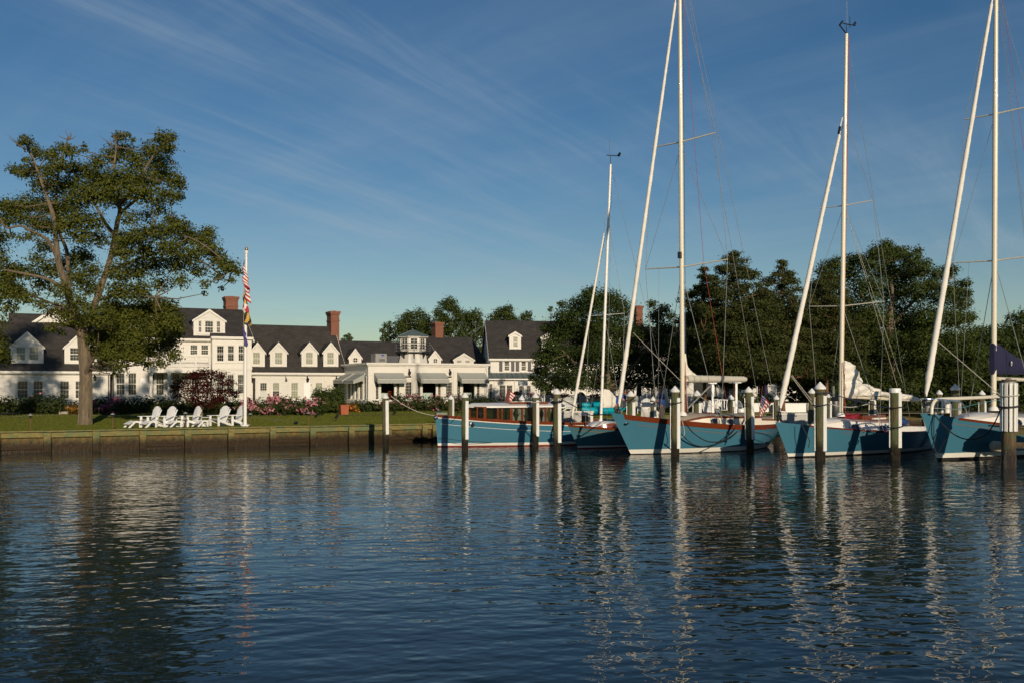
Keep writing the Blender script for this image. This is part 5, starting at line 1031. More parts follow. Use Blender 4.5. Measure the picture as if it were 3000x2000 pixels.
piling(2622, 1136, 1347, 32, 'flat topped mossy piling between the two right sloops', 'flat', strips=two_(2.42, .45), ropes=((1.9, 'rope_black'), (1.2, 'rope_black')), lean=-.5)
piling(2955, 1106, 1369, 44, 'stout piling ringed with many white vertical strips at the right edge', 'dome', strips=tuple((a, .42, 1.18, 2.74, .05) for a in range(-170, 171, 34)), ropes=((2.35, 'rope_white'), (1.98, 'rope_black'), (2.0, 'rope_black')), mt='piling_rust')
for px, py, w, Y, lb in ((1848, 1143, 24, 43.0, 'white capped piling beside the bending man'), (1527, 1158, 18, 48.2, 'small white capped piling seen over the launch roof'), (1912, 1160, 17, 47, 'white capped piling between the two standing men'), (2042, 1142, 24, 46.0, 'dark capped piling under the cream boom'), (2143, 1155, 20, 47.5, 'mossy capped piling beside the white garden bench'), (2275, 1156, 19, 46, 'capped piling just behind the stern flag'), (2377, 1136, 22, 44, 'capped piling half hidden by the broad mossy piling'), (2426, 1152, 16, 46.5, 'slim capped piling left of the cream mast'), (2556, 1160, 18, 47, 'capped piling under the flaked sail boom'), (2798, 1123, 27, 41.5, 'capped piling standing behind the cream spinnaker pole'), (2751, 1141, 19, 46, 'capped piling nearest the chrome bow pulpit'), (2878, 1142, 19, 46, 'capped piling close to the navy covered mast')):
    piling(px, py, 0, w, lb, Y=Y, strips=two_(1.95, .4), deep=.6)
for px, py, w, Y, lb in ((1712, 1206, 20, 45.5, 'short brown bollard post behind the small sloop'), (2170, 1196, 22, 45.0, 'short brown bollard post with white top right of the bench')):
    piling(px, py, 0, w, lb, 'flat', Y=Y, strips=(), deep=.6, mt='piling_rust')

# mooring lines: each one its own thing
def line(pts, r, mt, label, s=None):
    pts = [Vector(p) for p in pts]; pts = smooth_path(pts, 8) if s is None else sag(pts[0], pts[1], s, 18); m = MB(); m.tube(pts, r, 6); return tag(m.build('mooring_line', mt, None, smooth=True), label, 'rope')
line([P(1145, 1158, 43.1), P(1290, 1216, 43.4)], .012, 'rope_white', 'pale line from the lone piling to the launch bow', .22)
line([P(1355, 1165, 39.9), P(1335, 1220, 41.5), P(1313, 1241, 42.6), P(1300, 1226, 43.1)], .012, 'rope_black', 'dark line looped from the piling down to the launch bow')
line([P(1288, 1280, 43.1), P(1360, 1290, 42.8), P(1490, 1298, 44.0)], .011, 'rope_black', 'dark spring line low along the launch hull')
line([P(1640, 1166, 39.2), P(1680, 1187, 39.0), P(1725, 1213, 38.6), P(1765, 1213, 38.2), P(1796, 1212, 37.9), P(1830, 1190, 40), P(1862, 1160, 42.6)], .022, 'rope_black', 'black line from the small sloop\'s piling to the big sloop\'s bow')
line([P(2004, 1232, 37.5), P(2035, 1270, 38.0), P(2080, 1293, 38.6), P(2130, 1286, 39.4), P(2160, 1262, 40.2), P(2180, 1230, 41.2), P(2187, 1200, 41.6)], .022, 'rope_black', 'upper black line drooping across the big sloop\'s side')
line([P(1997, 1270, 37.3), P(2030, 1300, 37.8), P(2075, 1307, 38.3), P(2110, 1294, 38.9), P(2140, 1270, 39.6), P(2163, 1240, 40.4)], .020, 'rope_black', 'lower black line drooping across the big sloop\'s side')
line([P(1999, 1233, 37.2), P(2005, 1262, 37.4), P(2003, 1275, 37.4), P(1997, 1278, 37.4)], .016, 'rope_white', 'short white line hanging beside the tall mossy piling')
line([P(2390, 1153, 35.4), P(2420, 1150, 35.4), P(2520, 1175, 37.5), P(2640, 1202, 39)], .018, 'rope_navy', 'navy line running right from the broad mossy piling')
line([P(2428, 1180, 36), P(2455, 1188, 36.5), P(2500, 1191, 37), P(2550, 1180, 38)], .016, 'rope_white', 'white line sagging past the cream mast')
line([P(2348, 1240, 36.0), P(2362, 1270, 35.9), P(2372, 1290, 35.9), P(2368, 1310, 35.9)], .015, 'rope_black', 'black line hanging on the bow of the flaked sail sloop')
line([P(2736, 1212, 34.6), P(2775, 1255, 34.2), P(2815, 1281, 34.0), P(2855, 1285, 33.7), P(2890, 1270, 33.2), P(2915, 1235, 32.6), P(2935, 1190, 32.1)], .022, 'rope_black', 'black line drooping from the fourth sloop\'s bow to the fluted piling')
line([P(2737, 1212, 34.6), P(2736, 1270, 34.6), P(2738, 1310, 34.7), P(2746, 1325, 34.7), P(2760, 1305, 34.6), P(2782, 1255, 34.3)], .018, 'rope_black', 'black loop hanging down the fourth sloop\'s bow')
line([P(2790, 1200, 35), P(2870, 1180, 35.6), P(2930, 1170, 36)], .012, 'rope_teal', 'thin teal line on the fourth sloop\'s foredeck')
# ------------------------------------------------------------------ foliage
def leaf_mesh(name, mt, centers, normals, size, parent, aspect=.5, jitter=.45, fold=.25, per_mat=None):
    """many small folded leaves (two triangles pairs each), numpy built"""
    n = len(centers); c = np.asarray(centers, float); nn = np.asarray(normals, float) + RNG.normal(0, jitter, (n, 3)); nn /= np.linalg.norm(nn, axis=1)[:, None] + 1e-9
    t = RNG.normal(0, 1, (n, 3)); t -= nn * (t * nn).sum(1)[:, None]; t /= np.linalg.norm(t, axis=1)[:, None] + 1e-9; b = np.cross(nn, t)
    s = size * RNG.uniform(.6, 1.35, n)[:, None]; w = s * aspect
    v = np.stack([c - t * s * .5, c + b * w * .5 + nn * s * fold * .3, c + t * s * .5, c - b * w * .5 + nn * s * fold * .3], 1).reshape(-1, 3)
    f = (np.arange(n)[:, None] * 4 + np.array([[0, 1, 2, 0, 2, 3]])).reshape(-1)
    me = bpy.data.meshes.new(name); me.vertices.add(len(v)); me.vertices.foreach_set('co', v.reshape(-1).astype(np.float32))
    me.loops.add(len(f)); me.loops.foreach_set('vertex_index', f.astype(np.int32)); m = n * 2
    me.polygons.add(m); me.polygons.foreach_set('loop_start', np.arange(m, dtype=np.int32) * 3); me.polygons.foreach_set('loop_total', np.full(m, 3, np.int32))
    me.update(); me.validate(); me.materials.append(MATS[mt]); o = bpy.data.objects.new(name, me); C.objects.link(o)
    if parent: o.parent = parent
    return o
def blob_pts(c, r, n, shell=.55, flat=1.0):
    """points through an uneven blob, denser near its skin; returns points and outward normals"""
    d = RNG.normal(0, 1, (n, 3)); d /= np.linalg.norm(d, axis=1)[:, None]; q = RNG.uniform(shell ** 3, 1, n) ** (1 / 3) * (1 + .16 * RNG.normal(0, 1, n))
    lump = 1 + .22 * np.sin(d[:, 0] * 5 + c[0] * 3) * np.sin(d[:, 1] * 4 + c[1]) + .15 * np.sin(d[:, 2] * 7 + c[2] * 5)
    p = np.array(c) + d * (q * lump)[:, None] * np.array(r); nr = d * np.array([1, 1, 1.0]) + np.array([0, 0, .5]); return p, nr
def wood(t, limbs, twigs, mt='bark', tw='twig'):
    m = MB()
    for pts, r0, r1 in limbs:
        sp = smooth_path(pts, 5); n = len(sp); m.tube(sp, [r0 + (r1 - r0) * (i / (n - 1)) ** .8 for i in range(n)], 8 if r0 > .1 else 6)
    m2 = m; trunk = None
    for a, b, r in twigs:
        a, b = Vector(a), Vector(b); mid = a.lerp(b, .5) + Vector((random.uniform(-.1, .1), random.uniform(-.1, .1), -.06)) * (b - a).length; m2.tube([a, mid, b], [r, r * .7, r * .35], 4, cap=False)
    return m.build('trunk', mt, t, smooth=True)
def limb_points(limbs): return [Vector(p) for pts, _, _ in limbs for p in smooth_path(pts, 4)]
def tree(label, base, limbs, blobs, leaf, size, dens, group, cat='tree', mt='bark', shell=.35, aspect=.55, name='tree', stray=0.0, twr=.035):
    """limbs and blobs in world space; made local to the base"""
    base = Vector(base); t = thing(name, label, cat, tuple(base), 0, group)
    L = [([Vector(p) - base for p in pts], a, b) for pts, a, b in limbs]; lp = limb_points(L); tw = []; P_, N_ = [], []
    for c, r, k in blobs:
        c = Vector(c) - base; r = r if hasattr(r, '__len__') else (r, r, r)
        near = min(lp, key=lambda q: (q - c).length + (max(0, q.z - c.z) * .8)); tw.append((near, c, twr))
        for _ in range(3): e = c + Vector((random.uniform(-1, 1) * r[0], random.uniform(-1, 1) * r[1], random.uniform(-.5, 1) * r[2])) * .8; tw.append((c, e, twr * .5))
        n = int(dens * k * (r[0] * r[1] * r[2]) ** (2 / 3)); p, q = blob_pts(tuple(c), r, n, shell); P_.append(p); N_.append(q)
    wood(t, L, tw, mt); leaf_mesh('crown', leaf, np.concatenate(P_), np.concatenate(N_), size, t, aspect); return t
PX = lambda x, y, Y, dy=0.0: P(x, y, Y + dy)
def px_blobs(L, Y, spread, s=1.0):       # (px, py, radius px[, density]) at depth Y +- spread
    out = []
    for b in L:
        Yb = Y + random.uniform(-spread, spread); r = b[2] / F * Yb * s; out.append((P(b[0], b[1], Yb), (r, r * 1.05, r * .78), b[3] if len(b) > 3 else 1.0))
    return out

# big shade tree at the left
YT = 47.0; w = lambda x, y, d=0: P(x, y, YT + d)
limbs = [([w(249, 1246), w(250, 1190), w(252, 1110), w(247, 1040), w(243, 995)], .36, .27),
         ([w(243, 1000), w(225, 930, -.3), w(205, 880, -.6), w(190, 830, -.8), w(172, 770, -1), w(164, 700, -1.1), w(158, 640, -1), w(138, 580, -.8), w(110, 500, -.5), w(85, 440, -.2), w(70, 415)], .24, .03),
         ([w(246, 1000), w(258, 950, .4), w(275, 900, .7), w(300, 830, 1), (w(322, 760, 1.1)), w(338, 680, 1.1), w(350, 630, 1.2), w(400, 585, 1.0), w(448, 545, .6)], .23, .05),
         ([w(205, 880, -.6), w(200, 800, 0), w(195, 735, .8), w(172, 670, 1.0), w(165, 560, 1.2), w(180, 470, 1), w(200, 400, .8)], .13, .03),
         ([w(338, 690, 1.1), w(312, 660, 1.4), w(290, 620, 1.7), w(265, 570, 1.9), w(262, 520, 2)], .11, .03), ([w(340, 680, 1.1), w(352, 590, .4), w(335, 500, 0), w(340, 430, 0), w(330, 395)], .11, .02),
         ([w(352, 600, .4), w(400, 540, -.6), w(460, 440, -.8), w(500, 400, -.8)], .09, .02), ([w(198, 860, -.6), w(170, 835, -1.2), w(130, 815, -1.6), w(60, 800, -2), w(10, 790, -2.4)], .11, .04),
         ([w(172, 770, -1), w(140, 705, -1.6), w(95, 680, -2), w(60, 662, -2.2), w(20, 668, -2.6), w(0, 640, -2.8)], .10, .03), ([w(228, 940, -.3), w(200, 910, 1.0), w(130, 880, 2), w(50, 850, 2.6)], .10, .03),
         ([w(285, 880, .7), w(330, 868, 0), w(380, 862, -.6), w(455, 872, -1.2)], .08, .03), ([w(310, 800, 1), w(380, 770, 1.8), w(470, 740, 2.4), w(580, 760, 2.6), w(660, 820, 2.8)], .10, .02),
         ([w(322, 760, 1.1), w(400, 690, -.4), w(500, 680, -1.2), w(600, 720, -1.6), w(680, 790, -1.8)], .09, .02), ([w(252, 1090, -.2), w(266, 1060, -.6), w(278, 1045, -.8)], .11, .07), ([w(222, 960, -.2), w(205, 955, -.6), w(192, 953, -.9)], .10, .05),
         ([w(262, 960, .6), w(300, 930, 1.6), w(370, 930, 1.6), w(440, 950, 2.4)], .10, .03)]
big = [(75, 412, 20), (58, 420, 12, .6), (100, 440, 22), (78, 468, 16, .6), (40, 495, 20, .7), (62, 505, 24, .8), (90, 500, 26), (112, 455, 18, .6), (150, 450, 24), (185, 432, 20), (205, 445, 22), (245, 440, 12, .7), (250, 425, 9, .6), (170, 480, 30), (210, 490, 26), (140, 500, 26), (120, 540, 30), (165, 545, 36), (210, 535, 34), (250, 500, 32), (285, 475, 24), (290, 520, 38), (330, 455, 32), (350, 400, 20), (372, 395, 12, .6), (390, 410, 10, .6), (365, 440, 28), (400, 470, 34), (440, 440, 30), (475, 405, 26), (500, 400, 18), (490, 430, 26), (465, 470, 36), (480, 510, 36), (515, 530, 28), (530, 545, 16, .6), (525, 575, 18, .6), (500, 570, 30), (430, 520, 42), (375, 520, 42), (330, 530, 42), (290, 570, 42), (340, 580, 36), (400, 560, 40), (450, 575, 36, .8), (470, 610, 26, .6), (430, 630, 28, .55),
       (250, 560, 40), (215, 590, 38), (170, 610, 40), (120, 600, 34), (75, 600, 34), (40, 610, 30), (15, 600, 26), (20, 645, 24), (60, 635, 26, .8), (100, 650, 32, .8), (135, 660, 34), (190, 660, 38), (235, 640, 38), (240, 690, 34), (280, 650, 32, .8), (290, 700, 30, .7), (60, 700, 14, .6), (35, 690, 14, .5), (90, 690, 20, .5), (130, 720, 28, .7), (110, 760, 30, .7), (150, 790, 32), (200, 770, 34, .8), (240, 750, 36), (230, 810, 36), (270, 790, 30, .7), (265, 840, 36, .8), (180, 850, 34, .8), (120, 830, 30, .8), (85, 800, 28, .8), (50, 790, 30), (20, 800, 36), (30, 850, 36), (75, 870, 30, .8), (120, 890, 26, .5), (5, 760, 20, .6),
       (380, 640, 30, .7), (400, 690, 34), (355, 700, 32), (360, 740, 34), (420, 730, 40), (450, 680, 34), (490, 670, 30), (500, 640, 22, .7), (530, 660, 28), (550, 690, 34), (500, 720, 40), (460, 770, 38), (400, 790, 40), (345, 800, 36), (350, 850, 38), (410, 850, 36), (520, 770, 36), (560, 740, 38), (595, 700, 30), (610, 680, 22), (615, 730, 34), (640, 760, 30), (670, 780, 30), (695, 795, 16, .7), (580, 790, 30, .7), (530, 820, 28, .7), (470, 830, 30, .8), (640, 810, 22, .7), (600, 830, 18, .6), (680, 820, 14, .6), (650, 845, 10, .6), (600, 860, 10, .6),
       (330, 900, 40, 1.5), (290, 930, 38, 1.5), (370, 930, 42, 1.6), (420, 910, 40, 2), (465, 900, 34, 2), (500, 900, 26), (500, 940, 34, 2), (450, 960, 44, 1.6), (390, 985, 44, 1.6), (330, 980, 42, 1.6), (290, 990, 34, 2), (280, 1030, 30, 1.8), (330, 1030, 40, 2), (390, 1035, 36, 2), (440, 1020, 34, 1.8), (490, 1000, 32, 1.6), (520, 970, 24), (510, 1040, 24, .9), (470, 1060, 22, .8), (430, 1065, 20, .8), (350, 1070, 26, .9), (300, 1065, 22, .9), (340, 1095, 12, .6), (250, 900, 28, .8), (230, 880, 26, .7), (150, 960, 20, .7), (200, 930, 34), (235, 938, 28), (188, 902, 28), (150, 915, 22, .7), (180, 975, 14, .6)]
BT = tree('tall spreading shade tree with forked trunk on the lawn at left', (w(249, 1240).x, YT, .88), limbs, px_blobs(big, YT, 2.3, 1.16), 'leaf_locust', .12, 2300, 'trees on the lawn', shell=.15, aspect=.6)
for a, L in (((200, 410), ((210, 390), (222, 398), (205, 385), (170, 398), (190, 380))), ((330, 430), ((310, 410), (292, 398), (300, 440), (320, 405))), ((350, 395), ((370, 388),)), ((500, 480), ((498, 462), (520, 482), (505, 470))), ((490, 395), ((430, 390), (460, 395))), ((75, 440), ((25, 405), (22, 395)))):
    m = MB()
    for q in L: m.tube([w(*a) - BT.location, w((a[0] + q[0]) / 2 + 3, (a[1] + q[1]) / 2 + 2) - BT.location, w(*q) - BT.location], [.03, .02, .008], 4)
    m.build('bare_twig', 'twig', BT)
# neighbour at the left edge, mostly outside the frame
Y2 = 52; w2 = lambda x, y, d=0: P(x, y, Y2 + d)
tree('shade tree cut off by the left edge, its low branches over the wing', (w2(-210, 1222).x, Y2, .95), [([w2(-210, 1230), w2(-205, 1050), w2(-190, 900), w2(-150, 780)], .36, .16), ([w2(-190, 900), w2(-100, 830), w2(-20, 800), w2(40, 830)], .14, .03), ([w2(-150, 790), w2(-80, 700), w2(-20, 640)], .12, .03), ([w2(-205, 1040), w2(-100, 1030), w2(-10, 1040)], .12, .03)],
     px_blobs([(-60, 700, 80), (-20, 760, 50), (10, 830, 40), (45, 850, 34), (30, 900, 30), (-30, 860, 60), (-40, 940, 60), (-10, 1020, 40), (8, 1050, 30), (-60, 1060, 60), (0, 990, 22), (-140, 700, 110), (-250, 750, 120), (-200, 600, 110), (-120, 560, 80), (-300, 900, 110), (-150, 850, 80), (-180, 470, 100), (-250, 400, 100), (-110, 430, 60), (-170, 340, 90), (-90, 500, 50), (-260, 300, 80), (-330, 500, 110), (5, 690, 28), (-15, 640, 40)], Y2, 2.5), 'leaf_locust', .15, 1100, 'trees on the lawn', shell=.15, aspect=.6)
# trees behind the inn
def round_tree(label, px, pyb, pyt, wpx, Y, leaf, size, dens, group, n=26, seed=0, mt='bark', base_z=1.0, low=.30):
    rr = random.Random(seed); b = P(px, 0, Y); zt = H + (YH - pyt) / F * Y; zb = H + (YH - pyb) / F * Y; W = wpx / 2 / F * Y; hgt = zt - zb; bl = []
    base = Vector((b.x, Y, base_z))
    for i in range(n):
        q = (i + .5) / n; ph = i * 2.399 + rr.uniform(-.4, .4); zc = 1 - 2 * q; rad = math.sqrt(max(.05, 1 - zc * zc)) * rr.uniform(.62, .92)
        r = W * rr.uniform(.26, .42); bl.append((Vector((b.x + math.cos(ph) * rad * (W - r * .6), Y + math.sin(ph) * rad * (W - r * .6), zb + hgt / 2 + zc * (hgt / 2 - r * .55))), (r, r, r * .8), 1.0))
    bl.append((Vector((b.x, Y, zb + hgt * .5)), (W * .6, W * .6, hgt * .32), .7))
    limbs = [([base, Vector((b.x + .1, Y, base_z + (zb - base_z) * .6 + .4)), Vector((b.x, Y, zb + hgt * .35))], max(.16, W * .07), .10)]
    for i in range(5): ph = i * 1.26 + seed; limbs.append(([Vector((b.x, Y, zb + hgt * .05)), Vector((b.x + math.cos(ph) * W * .4, Y + math.sin(ph) * W * .4, zb + hgt * .3)), Vector((b.x + math.cos(ph) * W * .6, Y + math.sin(ph) * W * .6, zb + hgt * .65))], .10, .03))
    return tree(label, base, limbs, bl, leaf, size, dens, group, mt=mt, shell=.3)
for i, (px, pyt, wpx, Y, lb) in enumerate(((1215, 905, 150, 122, 'bushy tree behind the cupola, lowest crown of the far trees'), (1310, 868, 125, 118, 'taller olive tree behind the brick chimney right of the cupola'), (1385, 905, 110, 124, 'middle tree behind the right range\'s roof'), (1475, 892, 130, 126, 'dark round tree behind the tall roofed block'), (1540, 910, 90, 128, 'smallest far tree at right over the tall roof'), (1018, 975, 50, 125, 'pale treetop peeping past the wing\'s end chimney'), (1135, 940, 60, 124, 'leafy edge tree at left of the far trees'))):
    round_tree(lb, px, 1060, pyt, wpx, Y, 'leaf_far', .24, 600, 'trees beyond the roofs', 22, i + 3)
# round maple in front of the inn
YM = 72; tree_m = [(1745, 880, 50), (1700, 900, 45), (1790, 880, 40), (1660, 930, 45), (1820, 905, 40), (1640, 970, 45), (1600, 960, 24, .7), (1615, 1010, 40), (1590, 1045, 34), (1640, 1050, 50), (1585, 1085, 30), (1580, 1120, 24), (1600, 1135, 22, .8), (1640, 1110, 46), (1700, 970, 60), (1760, 950, 60), (1820, 970, 55), (1700, 1040, 60), (1770, 1030, 65), (1840, 1040, 60), (1690, 1110, 50), (1760, 1110, 55), (1830, 1110, 50), (1890, 1060, 50), (1900, 1110, 45), (1880, 980, 45), (1862, 975, 32), (1925, 925, 32), (1945, 905, 22, .8), (1910, 890, 18, .7), (1950, 960, 34), (1965, 925, 18, .7), (1940, 1010, 50), (1960, 1060, 45), (1980, 1000, 24), (1990, 1040, 26), (1960, 1110, 40), (1985, 1085, 30), (1560, 1105, 14, .7), (1720, 860, 22, .8), (1735, 848, 14, .8), (1645, 890, 14, .7), (1612, 905, 10, .6)]
wm = lambda x, y, d=0: P(x, y, YM + d)
tree('round dark green maple before the white terrace', (wm(1786, 1180).x, YM, 1.0), [([wm(1786, 1210), wm(1786, 1160), wm(1782, 1125), wm(1775, 1060), wm(1760, 960)], .40, .08), ([wm(1785, 1135), wm(1840, 1090), wm(1900, 1010), wm(1930, 940)], .16, .03), ([wm(1784, 1130), wm(1720, 1090), wm(1660, 1040), wm(1620, 990)], .16, .03), ([wm(1785, 1140), wm(1850, 1130, -2), wm(1930, 1100, -3)], .12, .03), ([wm(1785, 1140), wm(1700, 1125, 2), wm(1610, 1110, 3)], .12, .03)],
     [(c, (r[0], r[0] * 1.3, r[2]), k) for c, r, k in px_blobs(tree_m, YM, 3.0)], 'leaf_maple', .145, 1600, 'trees on the lawn', shell=.25, aspect=.7)
# cedars
def cedar(label, px, pyb, pyt, wpx, Y, seed, top_shape=.52, trunk_b=1190, lean=0, extra=()):
    rr = random.Random(seed); b = P(px, 0, Y); zt = H + (YH - pyt) / F * Y; zb = H + (YH - pyb) / F * Y; W = wpx / 2 / F * Y; base = Vector((b.x, Y, 1.0)); bl = []; limbs = [([base, Vector((b.x + .05, Y, (zb + 1) / 2)), Vector((b.x, Y, zt - .3))], .26, .02)]
    n = 16
    for i in range(n):
        q = i / (n - 1); z = zb + (zt - zb) * q; rad = max(.12, W * (1 - q) ** top_shape * (.85 if q < .08 else 1)); k = max(3, int(9 * rad / W + 1))
        for j in range(k):
            ph = j * 6.283 / k + i * .9 + rr.uniform(-.3, .3); R_ = rad * rr.uniform(.6, 1.05); r = W * rr.uniform(.20, .30) * (1 - .55 * q); c = Vector((b.x + math.cos(ph) * R_, Y + math.sin(ph) * R_, z + rr.uniform(-.25, .25))); bl.append((c, (r * 1.25, r * 1.25, r * .62), 1.1))
            if rr.random() < .3: limbs.append(([Vector((b.x, Y, z - .5)), c], .05, .02))
        if i < n - 1: bl.append((Vector((b.x, Y, z)), (rad * .6, rad * .6, (zt - zb) / n), .6))
    bl.append((Vector((b.x, Y, zt - .2)), (.22, .22, .45), 1.2)); bl += [(P(x, y, Y + dy), (r / F * Y * 1.3, r / F * Y, r / F * Y * .6), 1.2) for x, y, r, dy in extra]
    for s_ in (-1, 1): limbs.append(([Vector((b.x, Y, zb + .2)), Vector((b.x + s_ * W * .4, Y - .4, zb - .3)), Vector((b.x + s_ * W * .8, Y - .6, zb + .3))], .07, .03))
    return tree(label, base, limbs, bl, 'leaf_cedar', .17, 1250, 'cedars right of the maple', mt='bark_red', shell=.2, aspect=.42)
cedar('tallest pointed cedar with an orange brown trunk', 2150, 1085, 750, 300, 62, 1, extra=((2205, 800, 16, 0), (2195, 812, 20, 0), (2105, 785, 14, 0), (2180, 790, 16, 0)))
cedar('shaggy cedar at the left edge of the dark cedar group', 2062, 1060, 800, 190, 64, 2, extra=((2018, 860, 22, 0), (2000, 880, 16, 0), (2090, 815, 16, 0)))
cedar('second pointed cedar behind the furled jib of the flaked sail sloop', 2292, 1090, 773, 220, 66, 3, extra=((2250, 820, 18, 0), (2310, 800, 14, 0)))
cedar('cedar with spreading bare lower stems behind the third mast', 2420, 1090, 800, 230, 68, 4)
cedar('low dark cedar filling in behind the taller cedars', 2230, 1110, 860, 330, 72, 5)
Y9 = 76; big2 = [(2598, 718, 22), (2570, 740, 32), (2610, 745, 36), (2640, 740, 26), (2670, 760, 32), (2690, 735, 16), (2540, 770, 36), (2590, 790, 44), (2650, 800, 46), (2700, 790, 34), (2715, 770, 16, .7), (2500, 760, 26), (2480, 800, 40), (2450, 770, 26), (2420, 790, 30), (2430, 830, 44), (2540, 840, 55), (2620, 850, 58), (2690, 850, 44), (2730, 830, 26), (2770, 800, 26), (2790, 790, 20), (2760, 860, 40), (2800, 850, 30), (2830, 830, 18), (2815, 880, 34), (2835, 860, 14), (2800, 930, 46), (2720, 930, 60), (2630, 930, 64), (2540, 930, 64), (2460, 900, 54), (2420, 930, 50), (2840, 930, 22), (2850, 980, 34), (2790, 1000, 50), (2700, 1010, 60), (2600, 1010, 60), (2500, 1000, 60), (2850, 1040, 40), (2780, 1070, 50), (2680, 1080, 56), (2580, 1080, 56), (2500, 1080, 50), (2640, 1130, 50), (2730, 1130, 50), (2540, 1130, 50), (2820, 1110, 46), (2600, 735, 20), (2390, 850, 40), (2370, 920, 44), (2740, 800, 22, .7)]
w9 = lambda x, y, d=0: P(x, y, Y9 + d)
tree('largest leafy tree at the right behind the sloops', (w9(2615, 1190).x, Y9, 1.0), [([w9(2612, 1210), w9(2612, 1050), w9(2608, 930), w9(2615, 860), w9(2600, 770)], .38, .08), ([w9(2610, 960), w9(2680, 880), w9(2760, 830), w9(2800, 810)], .16, .03), ([w9(2610, 980), w9(2540, 880), w9(2450, 820)], .16, .03), ([w9(2612, 1040), w9(2700, 1000), w9(2800, 940)], .14, .03), ([w9(2612, 1040), w9(2520, 990), w9(2430, 940)], .14, .03)],
     [(c, (r[0], r[0] * 1.4, r[2] * 1.1), k) for c, r, k in px_blobs(big2, Y9, 3.5)], 'leaf_far', .165, 1250, 'trees on the lawn', shell=.25, aspect=.65)
for i, (px, pyt, wpx, Y, lb) in enumerate(((2900, 945, 150, 84, 'dark bushy tree behind the navy sail cover'), (2985, 905, 150, 88, 'dark tree at the right edge behind the last mast'), (3090, 890, 200, 90, 'dark tree reaching in from beyond the right edge'), (2860, 1000, 130, 80, 'low dark bushy tree behind the fourth sloop\'s jib'))):
    round_tree(lb, px, 1180, pyt, wpx, Y, 'leaf_maple', .22, 620, 'dark trees at the right', 26, i + 30)

for i, (px, pyt, wpx, Y, lb) in enumerate(((2360, 930, 190, 112, 'dim far tree filling the gap between two cedars'), (2520, 900, 210, 116, 'dim far tree behind the largest leafy tree, left part'), (2690, 930, 200, 114, 'dim far tree behind the largest leafy tree, right part'), (2840, 975, 190, 118, 'dim far tree left of the navy sail cover'), (2960, 950, 190, 116, 'dim far tree behind the last mast'))):
    round_tree(lb, px, 1190, pyt, wpx, Y, 'leaf_maple', .30, 480, 'dark trees at the right', 24, i + 60)

# shrubs and flower beds
def shrub(label, px0, px1, pyt, pyb, Y, leaf='leaf_shrub', size=.17, dens=420, flower=None, nf=0, cat='shrub', fsize=.10, seed=0, deep=.8, group='shrubs along the inn', fr=.075):
    rr = random.Random(seed + int(px0)); x0, x1 = P(px0, 0, Y).x, P(px1, 0, Y).x; zt = H + (YH - pyt) / F * Y; gz = ground_z((x0 + x1) / 2, Y); h = max(.5, zt - gz); W = x1 - x0
    t = thing('shrub', label, cat, ((x0 + x1) / 2, Y, gz), 0, group); n = max(3, int(W / (h * .55))); P_, N_ = [], []; m = MB()
    for i in range(n):
        cx = -W / 2 + W * (i + .5) / n + rr.uniform(-.1, .1); hh = h * rr.uniform(.86, 1.04); r = (W / n * .85, deep * rr.uniform(.85, 1.1), hh * .56)
        p, q = blob_pts((cx, rr.uniform(-.15, .15), hh * .5), r, int(dens * (r[0] * r[1] * r[2]) ** (2 / 3)), .5); p[:, 2] = np.abs(p[:, 2]); P_.append(p); N_.append(q)
        for k in range(3): m.tube([(cx + rr.uniform(-.1, .1), 0, -.1), (cx + rr.uniform(-.4, .4) * r[0], rr.uniform(-.3, .3), hh * .6)], [.03, .012], 4)
    stuff(m.build('stem', 'bark', t)); pp = np.concatenate(P_); leaf_mesh('foliage', leaf, pp, np.concatenate(N_), size, t, .5)
    if flower:
        sel = pp[(pp[:, 1] < .1) | (pp[:, 2] > h * .8)]; w_ = np.sin(sel[:, 0] * 4.1 + seed) + np.sin(sel[:, 2] * 6.3 + sel[:, 0] * 2.7) + RNG.normal(0, .5, len(sel)); sel = sel[w_ > .15]; sel = sel[RNG.choice(len(sel), min(nf, len(sel)), replace=False)] + np.array([0, -.05, .04]); c, q = [], []
        for s_ in sel:
            for k in range(9): d = RNG.normal(0, 1, 3); d /= np.linalg.norm(d); c.append(s_ + d * fr); q.append(d)
        stuff(leaf_mesh('blossom', flower, np.array(c), np.array(q), fsize, t, .9, .2))
    return t
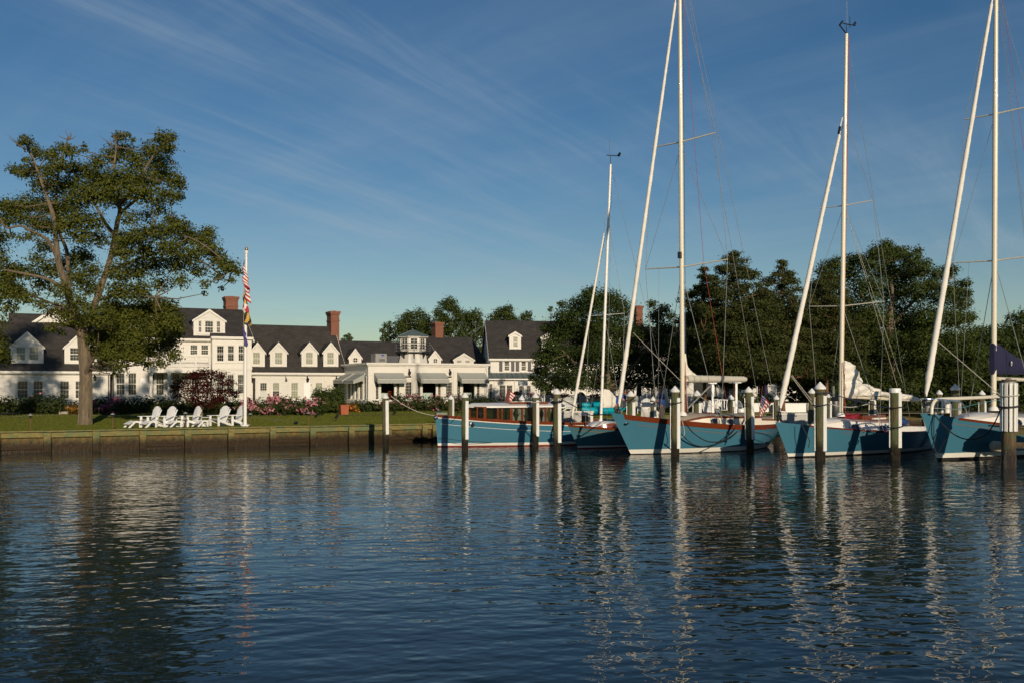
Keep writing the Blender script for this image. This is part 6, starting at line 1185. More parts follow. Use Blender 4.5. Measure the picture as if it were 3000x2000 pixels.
SH = [('deep green shrub at the left edge below the low wing', -60, 70, 1160, 0, 62, {}), ('pink flowered hydrangea in front of the low wing', 62, 112, 1162, 0, 60.5, dict(flower='petal_pink', nf=14)), ('broad rounded green shrub left of the big trunk', 98, 190, 1158, 0, 60, {}), ('small orange flowered shrub beside the stone step', 208, 232, 1182, 0, 60, dict(leaf='leaf_gold', flower='petal_orange', nf=18)), ('low shrub behind the big tree trunk', 222, 290, 1172, 0, 61, {}), ('purple flowered rhododendron right of the big trunk', 272, 350, 1165, 0, 60, dict(flower='petal_purple', nf=120)), ('dark clipped hedge below the two storey block, first stretch', 345, 440, 1162, 0, 62, {}), ('dark clipped hedge behind the lawn chairs', 430, 560, 1167, 0, 62, {}), ('dark hedge behind the red leaved maple', 550, 690, 1168, 0, 63, {}), ('leafy bush left of the pink flower bank', 655, 725, 1176, 0, 61, dict(flower='petal_pink', nf=22)),
      ('broad bank of pink roses right of the flagpole', 715, 850, 1165, 0, 60, dict(flower='petal_pink', nf=300, deep=1.0)), ('pink rose bank next to the golden shrub', 840, 945, 1167, 0, 60.5, dict(flower='petal_pink', nf=170, deep=1.0)), ('tall golden green shrub before the dormer wing', 918, 998, 1137, 0, 64, dict(leaf='leaf_far', size=.15, dens=3200, deep=1.1)), ('orange lilies at the foot of the dining room corner', 1000, 1045, 1181, 0, 66, dict(leaf='leaf_gold', flower='petal_orange', nf=40)), ('low green shrub under the dining room\'s shaded end', 1030, 1085, 1176, 0, 66.5, {}), ('rounded green shrub below the leftmost awning', 1078, 1125, 1170, 0, 67, dict(flower='petal_pink', nf=10)), ('green shrub between the first two awnings', 1120, 1168, 1176, 0, 67.5, {}), ('tall hydrangea with pale pink heads left of the middle window', 1155, 1225, 1158, 0, 68, dict(flower='petal_pink', nf=34)), ('hydrangea with pink heads below the middle awning', 1215, 1290, 1163, 0, 68.5, dict(flower='petal_pink', nf=46)), ('hydrangea with pink heads left of the launch bow pilings', 1282, 1350, 1158, 0, 69, dict(flower='petal_pink', nf=46)), ('dark leaved shrub right of the pink hydrangeas', 1345, 1420, 1160, 0, 70, {}), ('dark rhododendron below the green metal roof', 1410, 1470, 1162, 0, 71, dict(flower='petal_purple', nf=24)), ('flowering shrub behind the launch flagstaff', 1460, 1515, 1166, 0, 72, dict(flower='petal_pink', nf=30)),
      ('shaded shrub below the arbour', 2040, 2130, 1160, 0, 82, {}), ('dark shrub in front of the shaded house', 2150, 2260, 1150, 0, 84, {}), ('tall dark shrub between cedar trunks with a few pink blooms', 2310, 2420, 1075, 0, 74, dict(flower='petal_pink', nf=6, deep=1.5)), ('tall dark hedge mass behind the third mast', 2400, 2560, 1085, 0, 73, dict(deep=1.5)), ('dark hedge behind the flaked sail', 2540, 2700, 1090, 0, 73, dict(deep=1.5)), ('dark hedge behind the fourth sloop\'s pulpit', 2680, 2850, 1085, 0, 74, dict(deep=1.5)), ('dark hedge behind the last mast', 2830, 3060, 1080, 0, 74, dict(deep=1.5))]
for lb, a, b, c, d, Y, kw in SH: shrub(lb, a, b, c, d, Y, **({'dens': 1500, **kw} if Y < 73 else {'dens': 420, 'size': .30, **kw}))
# dark red lace leaf maple
YR = 55; red = [(600, 1092, 30), (570, 1100, 28), (640, 1098, 30), (540, 1115, 28), (600, 1120, 36), (665, 1120, 26), (515, 1130, 22), (555, 1140, 34), (610, 1145, 38), (660, 1145, 30), (685, 1150, 18), (505, 1145, 12), (520, 1158, 18), (570, 1165, 26), (630, 1170, 28), (590, 1185, 20), (650, 1168, 18), (690, 1160, 10), (620, 1190, 14)]
wr = lambda x, y, d=0: P(x, y, YR + d)
tree('low dark red Japanese maple behind the lawn chairs', (wr(590, 1216).x, YR, .95), [([wr(590, 1220), wr(588, 1195), wr(580, 1170), wr(560, 1140)], .10, .03), ([wr(589, 1200), wr(600, 1180), wr(610, 1140), wr(605, 1100)], .08, .02), ([wr(590, 1190), wr(640, 1165), wr(670, 1140)], .06, .02), ([wr(586, 1190), wr(540, 1165), wr(515, 1145)], .06, .02)], [(c, (r[0] * 1.15, r[1] * 1.2, r[2] * .7), k) for c, r, k in px_blobs(red, YR, .9)], 'leaf_red', .10, 2300, 'trees on the lawn', shell=.3, aspect=.5, twr=.02)
strip('flower_bed', 'mulch', [G(1000, 1212), G(1100, 1211), G(1250, 1209), G(1420, 1207)], 1.2, .03)
strip('mulch_bed', 'mulch', [G(2230, 1205), G(2400, 1203), G(2600, 1202), G(2800, 1202), G(3050, 1200)], 6.0, .03)
strip('flower_bed', 'mulch', [G(-40, 1213), G(150, 1212), G(420, 1210), G(690, 1211)], 1.4, .03)
# grass blades along the near lawn
def grass():
    n = 200000; x = RNG.uniform(-30, 22, n); d = .30 + 34 * RNG.uniform(0, 1, n) ** 1.8; pts = np.array([(a, wall_front(a) + b, ground_z(a, wall_front(a) + b) + .02) for a, b in zip(x, d)])
    nr = RNG.normal(0, .35, (n, 3)) + np.array([0, -1, .25]); stuff(tag(leaf_mesh('grass', 'grass_blade', pts, nr, .085, None, .45, .2), 'short mown grass blades on the near lawn', None))
grass()
# ------------------------------------------------------------------ flagpole
p0 = P(718, 1243, 45); ptop = P(722, 735, 45); fp = thing('flagpole', 'tall white flagpole with gilt ball behind the lawn chairs', 'flagpole', (p0.x, 45, .86)); hgt = ptop.z - .86
m = MB(); m.tube([(0, 0, 0), (0.02, 0, hgt * .5), (.06, 0, hgt)], [.080, .072, .048], 12); m.build('pole', 'spar_white', fp, smooth=True)
m = MB(); m.ball((.06, 0, hgt + .09), .075, 12, 8); m.build('finial', 'brass', fp, smooth=True); m = MB(); m.lathe([(.07, -.12), (.08, -.06), (.02, .03)], 10, (.06, 0, hgt)); m.build('truck', 'spar_white', fp)
m = MB(); m.lathe([(.2, -.05), (.2, .04), (.12, .06)], 14, (0, 0, 0)); m.build('base', 'spar_white', fp); m = MB(); m.tube([(-.02, -.10, hgt - .05), (-.06, -.13, 1.2)], .008, 4); m.build('halyard', 'rope_white', fp)
zf = lambda py: H + (YH - py) / F * 45
def hangflag(name, label, z0, z1, zlow, wid, colour, mats, rows, cols, seed):
    """a flag hanging limp down the pole: every column of cloth falls in folds"""
    t = thing(name, label, 'flag', (p0.x - .06, 44.86, z0)); m = MB(); g = []
    for j in range(rows + 1):
        a = j / rows; row = []
        for i in range(cols + 1):
            b = i / cols; z = -a * (z0 - z1) - b * (z1 - zlow) * (.55 + .45 * a); fold = math.sin(b * 11 + seed + a * 2.0); x = -.05 + wid * (.15 + .85 * a ** .6) * (.5 * b + .28 * fold * min(1, b * 3)) + .02 * math.sin(a * 13 + b * 4); y = -.02 - .10 * math.cos(b * 11 + seed + a * 2) * min(1, b * 3) * (.3 + a)
            row.append((x + .08, y, z))
        g.append(row)
    m.grid(g); m.m = [colour((i + .5) / cols, (j + .5) / rows, i, j) for j in range(rows) for i in range(cols)]; m.build('cloth', mats, t, smooth=True); return t
hangflag('national_flag', 'stars and stripes flag hanging limp at the top of the flagpole', zf(756), zf(812), zf(892), .52, stars_stripes, USM, 26, 26, .6)
def mdflag(b, a, i, j):
    if (a < .5) == (b < .5): return 0 if (int(b * 12 + a * 6) % 2 == 0) else 1
    return 2 if ((a * 2) % 1 < .5) == ((b * 2) % 1 < .5) else 3
hangflag('state_flag', 'gold black red and white quartered flag hanging below the national flag', zf(848), zf(908), zf(962), .50, mdflag, ['flag_gold', 'flag_black', 'flag_red', 'flag_white'], 24, 24, 2.2)
hangflag('purple_flag', 'narrow purple flag hanging lowest on the flagpole', zf(952), zf(985), zf(1014), .28, lambda b, a, i, j: 0, ['flag_purple'], 12, 12, 1.2)

# ------------------------------------------------------------------ lawn chairs
def adirondack(label, x, y, z, rz, s=.86, group='white lawn chairs by the bulkhead'):
    t = thing('adirondack_chair', label, 'lawn chair', (x, y, z), rz, group); t.scale = (s, s, s)
    for i in range(6):                   # seat slats, front to back
        k = i / 5; m = MB(); m.beam((-.28, -.30 + .52 * k, .40 - .16 * k ** 1.2), (.28, -.30 + .52 * k, .40 - .16 * k ** 1.2), .098, .022, (0, .28, 1)); m.build('seat_slat', 'white_wood', t)
    for i in range(7):                   # fanned back slats, arched top
        k = (i - 3) / 3; m = MB(); m.beam((k * .24, .20, .22), (k * .37, .46, 1.10 - .17 * k * k), .088 + .010 * (1 - abs(k)), .022, (0, 1, .3)); m.build('back_slat', 'white_wood', t)
    for z_, w_, yy in ((.34, .58, .262), (.70, .70, .375)): m = MB(); m.box(-w_ / 2, w_ / 2, yy + .005, yy + .035, z_, z_ + .07); m.build('back_rail', 'white_wood', t)
    for sx in (-1, 1):
        m = MB(); m.box(sx * .33 - .02, sx * .33 + .02, -.34, -.22, 0, .575); m.build('front_leg', 'white_wood', t)
        m = MB(); m.beam((sx * .295, -.33, .37), (sx * .295, .72, .03), .028, .12); m.build('rear_leg', 'white_wood', t)
        m = MB(); m.prism([(sx * .28, -.42), (sx * .44, -.42), (sx * .44, .0), (sx * .38, .46), (sx * .30, .46), (sx * .28, .0)][::sx], .577, .601, 'z'); m.build('arm', 'white_wood', t)
    return t
def ottoman(label, x, y, z, rz, s=.86):
    t = thing('footrest', label, 'footrest', (x, y, z), rz, 'slatted footrests'); t.scale = (s, s, s)
    for i in range(7): k = i / 6; m = MB(); zz_ = .36 - .30 * max(0, .55 - k) ** 1.5 - .05 * max(0, k - .75); m.beam((-.27, -.30 + .60 * k, zz_), (.27, -.30 + .60 * k, zz_), .100, .022, (0, -.5 * max(0, .55 - k) * 2, 1)); m.build('slat', 'white_wood', t)
    for sx in (-1, 1):
        m = MB(); m.beam((sx * .25, -.34, .02), (sx * .25, .02, .35), .028, .09); m.beam((sx * .25, .02, .34), (sx * .25, .30, .31), .026, .09); m.build('side_rail', 'white_wood', t); m = MB(); m.box(sx * .28 - .015, sx * .28 + .015, .20, .29, 0, .34); m.build('leg', 'white_wood', t)
    return t
fz = R(-40); fd_ = Vector((math.sin(fz), -math.cos(fz)))
CH = [(441, 1247, 'leftmost lawn chair with footrest'), (487, 1247, 'second lawn chair from the left, footrest touching the first chair'), (560, 1246, 'middle lawn chair behind a path lamp'), (644, 1244, 'fourth lawn chair, beside the low round footrest'), (689, 1243, 'lawn chair nearest the flagpole without footrest')]
for i, (px, py, lb) in enumerate(CH):
    x, y = G(px, py, .87); x -= .05; adirondack(lb, x, y, ground_z(x, y) + .005, fz + R((0, 5, -7, 6, -5)[i]))
    if i in (0, 1, 2, 3): q = Vector((x, y)) + fd_ * (.80 if i < 3 else .95); ottoman(['footrest at the far left of the lawn chairs', 'footrest between the first and second lawn chairs', 'footrest before the middle lawn chair', 'footrest before the fourth lawn chair'][i], q.x, q.y, ground_z(q.x, q.y) + .005, fz + R((0, 3, -4, 4)[i]))
for px, py, lb in ((521, 1246, 'small white side table between second and middle lawn chairs'), (594, 1243, 'small white side table left of the fourth lawn chair')):
    x, y = G(px, py, .87); y += .35; t = thing('side_table', lb, 'table', (x, y, ground_z(x, y)), R(25), 'small white lawn tables'); m = MB()
    for k in range(4): m = MB(); m.box(-.22 + k * .112, -.118 + k * .112, -.2, .2, .40, .42); m.build('top_slat', 'white_wood', t)
    for sx in (-1, 1):
        for sy in (-1, 1): m = MB(); m.box(sx * .19 - .02, sx * .19 + .02, sy * .16 - .02, sy * .16 + .02, 0, .40); m.build('leg', 'white_wood', t)
    m = MB(); m.box(-.19, .19, -.02, .02, .08, .12); m.build('stretcher', 'white_wood', t)
for px, pt_, pb, lb in ((89, 1210, 1260, 'path lamp on a thin post at far left of the bulkhead'), (330, 1208, 1255, 'path lamp right of the big tree trunk'), (543, 1205, 1252, 'coppery path lamp in front of the middle lawn chair'), (733, 1208, 1249, 'path lamp just right of the flagpole'), (904, 1205, 1246, 'path lamp between flagpole and lone piling')):
    Y = F * (H - .84) / (pb - YH); b = P(px, pb, Y); hh = (pb - pt_) / F * Y; t = thing('path_lamp', lb, 'path lamp', tuple(b), 0, 'path lamps along the bulkhead'); m = MB(); m.tube([(0, 0, -.05), (0, 0, hh * .7)], .014, 6); m.build('post', 'chimney_cap', t)
    m = MB(); m.lathe([(.05, hh * .68), (.06, hh * .72)], 8); m.build('collar', 'chimney_cap', t); m = MB(); m.lathe([(.045, hh * .72), (.06, hh * .9)], 8); m.build('glass', 'glass_clear', t); m = MB(); m._lathe([(.10, hh * .89), (.09, hh * .92), (.02, hh)], 10, (0, 0, 0)); m.build('shade', 'grey_metal', t)
for px, pt_, pb, lb in ((866, 1228, 1236, 'low black garden spotlight on the grass near the bulkhead'), (926, 1208, 1221, 'tiny path stake left of the golden shrub lawn'), (986, 1208, 1226, 'tiny path stake before the dining room lawn'), (1155, 1203, 1211, 'tiny path stake beside the right path')):
    x, y = G(px, pb, .93); t = thing('spotlight', lb, 'garden light', (x, y, ground_z(x, y)), R(20), 'small garden lights'); hh = (pb - pt_) / F * y; m = MB(); m.tube([(0, 0, 0), (0, 0, hh * .6)], .015, 5); m.build('stake', 'black_metal', t); m = MB(); m.tube([(-.06, -.05, hh * .6), (.06, .05, hh)], [.06, .08], 8); m.build('lamp_head', 'black_metal', t)
x, y = G(1007, 1208, 1.0); t = thing('planter_box', 'terracotta coloured square planter at the dining room corner', 'planter', (x, y, ground_z(x, y)), R(26)); m = MB(); t.scale = (.74, .74, .9); m.prism([(-.30, 0), (.30, 0), (.35, .62), (-.35, .62)], -.32, .32, 'y'); m.build('box', 'terracotta', t); m = MB(); m.box(-.38, .38, -.36, .36, .622, .69); m.build('rim', 'terracotta', t)
for k in (-1, 1): m = MB(); m.box(k * .15 - .12, k * .15 + .12, -.335, -.321, .08, .54); m.build('panel', 'terracotta', t)
for k, (py, hh) in enumerate(((1212, .18), (1206, .36))): x, y = G(201, py, .95); t = thing('stone_step', ['lower pale stone step left of the big trunk', 'upper pale stone step left of the big trunk'][k], 'step', (x, y + k * .5, ground_z(x, y)), R(26), 'stone steps'); m = MB(); m.box(-.55, .55, -.3, .3, -.02, hh); m.build('slab', 'stone', t, bevel=.03)

# ------------------------------------------------------------------ terrace before the right hand blocks
def on(px, Y): return Vector(((px - 1500) / F * Y, Y, ground_z((px - 1500) / F * Y, Y)))
p = on(1532, 84); t = thing('patio_heater', 'white patio heater with drum shade behind the launch', 'patio heater', tuple(p)); k = 84 / F; zq = lambda py: H + (YH - py) * k - p.z
m = MB(); m._lathe([(.30, 0), (.34, .15), (.28, .5), (.12, .85), (.08, 1.0)], 14, (0, 0, 0)); m.build('base', 'vinyl_white', t, smooth=True); m = MB(); m.tube([(0, 0, .95), (0, 0, zq(1128))], .05, 8); m.build('pole', 'vinyl_white', t); m = MB(); m._lathe([(.42, zq(1128)), (.40, zq(1116)), (.05, zq(1114.5))], 18, (0, 0, 0)); m.build('shade', 'vinyl_white', t, smooth=True)
def railing(label, pxa, pxb, Ya, Yb, h=.95, group='white terrace railings'):
    a, b = on(pxa, Ya), on(pxb, Yb); d = b - a; L = Vector((d.x, d.y)).length; t = thing('terrace_railing', label, 'railing', tuple(a), math.atan2(d.y, d.x), group); n = max(1, round(L / 1.9))
    for i in range(n + 1): m = MB(); x = L * i / n; m.box(x - .06, x + .06, -.06, .06, 0, h + .1); m._lathe([(.09, h + .1), (.09, h + .13), (.01, h + .2)], 4, (x, 0, 0)); m.build('post', 'white_wood', t)
    for z0 in (.12, h - .08): m = MB(); m.box(.06, L - .06, -.03, .03, z0, z0 + .07); m.build('rail', 'white_wood', t)
    m = MB()
    for i in range(int(L / .15)): x = .1 + i * .15; m.box(x - .03, x + .03, -.02, .02, .19, h - .08)
    stuff(m.build('picket', 'white_wood', t)); return t
railing('white picket railing behind the launch roof', 1490, 1690, 78, 80); railing('white picket railing under the round maple', 1700, 1890, 80, 84); railing('white picket railing beside the arbour posts', 1900, 2060, 80, 82)
for px, Y, lb in ((1516, 82, 'domed wicker chair nearest the patio heater'), (1612, 82, 'domed wicker chair behind the white capped piling'), (1706, 82, 'domed wicker chair left of the small sloop\'s mast')):
    p = on(px, Y); t = thing('wicker_chair', lb, 'chair', tuple(p), R(20), 'brown wicker terrace chairs'); m = MB(); g = []
    for i in range(9): a = math.pi * i / 8; g.append([(math.cos(a) * .42, .32 * math.sin(a), z_ * (.55 + .45 * math.sin(a)) + (.35 if z_ == 0 else .0)) for z_ in (0, .5, .95, 1.22)])
    m.grid(g); m.grid([[(x * .93, y * .93, z_) for x, y, z_ in r][::-1] for r in g]); m.build('backrest', 'wicker', t, smooth=True); m = MB(); m._lathe([(.38, .36), (.38, .46)], 12, (0, 0, 0)); m.build('seat', 'wicker', t)
    for a in (45, 135, 225, 315): m = MB(); m.tube([(.32 * math.cos(R(a)), .28 * math.sin(R(a)), 0), (.32 * math.cos(R(a)), .28 * math.sin(R(a)), .37)], .025, 6); m.build('leg', 'wicker', t)
for i, (px, Y, lb) in enumerate(((1566, 77, 'white flower box between the launch pilings'), (1655, 77, 'white flower box behind the small sloop\'s furled jib'), (1742, 78, 'white flower box behind the flaked small sail'), (1630, 76.5, 'white flower box next to the small sloop\'s piling'))):
    p = on(px, Y); t = thing('flower_box', lb, 'flower box', tuple(p), R(8), 'white flower boxes on the terrace'); m = MB(); m.box(-.5, .5, -.2, .2, 0, .75); m.build('box', 'white_wood', t, bevel=.01); m = MB(); m.box(-.54, .54, -.24, .24, .751, .80); m.build('rim', 'white_wood', t)
    q, nr = blob_pts((0, 0, .85), (.5, .25, .28), 260, .3); leaf_mesh('foliage', 'leaf_shrub', q, nr, .15, t); q, nr = blob_pts((0, -.05, .93), (.48, .28, .30), 130, .7); leaf_mesh('blossom', 'petal_purple' if i % 2 else 'petal_pink', q, nr, .11, t, .9)
for px, Y, lb in ((1872, 80, 'closed dark parasol under the maple\'s right side'), (2243, 84, 'closed dark parasol before the shaded house')):
    p = on(px, Y); t = thing('closed_parasol', lb, 'parasol', tuple(p), 0, 'closed dark parasols'); m = MB(); m.tube([(0, 0, 0), (0, 0, 2.5)], .03, 6); m.build('pole', 'black_metal', t); m = MB(); m._lathe([(.06, .95), (.22, 1.0), (.20, 1.5), (.10, 2.2), (.02, 2.5)], 10, (0, 0, 0)); m.build('canopy', 'navy_cloth', t, smooth=True)
for i, (px, Y, rz, lb) in enumerate(((1672, 70, 150, 'white lawn chair seen behind the furled small jib'), (1885, 66, 200, 'white lawn chair near the standing man'), (2078, 58, 160, 'white lawn chair left of the white bench'), (2176, 58, 120, 'white lawn chair right of the white bench'), (2090, 63, 190, 'white lawn chair behind the left arbour post'))):
    p = on(px, Y); adirondack(lb, p.x, p.y, p.z, R(rz), .95, 'white lawn chairs by the trees')
p = on(2116, 59); t = thing('garden_bench', 'white slatted garden bench with arched back under the cream boom', 'bench', tuple(p), R(-6)); W = .66
for k in range(4): m = MB(); m.box(-W, W, -.22 + k * .115, -.12 + k * .115, .42, .445); m.build('seat_slat', 'white_wood', t)
for k in range(9): x = -W + .07 + (2 * W - .14) * k / 8; m = MB(); m.box(x - .03, x + .03, .235, .255, .45, .93 + .08 * (1 - (x / W) ** 2)); m.build('back_slat', 'white_wood', t)
m = MB(); m.tube([(x, .245, .95 + .08 * (1 - (x / W) ** 2)) for x in np.linspace(-W, W, 11)], .035, 6); m.build('top_rail', 'white_wood', t)
for sx in (-1, 1):
    for sy, hh in ((-.22, .66), (.25, .98)): m = MB(); m.box(sx * W - .03, sx * W + .03, sy - .03, sy + .03, 0, hh); m.build('leg', 'white_wood', t)
    m = MB(); m.box(sx * W - .04, sx * W + .04, -.27, .215, .661, .69); m.build('arm', 'white_wood', t)
for px, pyt, lb in ((2088, 1121, 'white arbour post with bracket left of the bench'), (2157, 1119, 'white arbour post with scalloped beam right of the bench')):
    p = on(px, 57); zt = H + (YH - pyt) / F * 57 - p.z; t = thing('arbour_post', lb, 'post', tuple(p), 0, 'white arbour posts'); m = MB(); m.box(-.06, .06, -.06, .06, 0, zt); m.build('post', 'white_wood', t)
    for k in range(2): m = MB(); wd = .35 if px < 2100 else .75; m.prism([(-wd - (.5 if px > 2100 else 0), zt + .16), (-wd - (.5 if px > 2100 else 0), zt + .08), (-.2, zt - .04), (.2, zt - .04), (wd * .7, zt + .08), (wd * .7, zt + .16)], -.14 + k * .235, -.095 + k * .235, 'y'); m.build('beam', 'white_wood', t)
for px, Y, wd, lb in ((2240, 70, .95, 'shaded white planter box left of the cedar trunk'), (2316, 69, 1.0, 'shaded white planter box right of the stern flag')):
    p = on(px, Y); t = thing('planter_box', lb, 'planter', tuple(p), 0, 'white planters in the shade'); m = MB(); m.box(-wd, wd, -.3, .3, 0, .62); m.build('box', 'white_wood', t); m = MB(); m.box(-wd - .03, wd + .03, -.33, .33, .621, .67); m.build('rim', 'white_wood', t)
p = on(2442, 60); t = thing('grill', 'dark covered grill with steel flue behind the third mast', 'grill', tuple(p)); m = MB(); m._lathe([(.55, 0), (.62, .5), (.55, .95), (.25, 1.2)], 14, (0, 0, 0)); m.build('cover', 'black_metal', t, smooth=True); m = MB(); m.tube([(0, 0, 1.15), (0, 0, 1.85)], .07, 8); m.build('flue', 'steel', t)

# ------------------------------------------------------------------ docks, dock boxes, kayaks
def pier(label, o, d, L, w, z, group='finger piers'):
    o, d = Vector(o), Vector(d).normalized(); t = thing('finger_pier', label, 'pier', (o.x, o.y, 0), math.atan2(d.y, d.x), group); n = int(L / .15); first_ = None
    for i in range(n):
        if first_ is None: m = MB(); m.box(0, .138, -w / 2, w / 2, z - .04, z); first_ = m.build('deck_plank', 'dock_plank', t); o_ = first_
        else: o_ = first_.copy(); C.objects.link(o_)
        o_.location = (i * .15, random.uniform(-.01, .01), random.uniform(-.003, .003))
    for sy in (-1, 1): m = MB(); m.box(0, L, sy * (w / 2 - .08) - .04, sy * (w / 2 - .08) + .04, z - .26, z - .041); m.build('stringer', 'dock_plank', t)
    for i in range(3):
        for sy in (-1, 1): x = L * (.05 + .45 * i); m = MB(); m.tube([(x, sy * w / 2 * .9, -.8), (x, sy * w / 2 * .9, z - .27)], .10, 8); m.build('post', 'piling_rust', t)
    return t
b2 = lambda x, y: s2.o + s2.d * x + s2.n * y
pier('plank pier between the small sloop and the big sloop', b2(3.2, 2.25), s2.d, 7.5, 1.0, .86)
b4 = lambda x, y: s4.o + s4.d * x + s4.n * y
w_ = Vector((2.2, 48.6)); pier('main plank dock along the bulkhead behind the sloops', w_, (.76, .65), 24, 1.6, .84)
def dock_box(label, px0, px1, pyt, Y, d=.6):
    a, b = P(px0, pyt, Y), P(px1, pyt, Y); W = b.x - a.x; z = .86; h = a.z - z; t = thing('dock_box', label, 'dock box', ((a.x + b.x) / 2, Y, z), 0, 'pale dock boxes'); m = MB(); m.box(-W / 2, W / 2, 0, d, 0, h - .07); m.build('body', 'dock_grey', t, bevel=.015); m = MB(); m.box(-W / 2 - .03, W / 2 + .03, -.03, d + .03, h - .068, h); m.build('lid', 'gelcoat', t, bevel=.015)
    m = MB(); m.box(W / 2 - .14, W / 2 - .02, -.012, -.001, .01, h - .08); m.build('corner_trim', 'gelcoat', t); m = MB(); m.box(-.06, .06, -.03, -.001, h - .16, h - .09); m.build('latch', 'steel', t)
dock_box('long pale dock box behind the launch\'s aft deck', 1644, 1738, 1203, 47.6); dock_box('pale dock box behind the flaked sail sloop\'s bow', 2290, 2372, 1209, 45.5)
def kayak(label, a, b, w, h):
    a, b = Vector(a), Vector(b); d = b - a; L = d.length; t = thing('kayak', label, 'kayak', tuple(a), 0, 'turquoise kayaks'); g = []; e = d.normalized(); sd = e.cross(Vector((0, 0, 1))).normalized(); up = sd.cross(e)
    for i in range(17): k = i / 16; r = max(.02, math.sin(math.pi * k) ** .6); g.append([tuple(e * L * k + sd * (w / 2 * r * math.cos(q)) + up * (h / 2 * (.5 + .5 * r) * math.sin(q) + .12 * (2 * k - 1) ** 2)) for q in np.linspace(0, 2 * math.pi, 13)])
    m = MB(); m.grid(g); m.build('hull', 'turquoise', t, smooth=True); m = MB(); m._lathe([(.26, 0), (.28, .03), (.22, .03)], 14, tuple(e * L * .5 + up * h * .48)); m.build('cockpit_rim', 'black_metal', t)
kayak('tilted turquoise kayak behind the small sloop\'s boom', P(1706, 1192, 49.5), P(1800, 1176, 50.5), .6, .36); kayak('lower turquoise kayak lying on the dock behind the small sloop', P(1705, 1205, 48.6), P(1832, 1200, 49.6), .6, .40)
cl = clothsheet([(0, .75), (.3, .62), (.6, .8), (.85, .5)], [(0, .1), (.4, -.02), (.85, .2)], [(0, .05), (.4, .3), (.85, .06)], n=30, m_=20, seed=12, amp=.03, name='canvas_bundle'); q = on(1878, 49); cl.location = (q.x, q.y, .88); tag(cl, 'crumpled white canvas on the dock between the two men', 'canvas')
dk = thing('dock', 'weathered timber dock end at the right edge behind the fluted piling', 'dock', tuple(P(2962, 1290, 33.4)))
for z0, z1, y0, y1 in ((.18, .42, 0, .12), (-.25, -.05, 0, .12), (.425, .47, -.1, 1.6)): m = MB(); m.box(0, 4, y0, y1, z0, z1); m.build('timber', 'piling_rust', dk)
m = MB(); m.tube([(.75, .3, -2), (.75, .3, .5)], .14, 10); m.build('post', 'piling_rust', dk)

# ------------------------------------------------------------------ people
DG = bpy.context.evaluated_depsgraph_get
def skin(name, mt, parent, V_, E_, sub=1):
    """a continuous surface grown over a jointed skeleton"""
    me = bpy.data.meshes.new(name); me.from_pydata([v[0] for v in V_], E_, []); o = bpy.data.objects.new(name, me); C.objects.link(o); o.modifiers.new('skin', 'SKIN')
    o.modifiers['skin'].use_smooth_shade = True
    for i, d in enumerate(me.skin_vertices[0].data): r = V_[i][1]; d.radius = r if hasattr(r, '__len__') else (r, r); d.use_root = (i == 0)
    o.modifiers.new('sub', 'SUBSURF').levels = sub; o.modifiers['sub'].render_levels = sub
    bpy.context.view_layer.update(); ev = o.evaluated_get(DG()); nm = bpy.data.meshes.new_from_object(ev); o.modifiers.clear(); o.data = nm; nm.materials.clear(); nm.materials.append(MATS[mt]); o.parent = parent; nm.polygons.foreach_set('use_smooth', [True] * len(nm.polygons)); return o
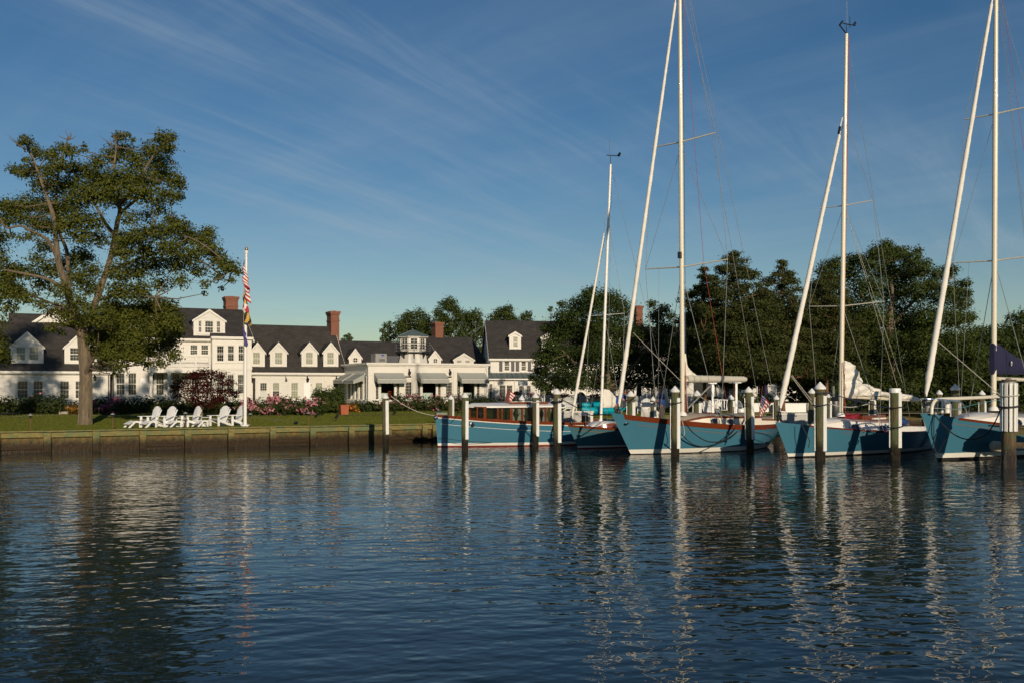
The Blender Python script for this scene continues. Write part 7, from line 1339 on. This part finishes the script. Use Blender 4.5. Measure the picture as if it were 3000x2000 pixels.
def person(label, loc, rz, bend, head_dn, arms, legs, shirt='shirt_navy', trousers='trouser'):
    """faces +x; bend = forward lean of the trunk; arms = (elbow, wrist) per side relative to the shoulder; legs likewise from the hip"""
    t = thing('person', label, 'person', loc, rz); hip = Vector((0, 0, .92)); u = Vector((math.sin(bend), 0, math.cos(bend))); f = Vector((math.cos(bend), 0, -math.sin(bend))); sd = Vector((0, 1, 0))
    at = lambda k, fw=0: hip + u * k + f * fw
    V_ = [(hip, (.16, .14))]; E_ = []
    def chain(start, pts):
        i = start
        for p, r in pts: V_.append((Vector(p), r)); E_.append((i, len(V_) - 1)); i = len(V_) - 1
        return i
    chest = chain(0, [(at(.22), (.16, .145)), (at(.44), (.16, .13))]); hu = Vector((math.sin(bend + head_dn), 0, math.cos(bend + head_dn))); hf = Vector((math.cos(bend + head_dn), 0, -math.sin(bend + head_dn))); nk = at(.57)
    hd = chain(chest, [(nk, .058), (nk + hu * .08 + hf * .015, .066), (nk + hu * .15 + hf * .03, .083), (nk + hu * .24 + hf * .015, .085), (nk + hu * .285, .05)])
    chain(hd - 2, [(nk + hu * .145 + hf * .115, .022), (nk + hu * .13 + hf * .135, .012)])
    sh_v, sh_e, hands = [], [], []
    for s_, (el, wr_) in zip((-1, 1), arms):
        s0 = at(.50) + sd * (.19 * s_); e0 = s0 + Vector(el); w0 = e0 + Vector(wr_); wd = (w0 - e0).normalized(); w = chain(chest, [(s0, .068), (s0.lerp(e0, .5), .052), (e0, .044), (e0.lerp(w0, .5), .040), (w0, .028), (w0 + wd * .05, (.040, .022))]); pl = wd.cross(Vector((0, 0, 1))); pl = (pl if pl.length > .1 else Vector((1, 0, 0))).normalized(); dn = pl.cross(wd)
        for q in range(4): o_ = pl * ((q - 1.5) * .021); ln = (.032, .038, .036, .028)[q]; chain(w, [(w0 + wd * .09 + o_, .0095), (w0 + wd * (.09 + ln) + o_ + dn * .008, .009), (w0 + wd * (.09 + ln * 1.5) + o_ + dn * .03, .008)])
        chain(w, [(w0 + wd * .05 + pl * .045 * s_, .011), (w0 + wd * .085 + pl * .055 * s_, .010)]); hands.append((s0, e0))
    feet = []
    for s_, (kn, an) in zip((-1, 1), legs):
        h0 = hip + sd * (.095 * s_) - Vector((0, 0, .06)); k0 = h0 + Vector(kn); a0 = k0 + Vector(an); chain(0, [(h0, .088), (h0.lerp(k0, .5), .075), (k0, .058), (k0.lerp(a0, .4), .055), (a0, .040), (a0 + Vector((.02, 0, -.05)), .045), (a0 + Vector((.14, 0, -.06)), .036)]); feet.append((h0, k0, a0))
    skin('body', 'skin', t, V_, E_)
    C_ = [(at(-.08), (.20, .18)), (at(.20), (.205, .185)), (at(.42), (.205, .165)), (at(.53), (.10, .085))]; CE = [(0, 1), (1, 2), (2, 3)]
    for s0, e0 in hands: C_ += [(s0, .105), (s0.lerp(e0, .72), .082)]; CE += [(2, len(C_) - 2), (len(C_) - 2, len(C_) - 1)]
    skin('shirt', shirt, t, C_, CE)
    T_ = [(hip + u * .05, (.18, .16)), (hip - Vector((0, 0, .03)), (.18, .16))]; TE = [(0, 1)]
    for h0, k0, a0 in feet: T_ += [(h0 - Vector((0, 0, .04)), .105), (h0.lerp(k0, .5), .092), (k0, .075), (a0 + Vector((0, 0, .02)), .062)]; n = len(T_); TE += [(1, n - 4), (n - 4, n - 3), (n - 3, n - 2), (n - 2, n - 1)]
    skin('trousers', trousers, t, T_, TE)
    for h0, k0, a0 in feet: m = MB(); m.tube([a0 + Vector((-.07, 0, -.055)), a0 + Vector((-.03, 0, -.045)), a0 + Vector((.10, 0, -.06)), a0 + Vector((.19, 0, -.075))], [.03, .052, .048, .022], 8); m.build('shoe', 'hair', t, smooth=True)
    hc = nk + hu * .215 + hf * .004; m = MB(); g = []
    for i in range(7):
        th = math.pi * .56 * i / 6; g.append([tuple(hc + hu * (.098 * math.cos(th)) + hf * (.103 * math.sin(th) * math.cos(q) - .012) + sd * (.092 * math.sin(th) * math.sin(q))) for q in np.linspace(R(50), R(310), 15)])
    m.grid(g); m.build('hair', 'hair', t, smooth=True)
    for s_ in (-1, 1): m = MB(); m.ball(tuple(nk + hu * .165 + hf * .105 + sd * (.032 * s_)), .010, 6, 4); m.build('eye', 'glass_dark', t); m = MB(); m.ball(tuple(nk + hu * .15 + sd * (.088 * s_)), (.022, .010, .032), 8, 5); m.build('ear', 'skin', t)
    m = MB(); m.obox(tuple(nk + hu * .095 + hf * .085), tuple(hf * .012), (0, .045, 0), tuple(hu * .010)); m.build('mouth', 'petal_pink', t); return t
st = ((0, 0, 0), )
lg = (((.02, 0, -.42), (-.02, 0, -.40)), ((.04, 0, -.42), (-.05, 0, -.40)))
zdk = .86
a = P(1941, 1200, 43.2); person('man in dark blue shirt and grey trousers standing on the pier by the big mast', (a.x, a.y, zdk), R(150), .13, .15, (((.12, .02, -.26), (.22, -.02, -.10)), ((.10, -.02, -.27), (.21, .0, -.12))), lg)
a = s1.o + s1.d * 2.3; person('man in bright blue shirt bending over the line at the small sloop', (a.x, a.y, .93), R(-25), .62, .55, (((.14, .0, -.24), (.25, .0, .02)), ((.12, 0, -.25), (.25, .0, .0))), (((.10, 0, -.40), (-.10, 0, -.40)), ((.02, 0, -.42), (-.06, 0, -.40))), 'shirt_blue')
xx, zz_ = s3.at(2655, 1200, .0); a = s3.o + s3.d * xx; person('man in navy shirt crouching in the cockpit of the flaked sail sloop', (a.x, a.y, .10), R(190), .95, .25, (((.12, .0, -.24), (.22, .0, -.05)), ((.12, 0, -.25), (.22, .0, -.05))), (((.30, 0, -.20), (-.24, 0, -.30)), ((.28, 0, -.22), (-.24, 0, -.28))))
